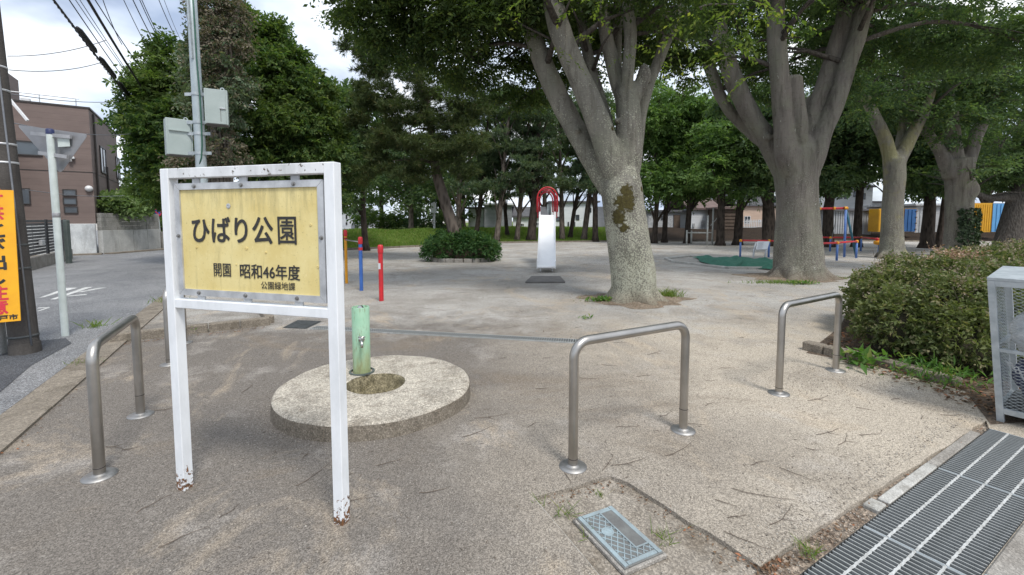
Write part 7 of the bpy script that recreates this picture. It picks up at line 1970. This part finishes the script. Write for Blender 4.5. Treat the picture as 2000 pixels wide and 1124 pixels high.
tuft('small dry grass tuft left of the utility cover', G(1150, 1045, -.024), 20, .03, .06, .004, None, 'grass_tuft', .8)
tuft('grass tuft at the right edge of the utility cover', G(1298, 1053, -.024), 22, .04, .07, .005, None, 'grass_tuft', .8)
tuft('little weed tuft above the utility cover', G(1172, 967, -.024), 16, .03, .05, .006, None, 'grass_tuft', .8)
tuft('grass tuft beside the drain gratings near the bottom edge', G(1578, 1082), 46, .04, .09, .0035, None, 'grass_tuft', .6)
weed('green broad leaved weed behind the barrier at the hedge kerb', G(1683, 716), 44, .2, .15, .07, 'weed', .16)
weed('feathery green fern like weed at the hedge kerb', G(1800, 735), 190, .30, .10, .02, 'weed', .16)
weed('bright green weed in the dead leaves near the mesh bin', G(1850, 752), 150, .26, .11, .022, 'weed', .16)
tuft('grass at the road edge kerb, left of the first barrier', G(185, 640), 60, .14, .14, .012)
tuft('grass tuft by the gutter behind the first barrier', G(155, 712), 50, .12, .07, .006)
tuft('grass clump at the kerb left of the name board', G(322, 590), 70, .25, .12, .012)
weed('small weeds by the kerb under the name board', G(375, 650), 50, .14, .06, .03, 'weed', .08)
# dead leaves under the hedge and along the strip
def litter(name, label, pts, L, mat, zr=.015):
    P = np.array(pts); n = len(P); P = P + np.stack([np.zeros(n), np.zeros(n), rng.uniform(.006, zr, n)], 1)
    D = rng.normal(0, 1, (n, 3)); D[:, 2] *= .25; Nn = np.array([0, 0, 1.0]) + rng.normal(0, .45, (n, 3))
    tag(link(name, leaves_mesh(name, P, D, Nn, L * rng.uniform(.5, 1.3, n), L * .45 * rng.uniform(.5, 1.2, n)), mat), label, 'leaf litter', kind='stuff')
pts = []
for k in range(1500):
    s, t_ = random.random(), random.random()
    p = G(1600, 690).lerp(G(1935, 815), s).lerp(G(1650, 640).lerp(G(2030, 740), s), t_); pts.append(p)
litter('leaf_litter', 'brown dead leaves on the soil under the hedge', pts, .05, M['lf_litter'], .03)
pts = [k0.lerp(k1, random.random() ** 1.3) + E2 * random.uniform(.01, .07) + UP * -.02 for _ in range(150)] + [G(1500 + random.gauss(0, 18), 1104 + random.gauss(0, 10), -.02) for _ in range(110)]
litter('strip_litter', 'dry leaves and grit beside the drain gratings', pts, .028, M['lf_litter'], .012)
# fallen twigs: individuals
def twig_mesh(seed):
    rr = random.Random(seed); L = rr.uniform(.06, .30); k = rr.uniform(-.4, .4); mb = MB()
    pts = [Vector((L * (i / 5 - .5), k * L * ((i / 5) ** 2 - .3) + rr.uniform(-.006, .006), .005)) for i in range(6)]
    mb.tube(pts, [.0018, .002, .0018, .0015, .0012, .0008], 5)
    if rr.random() < .5:
        p = pts[2]; mb.tube([p, p + Vector((L * .2, rr.choice((-1, 1)) * L * .2, 0))], [.0018, .0008], 4)
    me = mb.mesh('twig'); me.materials.append(M['twig']); return me
tms = [twig_mesh(k) for k in range(14)]
tpos = [(935, 845, .5), (255, 878, .2), (620, 925, .9), (597, 890, 1.6), (1110, 935, -1.1), (1190, 905, .9), (1230, 905, .1), (1200, 1010, -.6), (1300, 812, .2), (1225, 835, .1), (1350, 830, 0), (1700, 850, .1), (1860, 812, -.1), (1800, 815, .8), (1620, 845, .2), (1590, 880, -.6), (1490, 970, -.7), (1440, 1010, .2), (1420, 985, -.4), (1560, 930, -1.0), (1650, 860, .5), (1480, 905, .7), (1390, 745, -.2), (1420, 720, .1), (1260, 735, .3), (1190, 715, -.3), (1150, 740, -.2), (1060, 760, .1), (960, 815, .1), (985, 700, .4), (1000, 640, .3), (880, 620, .1), (905, 735, -.3), (485, 760, 1.5), (330, 800, .1), (225, 875, .1), (450, 1000, .9), (300, 985, 1.3), (360, 1050, .9), (760, 905, .5), (850, 960, .2), (1040, 830, .9), (1280, 690, .4), (1450, 660, .1), (1330, 880, .3), (1750, 780, .3), (1690, 800, -.3), (1460, 1060, -.8), (1530, 1010, .4), (1385, 790, .9), (1130, 640, .2), (800, 650, .1), (690, 980, .4), (940, 640, .1), (1210, 670, -.2), (1070, 700, .2), (1600, 780, .2)]
for k, (px, py, a) in enumerate(tpos):
    o = bpy.data.objects.new('fallen_twig', tms[k % 14]); col.objects.link(o); o.location = G(px, py) + UP * .001; o.rotation_euler = (0, 0, a)
    tag(o, 'thin dead brown twig lying on the ground', 'twig', 'dead twigs scattered over the ground')
# loose grit and bits on the yard
n = 5200
y = rng.uniform(1.4, 17, n) ; x = rng.uniform(-1, 1, n) * y * 1.05 + .2 * y; keep = (x > -.55 * y - .2) & ~((np.hypot(x + 1.155, y - 3.74) < .84)); x, y = x[keep], y[keep]
s_ = (x - g0.x) * E1.x + (y - g0.y) * E1.y; t_ = (x - g0.x) * E2.x + (y - g0.y) * E2.y; keep = ~((t_ > -.2) & (s_ < GS1 + .2)); x, y = x[keep], y[keep]; n = len(x)
P = np.stack([x, y, np.full(n, .004)], 1); a = rng.uniform(0, 6.28, n); D = np.stack([np.cos(a), np.sin(a), rng.normal(0, .08, n)], 1)
L_ = rng.uniform(.010, .035, n) * (1 + y * .06)
tag(link('ground_debris', leaves_mesh('ground_debris', P, D, np.array([0, 0, 1.0]) + rng.normal(0, .3, (n, 3)), L_, L_ * rng.uniform(.06, .16, n)), M['twig']), 'dry needles and leaf bits scattered over the yard', 'debris', kind='stuff')

# loose stones on the paving, thicker along the edges
def pebbles(name, label, P, r0, r1, mat):
    n = len(P); O8 = np.array([[1, 0, 0], [0, 1, 0], [-1, 0, 0], [0, -1, 0], [0, 0, 1], [0, 0, -.6]], float)
    Fb = np.array([[0, 1, 4], [1, 2, 4], [2, 3, 4], [3, 0, 4], [1, 0, 5], [2, 1, 5], [3, 2, 5], [0, 3, 5]])
    a = rng.uniform(0, 6.28, n); ca, sa = np.cos(a), np.sin(a); r = rng.uniform(r0, r1, n) ** 1.0
    S = O8[None] * rng.uniform(.6, 1.2, (n, 6, 1)) * np.stack([r, r * rng.uniform(.6, 1, n), r * rng.uniform(.4, .8, n)], 1)[:, None]
    V = np.stack([S[..., 0] * ca[:, None] - S[..., 1] * sa[:, None], S[..., 0] * sa[:, None] + S[..., 1] * ca[:, None], S[..., 2]], 2) + P[:, None]
    F = Fb[None] + np.arange(n)[:, None, None] * 6
    tag(link(name, np_mesh(name, V.reshape(-1, 3), F.reshape(-1, 3)), mat), label, 'gravel', kind='stuff')
def mat_stone():
    t = NT('loose_stone'); isl = t.node('ShaderNodeNewGeometry').outputs['Random Per Island']
    t.princ(t.ramp(isl, [(0.0, (.13, .115, .10)), (.35, (.29, .25, .205)), (.7, (.42, .385, .335)), (1.0, (.40, .37, .33))]), .9, 0, None, .2); return t.m
PB = []
for _ in range(3600):
    y_ = 1.35 + 5.5 * random.random() ** 1.5; x_ = random.uniform(-.85, 1.05) * y_; PB.append((x_, y_, .001))
for _ in range(1500):
    p = k0.lerp(k1, random.random()) - E2 * abs(random.gauss(0, .10)); PB.append((p.x, p.y, .001))
for _ in range(900):
    p = k0.lerp(k1, random.random()) + E2 * random.uniform(.005, .09); PB.append((p.x, p.y, -.018))
for _ in range(1600):
    p = G(1560 + random.gauss(60, 70), 735 + random.gauss(0, 22)); PB.append((p.x, p.y, .001))
for _ in range(700):
    a_ = random.uniform(0, 6.28); q_ = .80 + abs(random.gauss(0, .07)); PB.append((fc.x + q_ * math.cos(a_), fc.y + q_ * math.sin(a_), .001))
PB = np.array(PB); inside = np.zeros(len(PB), bool)
s_ = (PB[:, 0] - g0.x) * E1.x + (PB[:, 1] - g0.y) * E1.y; t_ = (PB[:, 0] - g0.x) * E2.x + (PB[:, 1] - g0.y) * E2.y
kt = (k0 - g0).dot(E2); kt1 = (k1 - g0).dot(E2)
PB = PB[~((t_ > min(kt, kt1) - .01) & (PB[:, 2] > 0) & (s_ < GS1 + .1)) & ~((np.hypot(PB[:, 0] - fc.x, PB[:, 1] - fc.y) < .795))]
def in_poly(x, y, poly):
    c = np.zeros(len(x), bool); n = len(poly)
    for i in range(n):
        a, b = poly[i], poly[(i + 1) % n]
        hit = ((a.y > y) != (b.y > y)) & (x < (b.x - a.x) * (y - a.y) / ((b.y - a.y) or 1e-9) + a.x); c ^= hit
    return c
ins = in_poly(PB[:, 0], PB[:, 1], slab_edge + [k0, gp(GS0, 0)] + slab_near); PB[ins, 2] = -.022
pebbles('loose_gravel', 'loose small stones scattered over the paving and along its edges', PB, .0025, .0075, mat_stone())
# drifted leaf bits caught along edges
pts = []
for _ in range(240): pts.append(G(195, 676).lerp(G(528, 638), random.random()) + Vector((random.gauss(0, .03), -abs(random.gauss(.06, .05)), 0)))
for _ in range(160): p = slab_edge[random.randrange(1, len(slab_edge))]; pts.append(Vector((p.x + random.gauss(0, .06), p.y - abs(random.gauss(.02, .03)), -.022)))
for _ in range(300): a_ = random.uniform(0, 6.28); pts.append(c1b + Vector((math.cos(a_) * random.uniform(.7, 1.5), math.sin(a_) * random.uniform(.55, 1.1), .02)))
for _ in range(160): pts.append(e0 + rd * random.uniform(-2, 9) + road_n * (.30 + abs(random.gauss(0, .05))))
for _ in range(200): pts.append(G(random.uniform(620, 1130), 0 + 645 + random.gauss(12, 6)))
litter('edge_litter', 'small dry leaf bits caught along kerbs, slab edges and the tree foot', pts, .022, M['lf_litter'], .010)
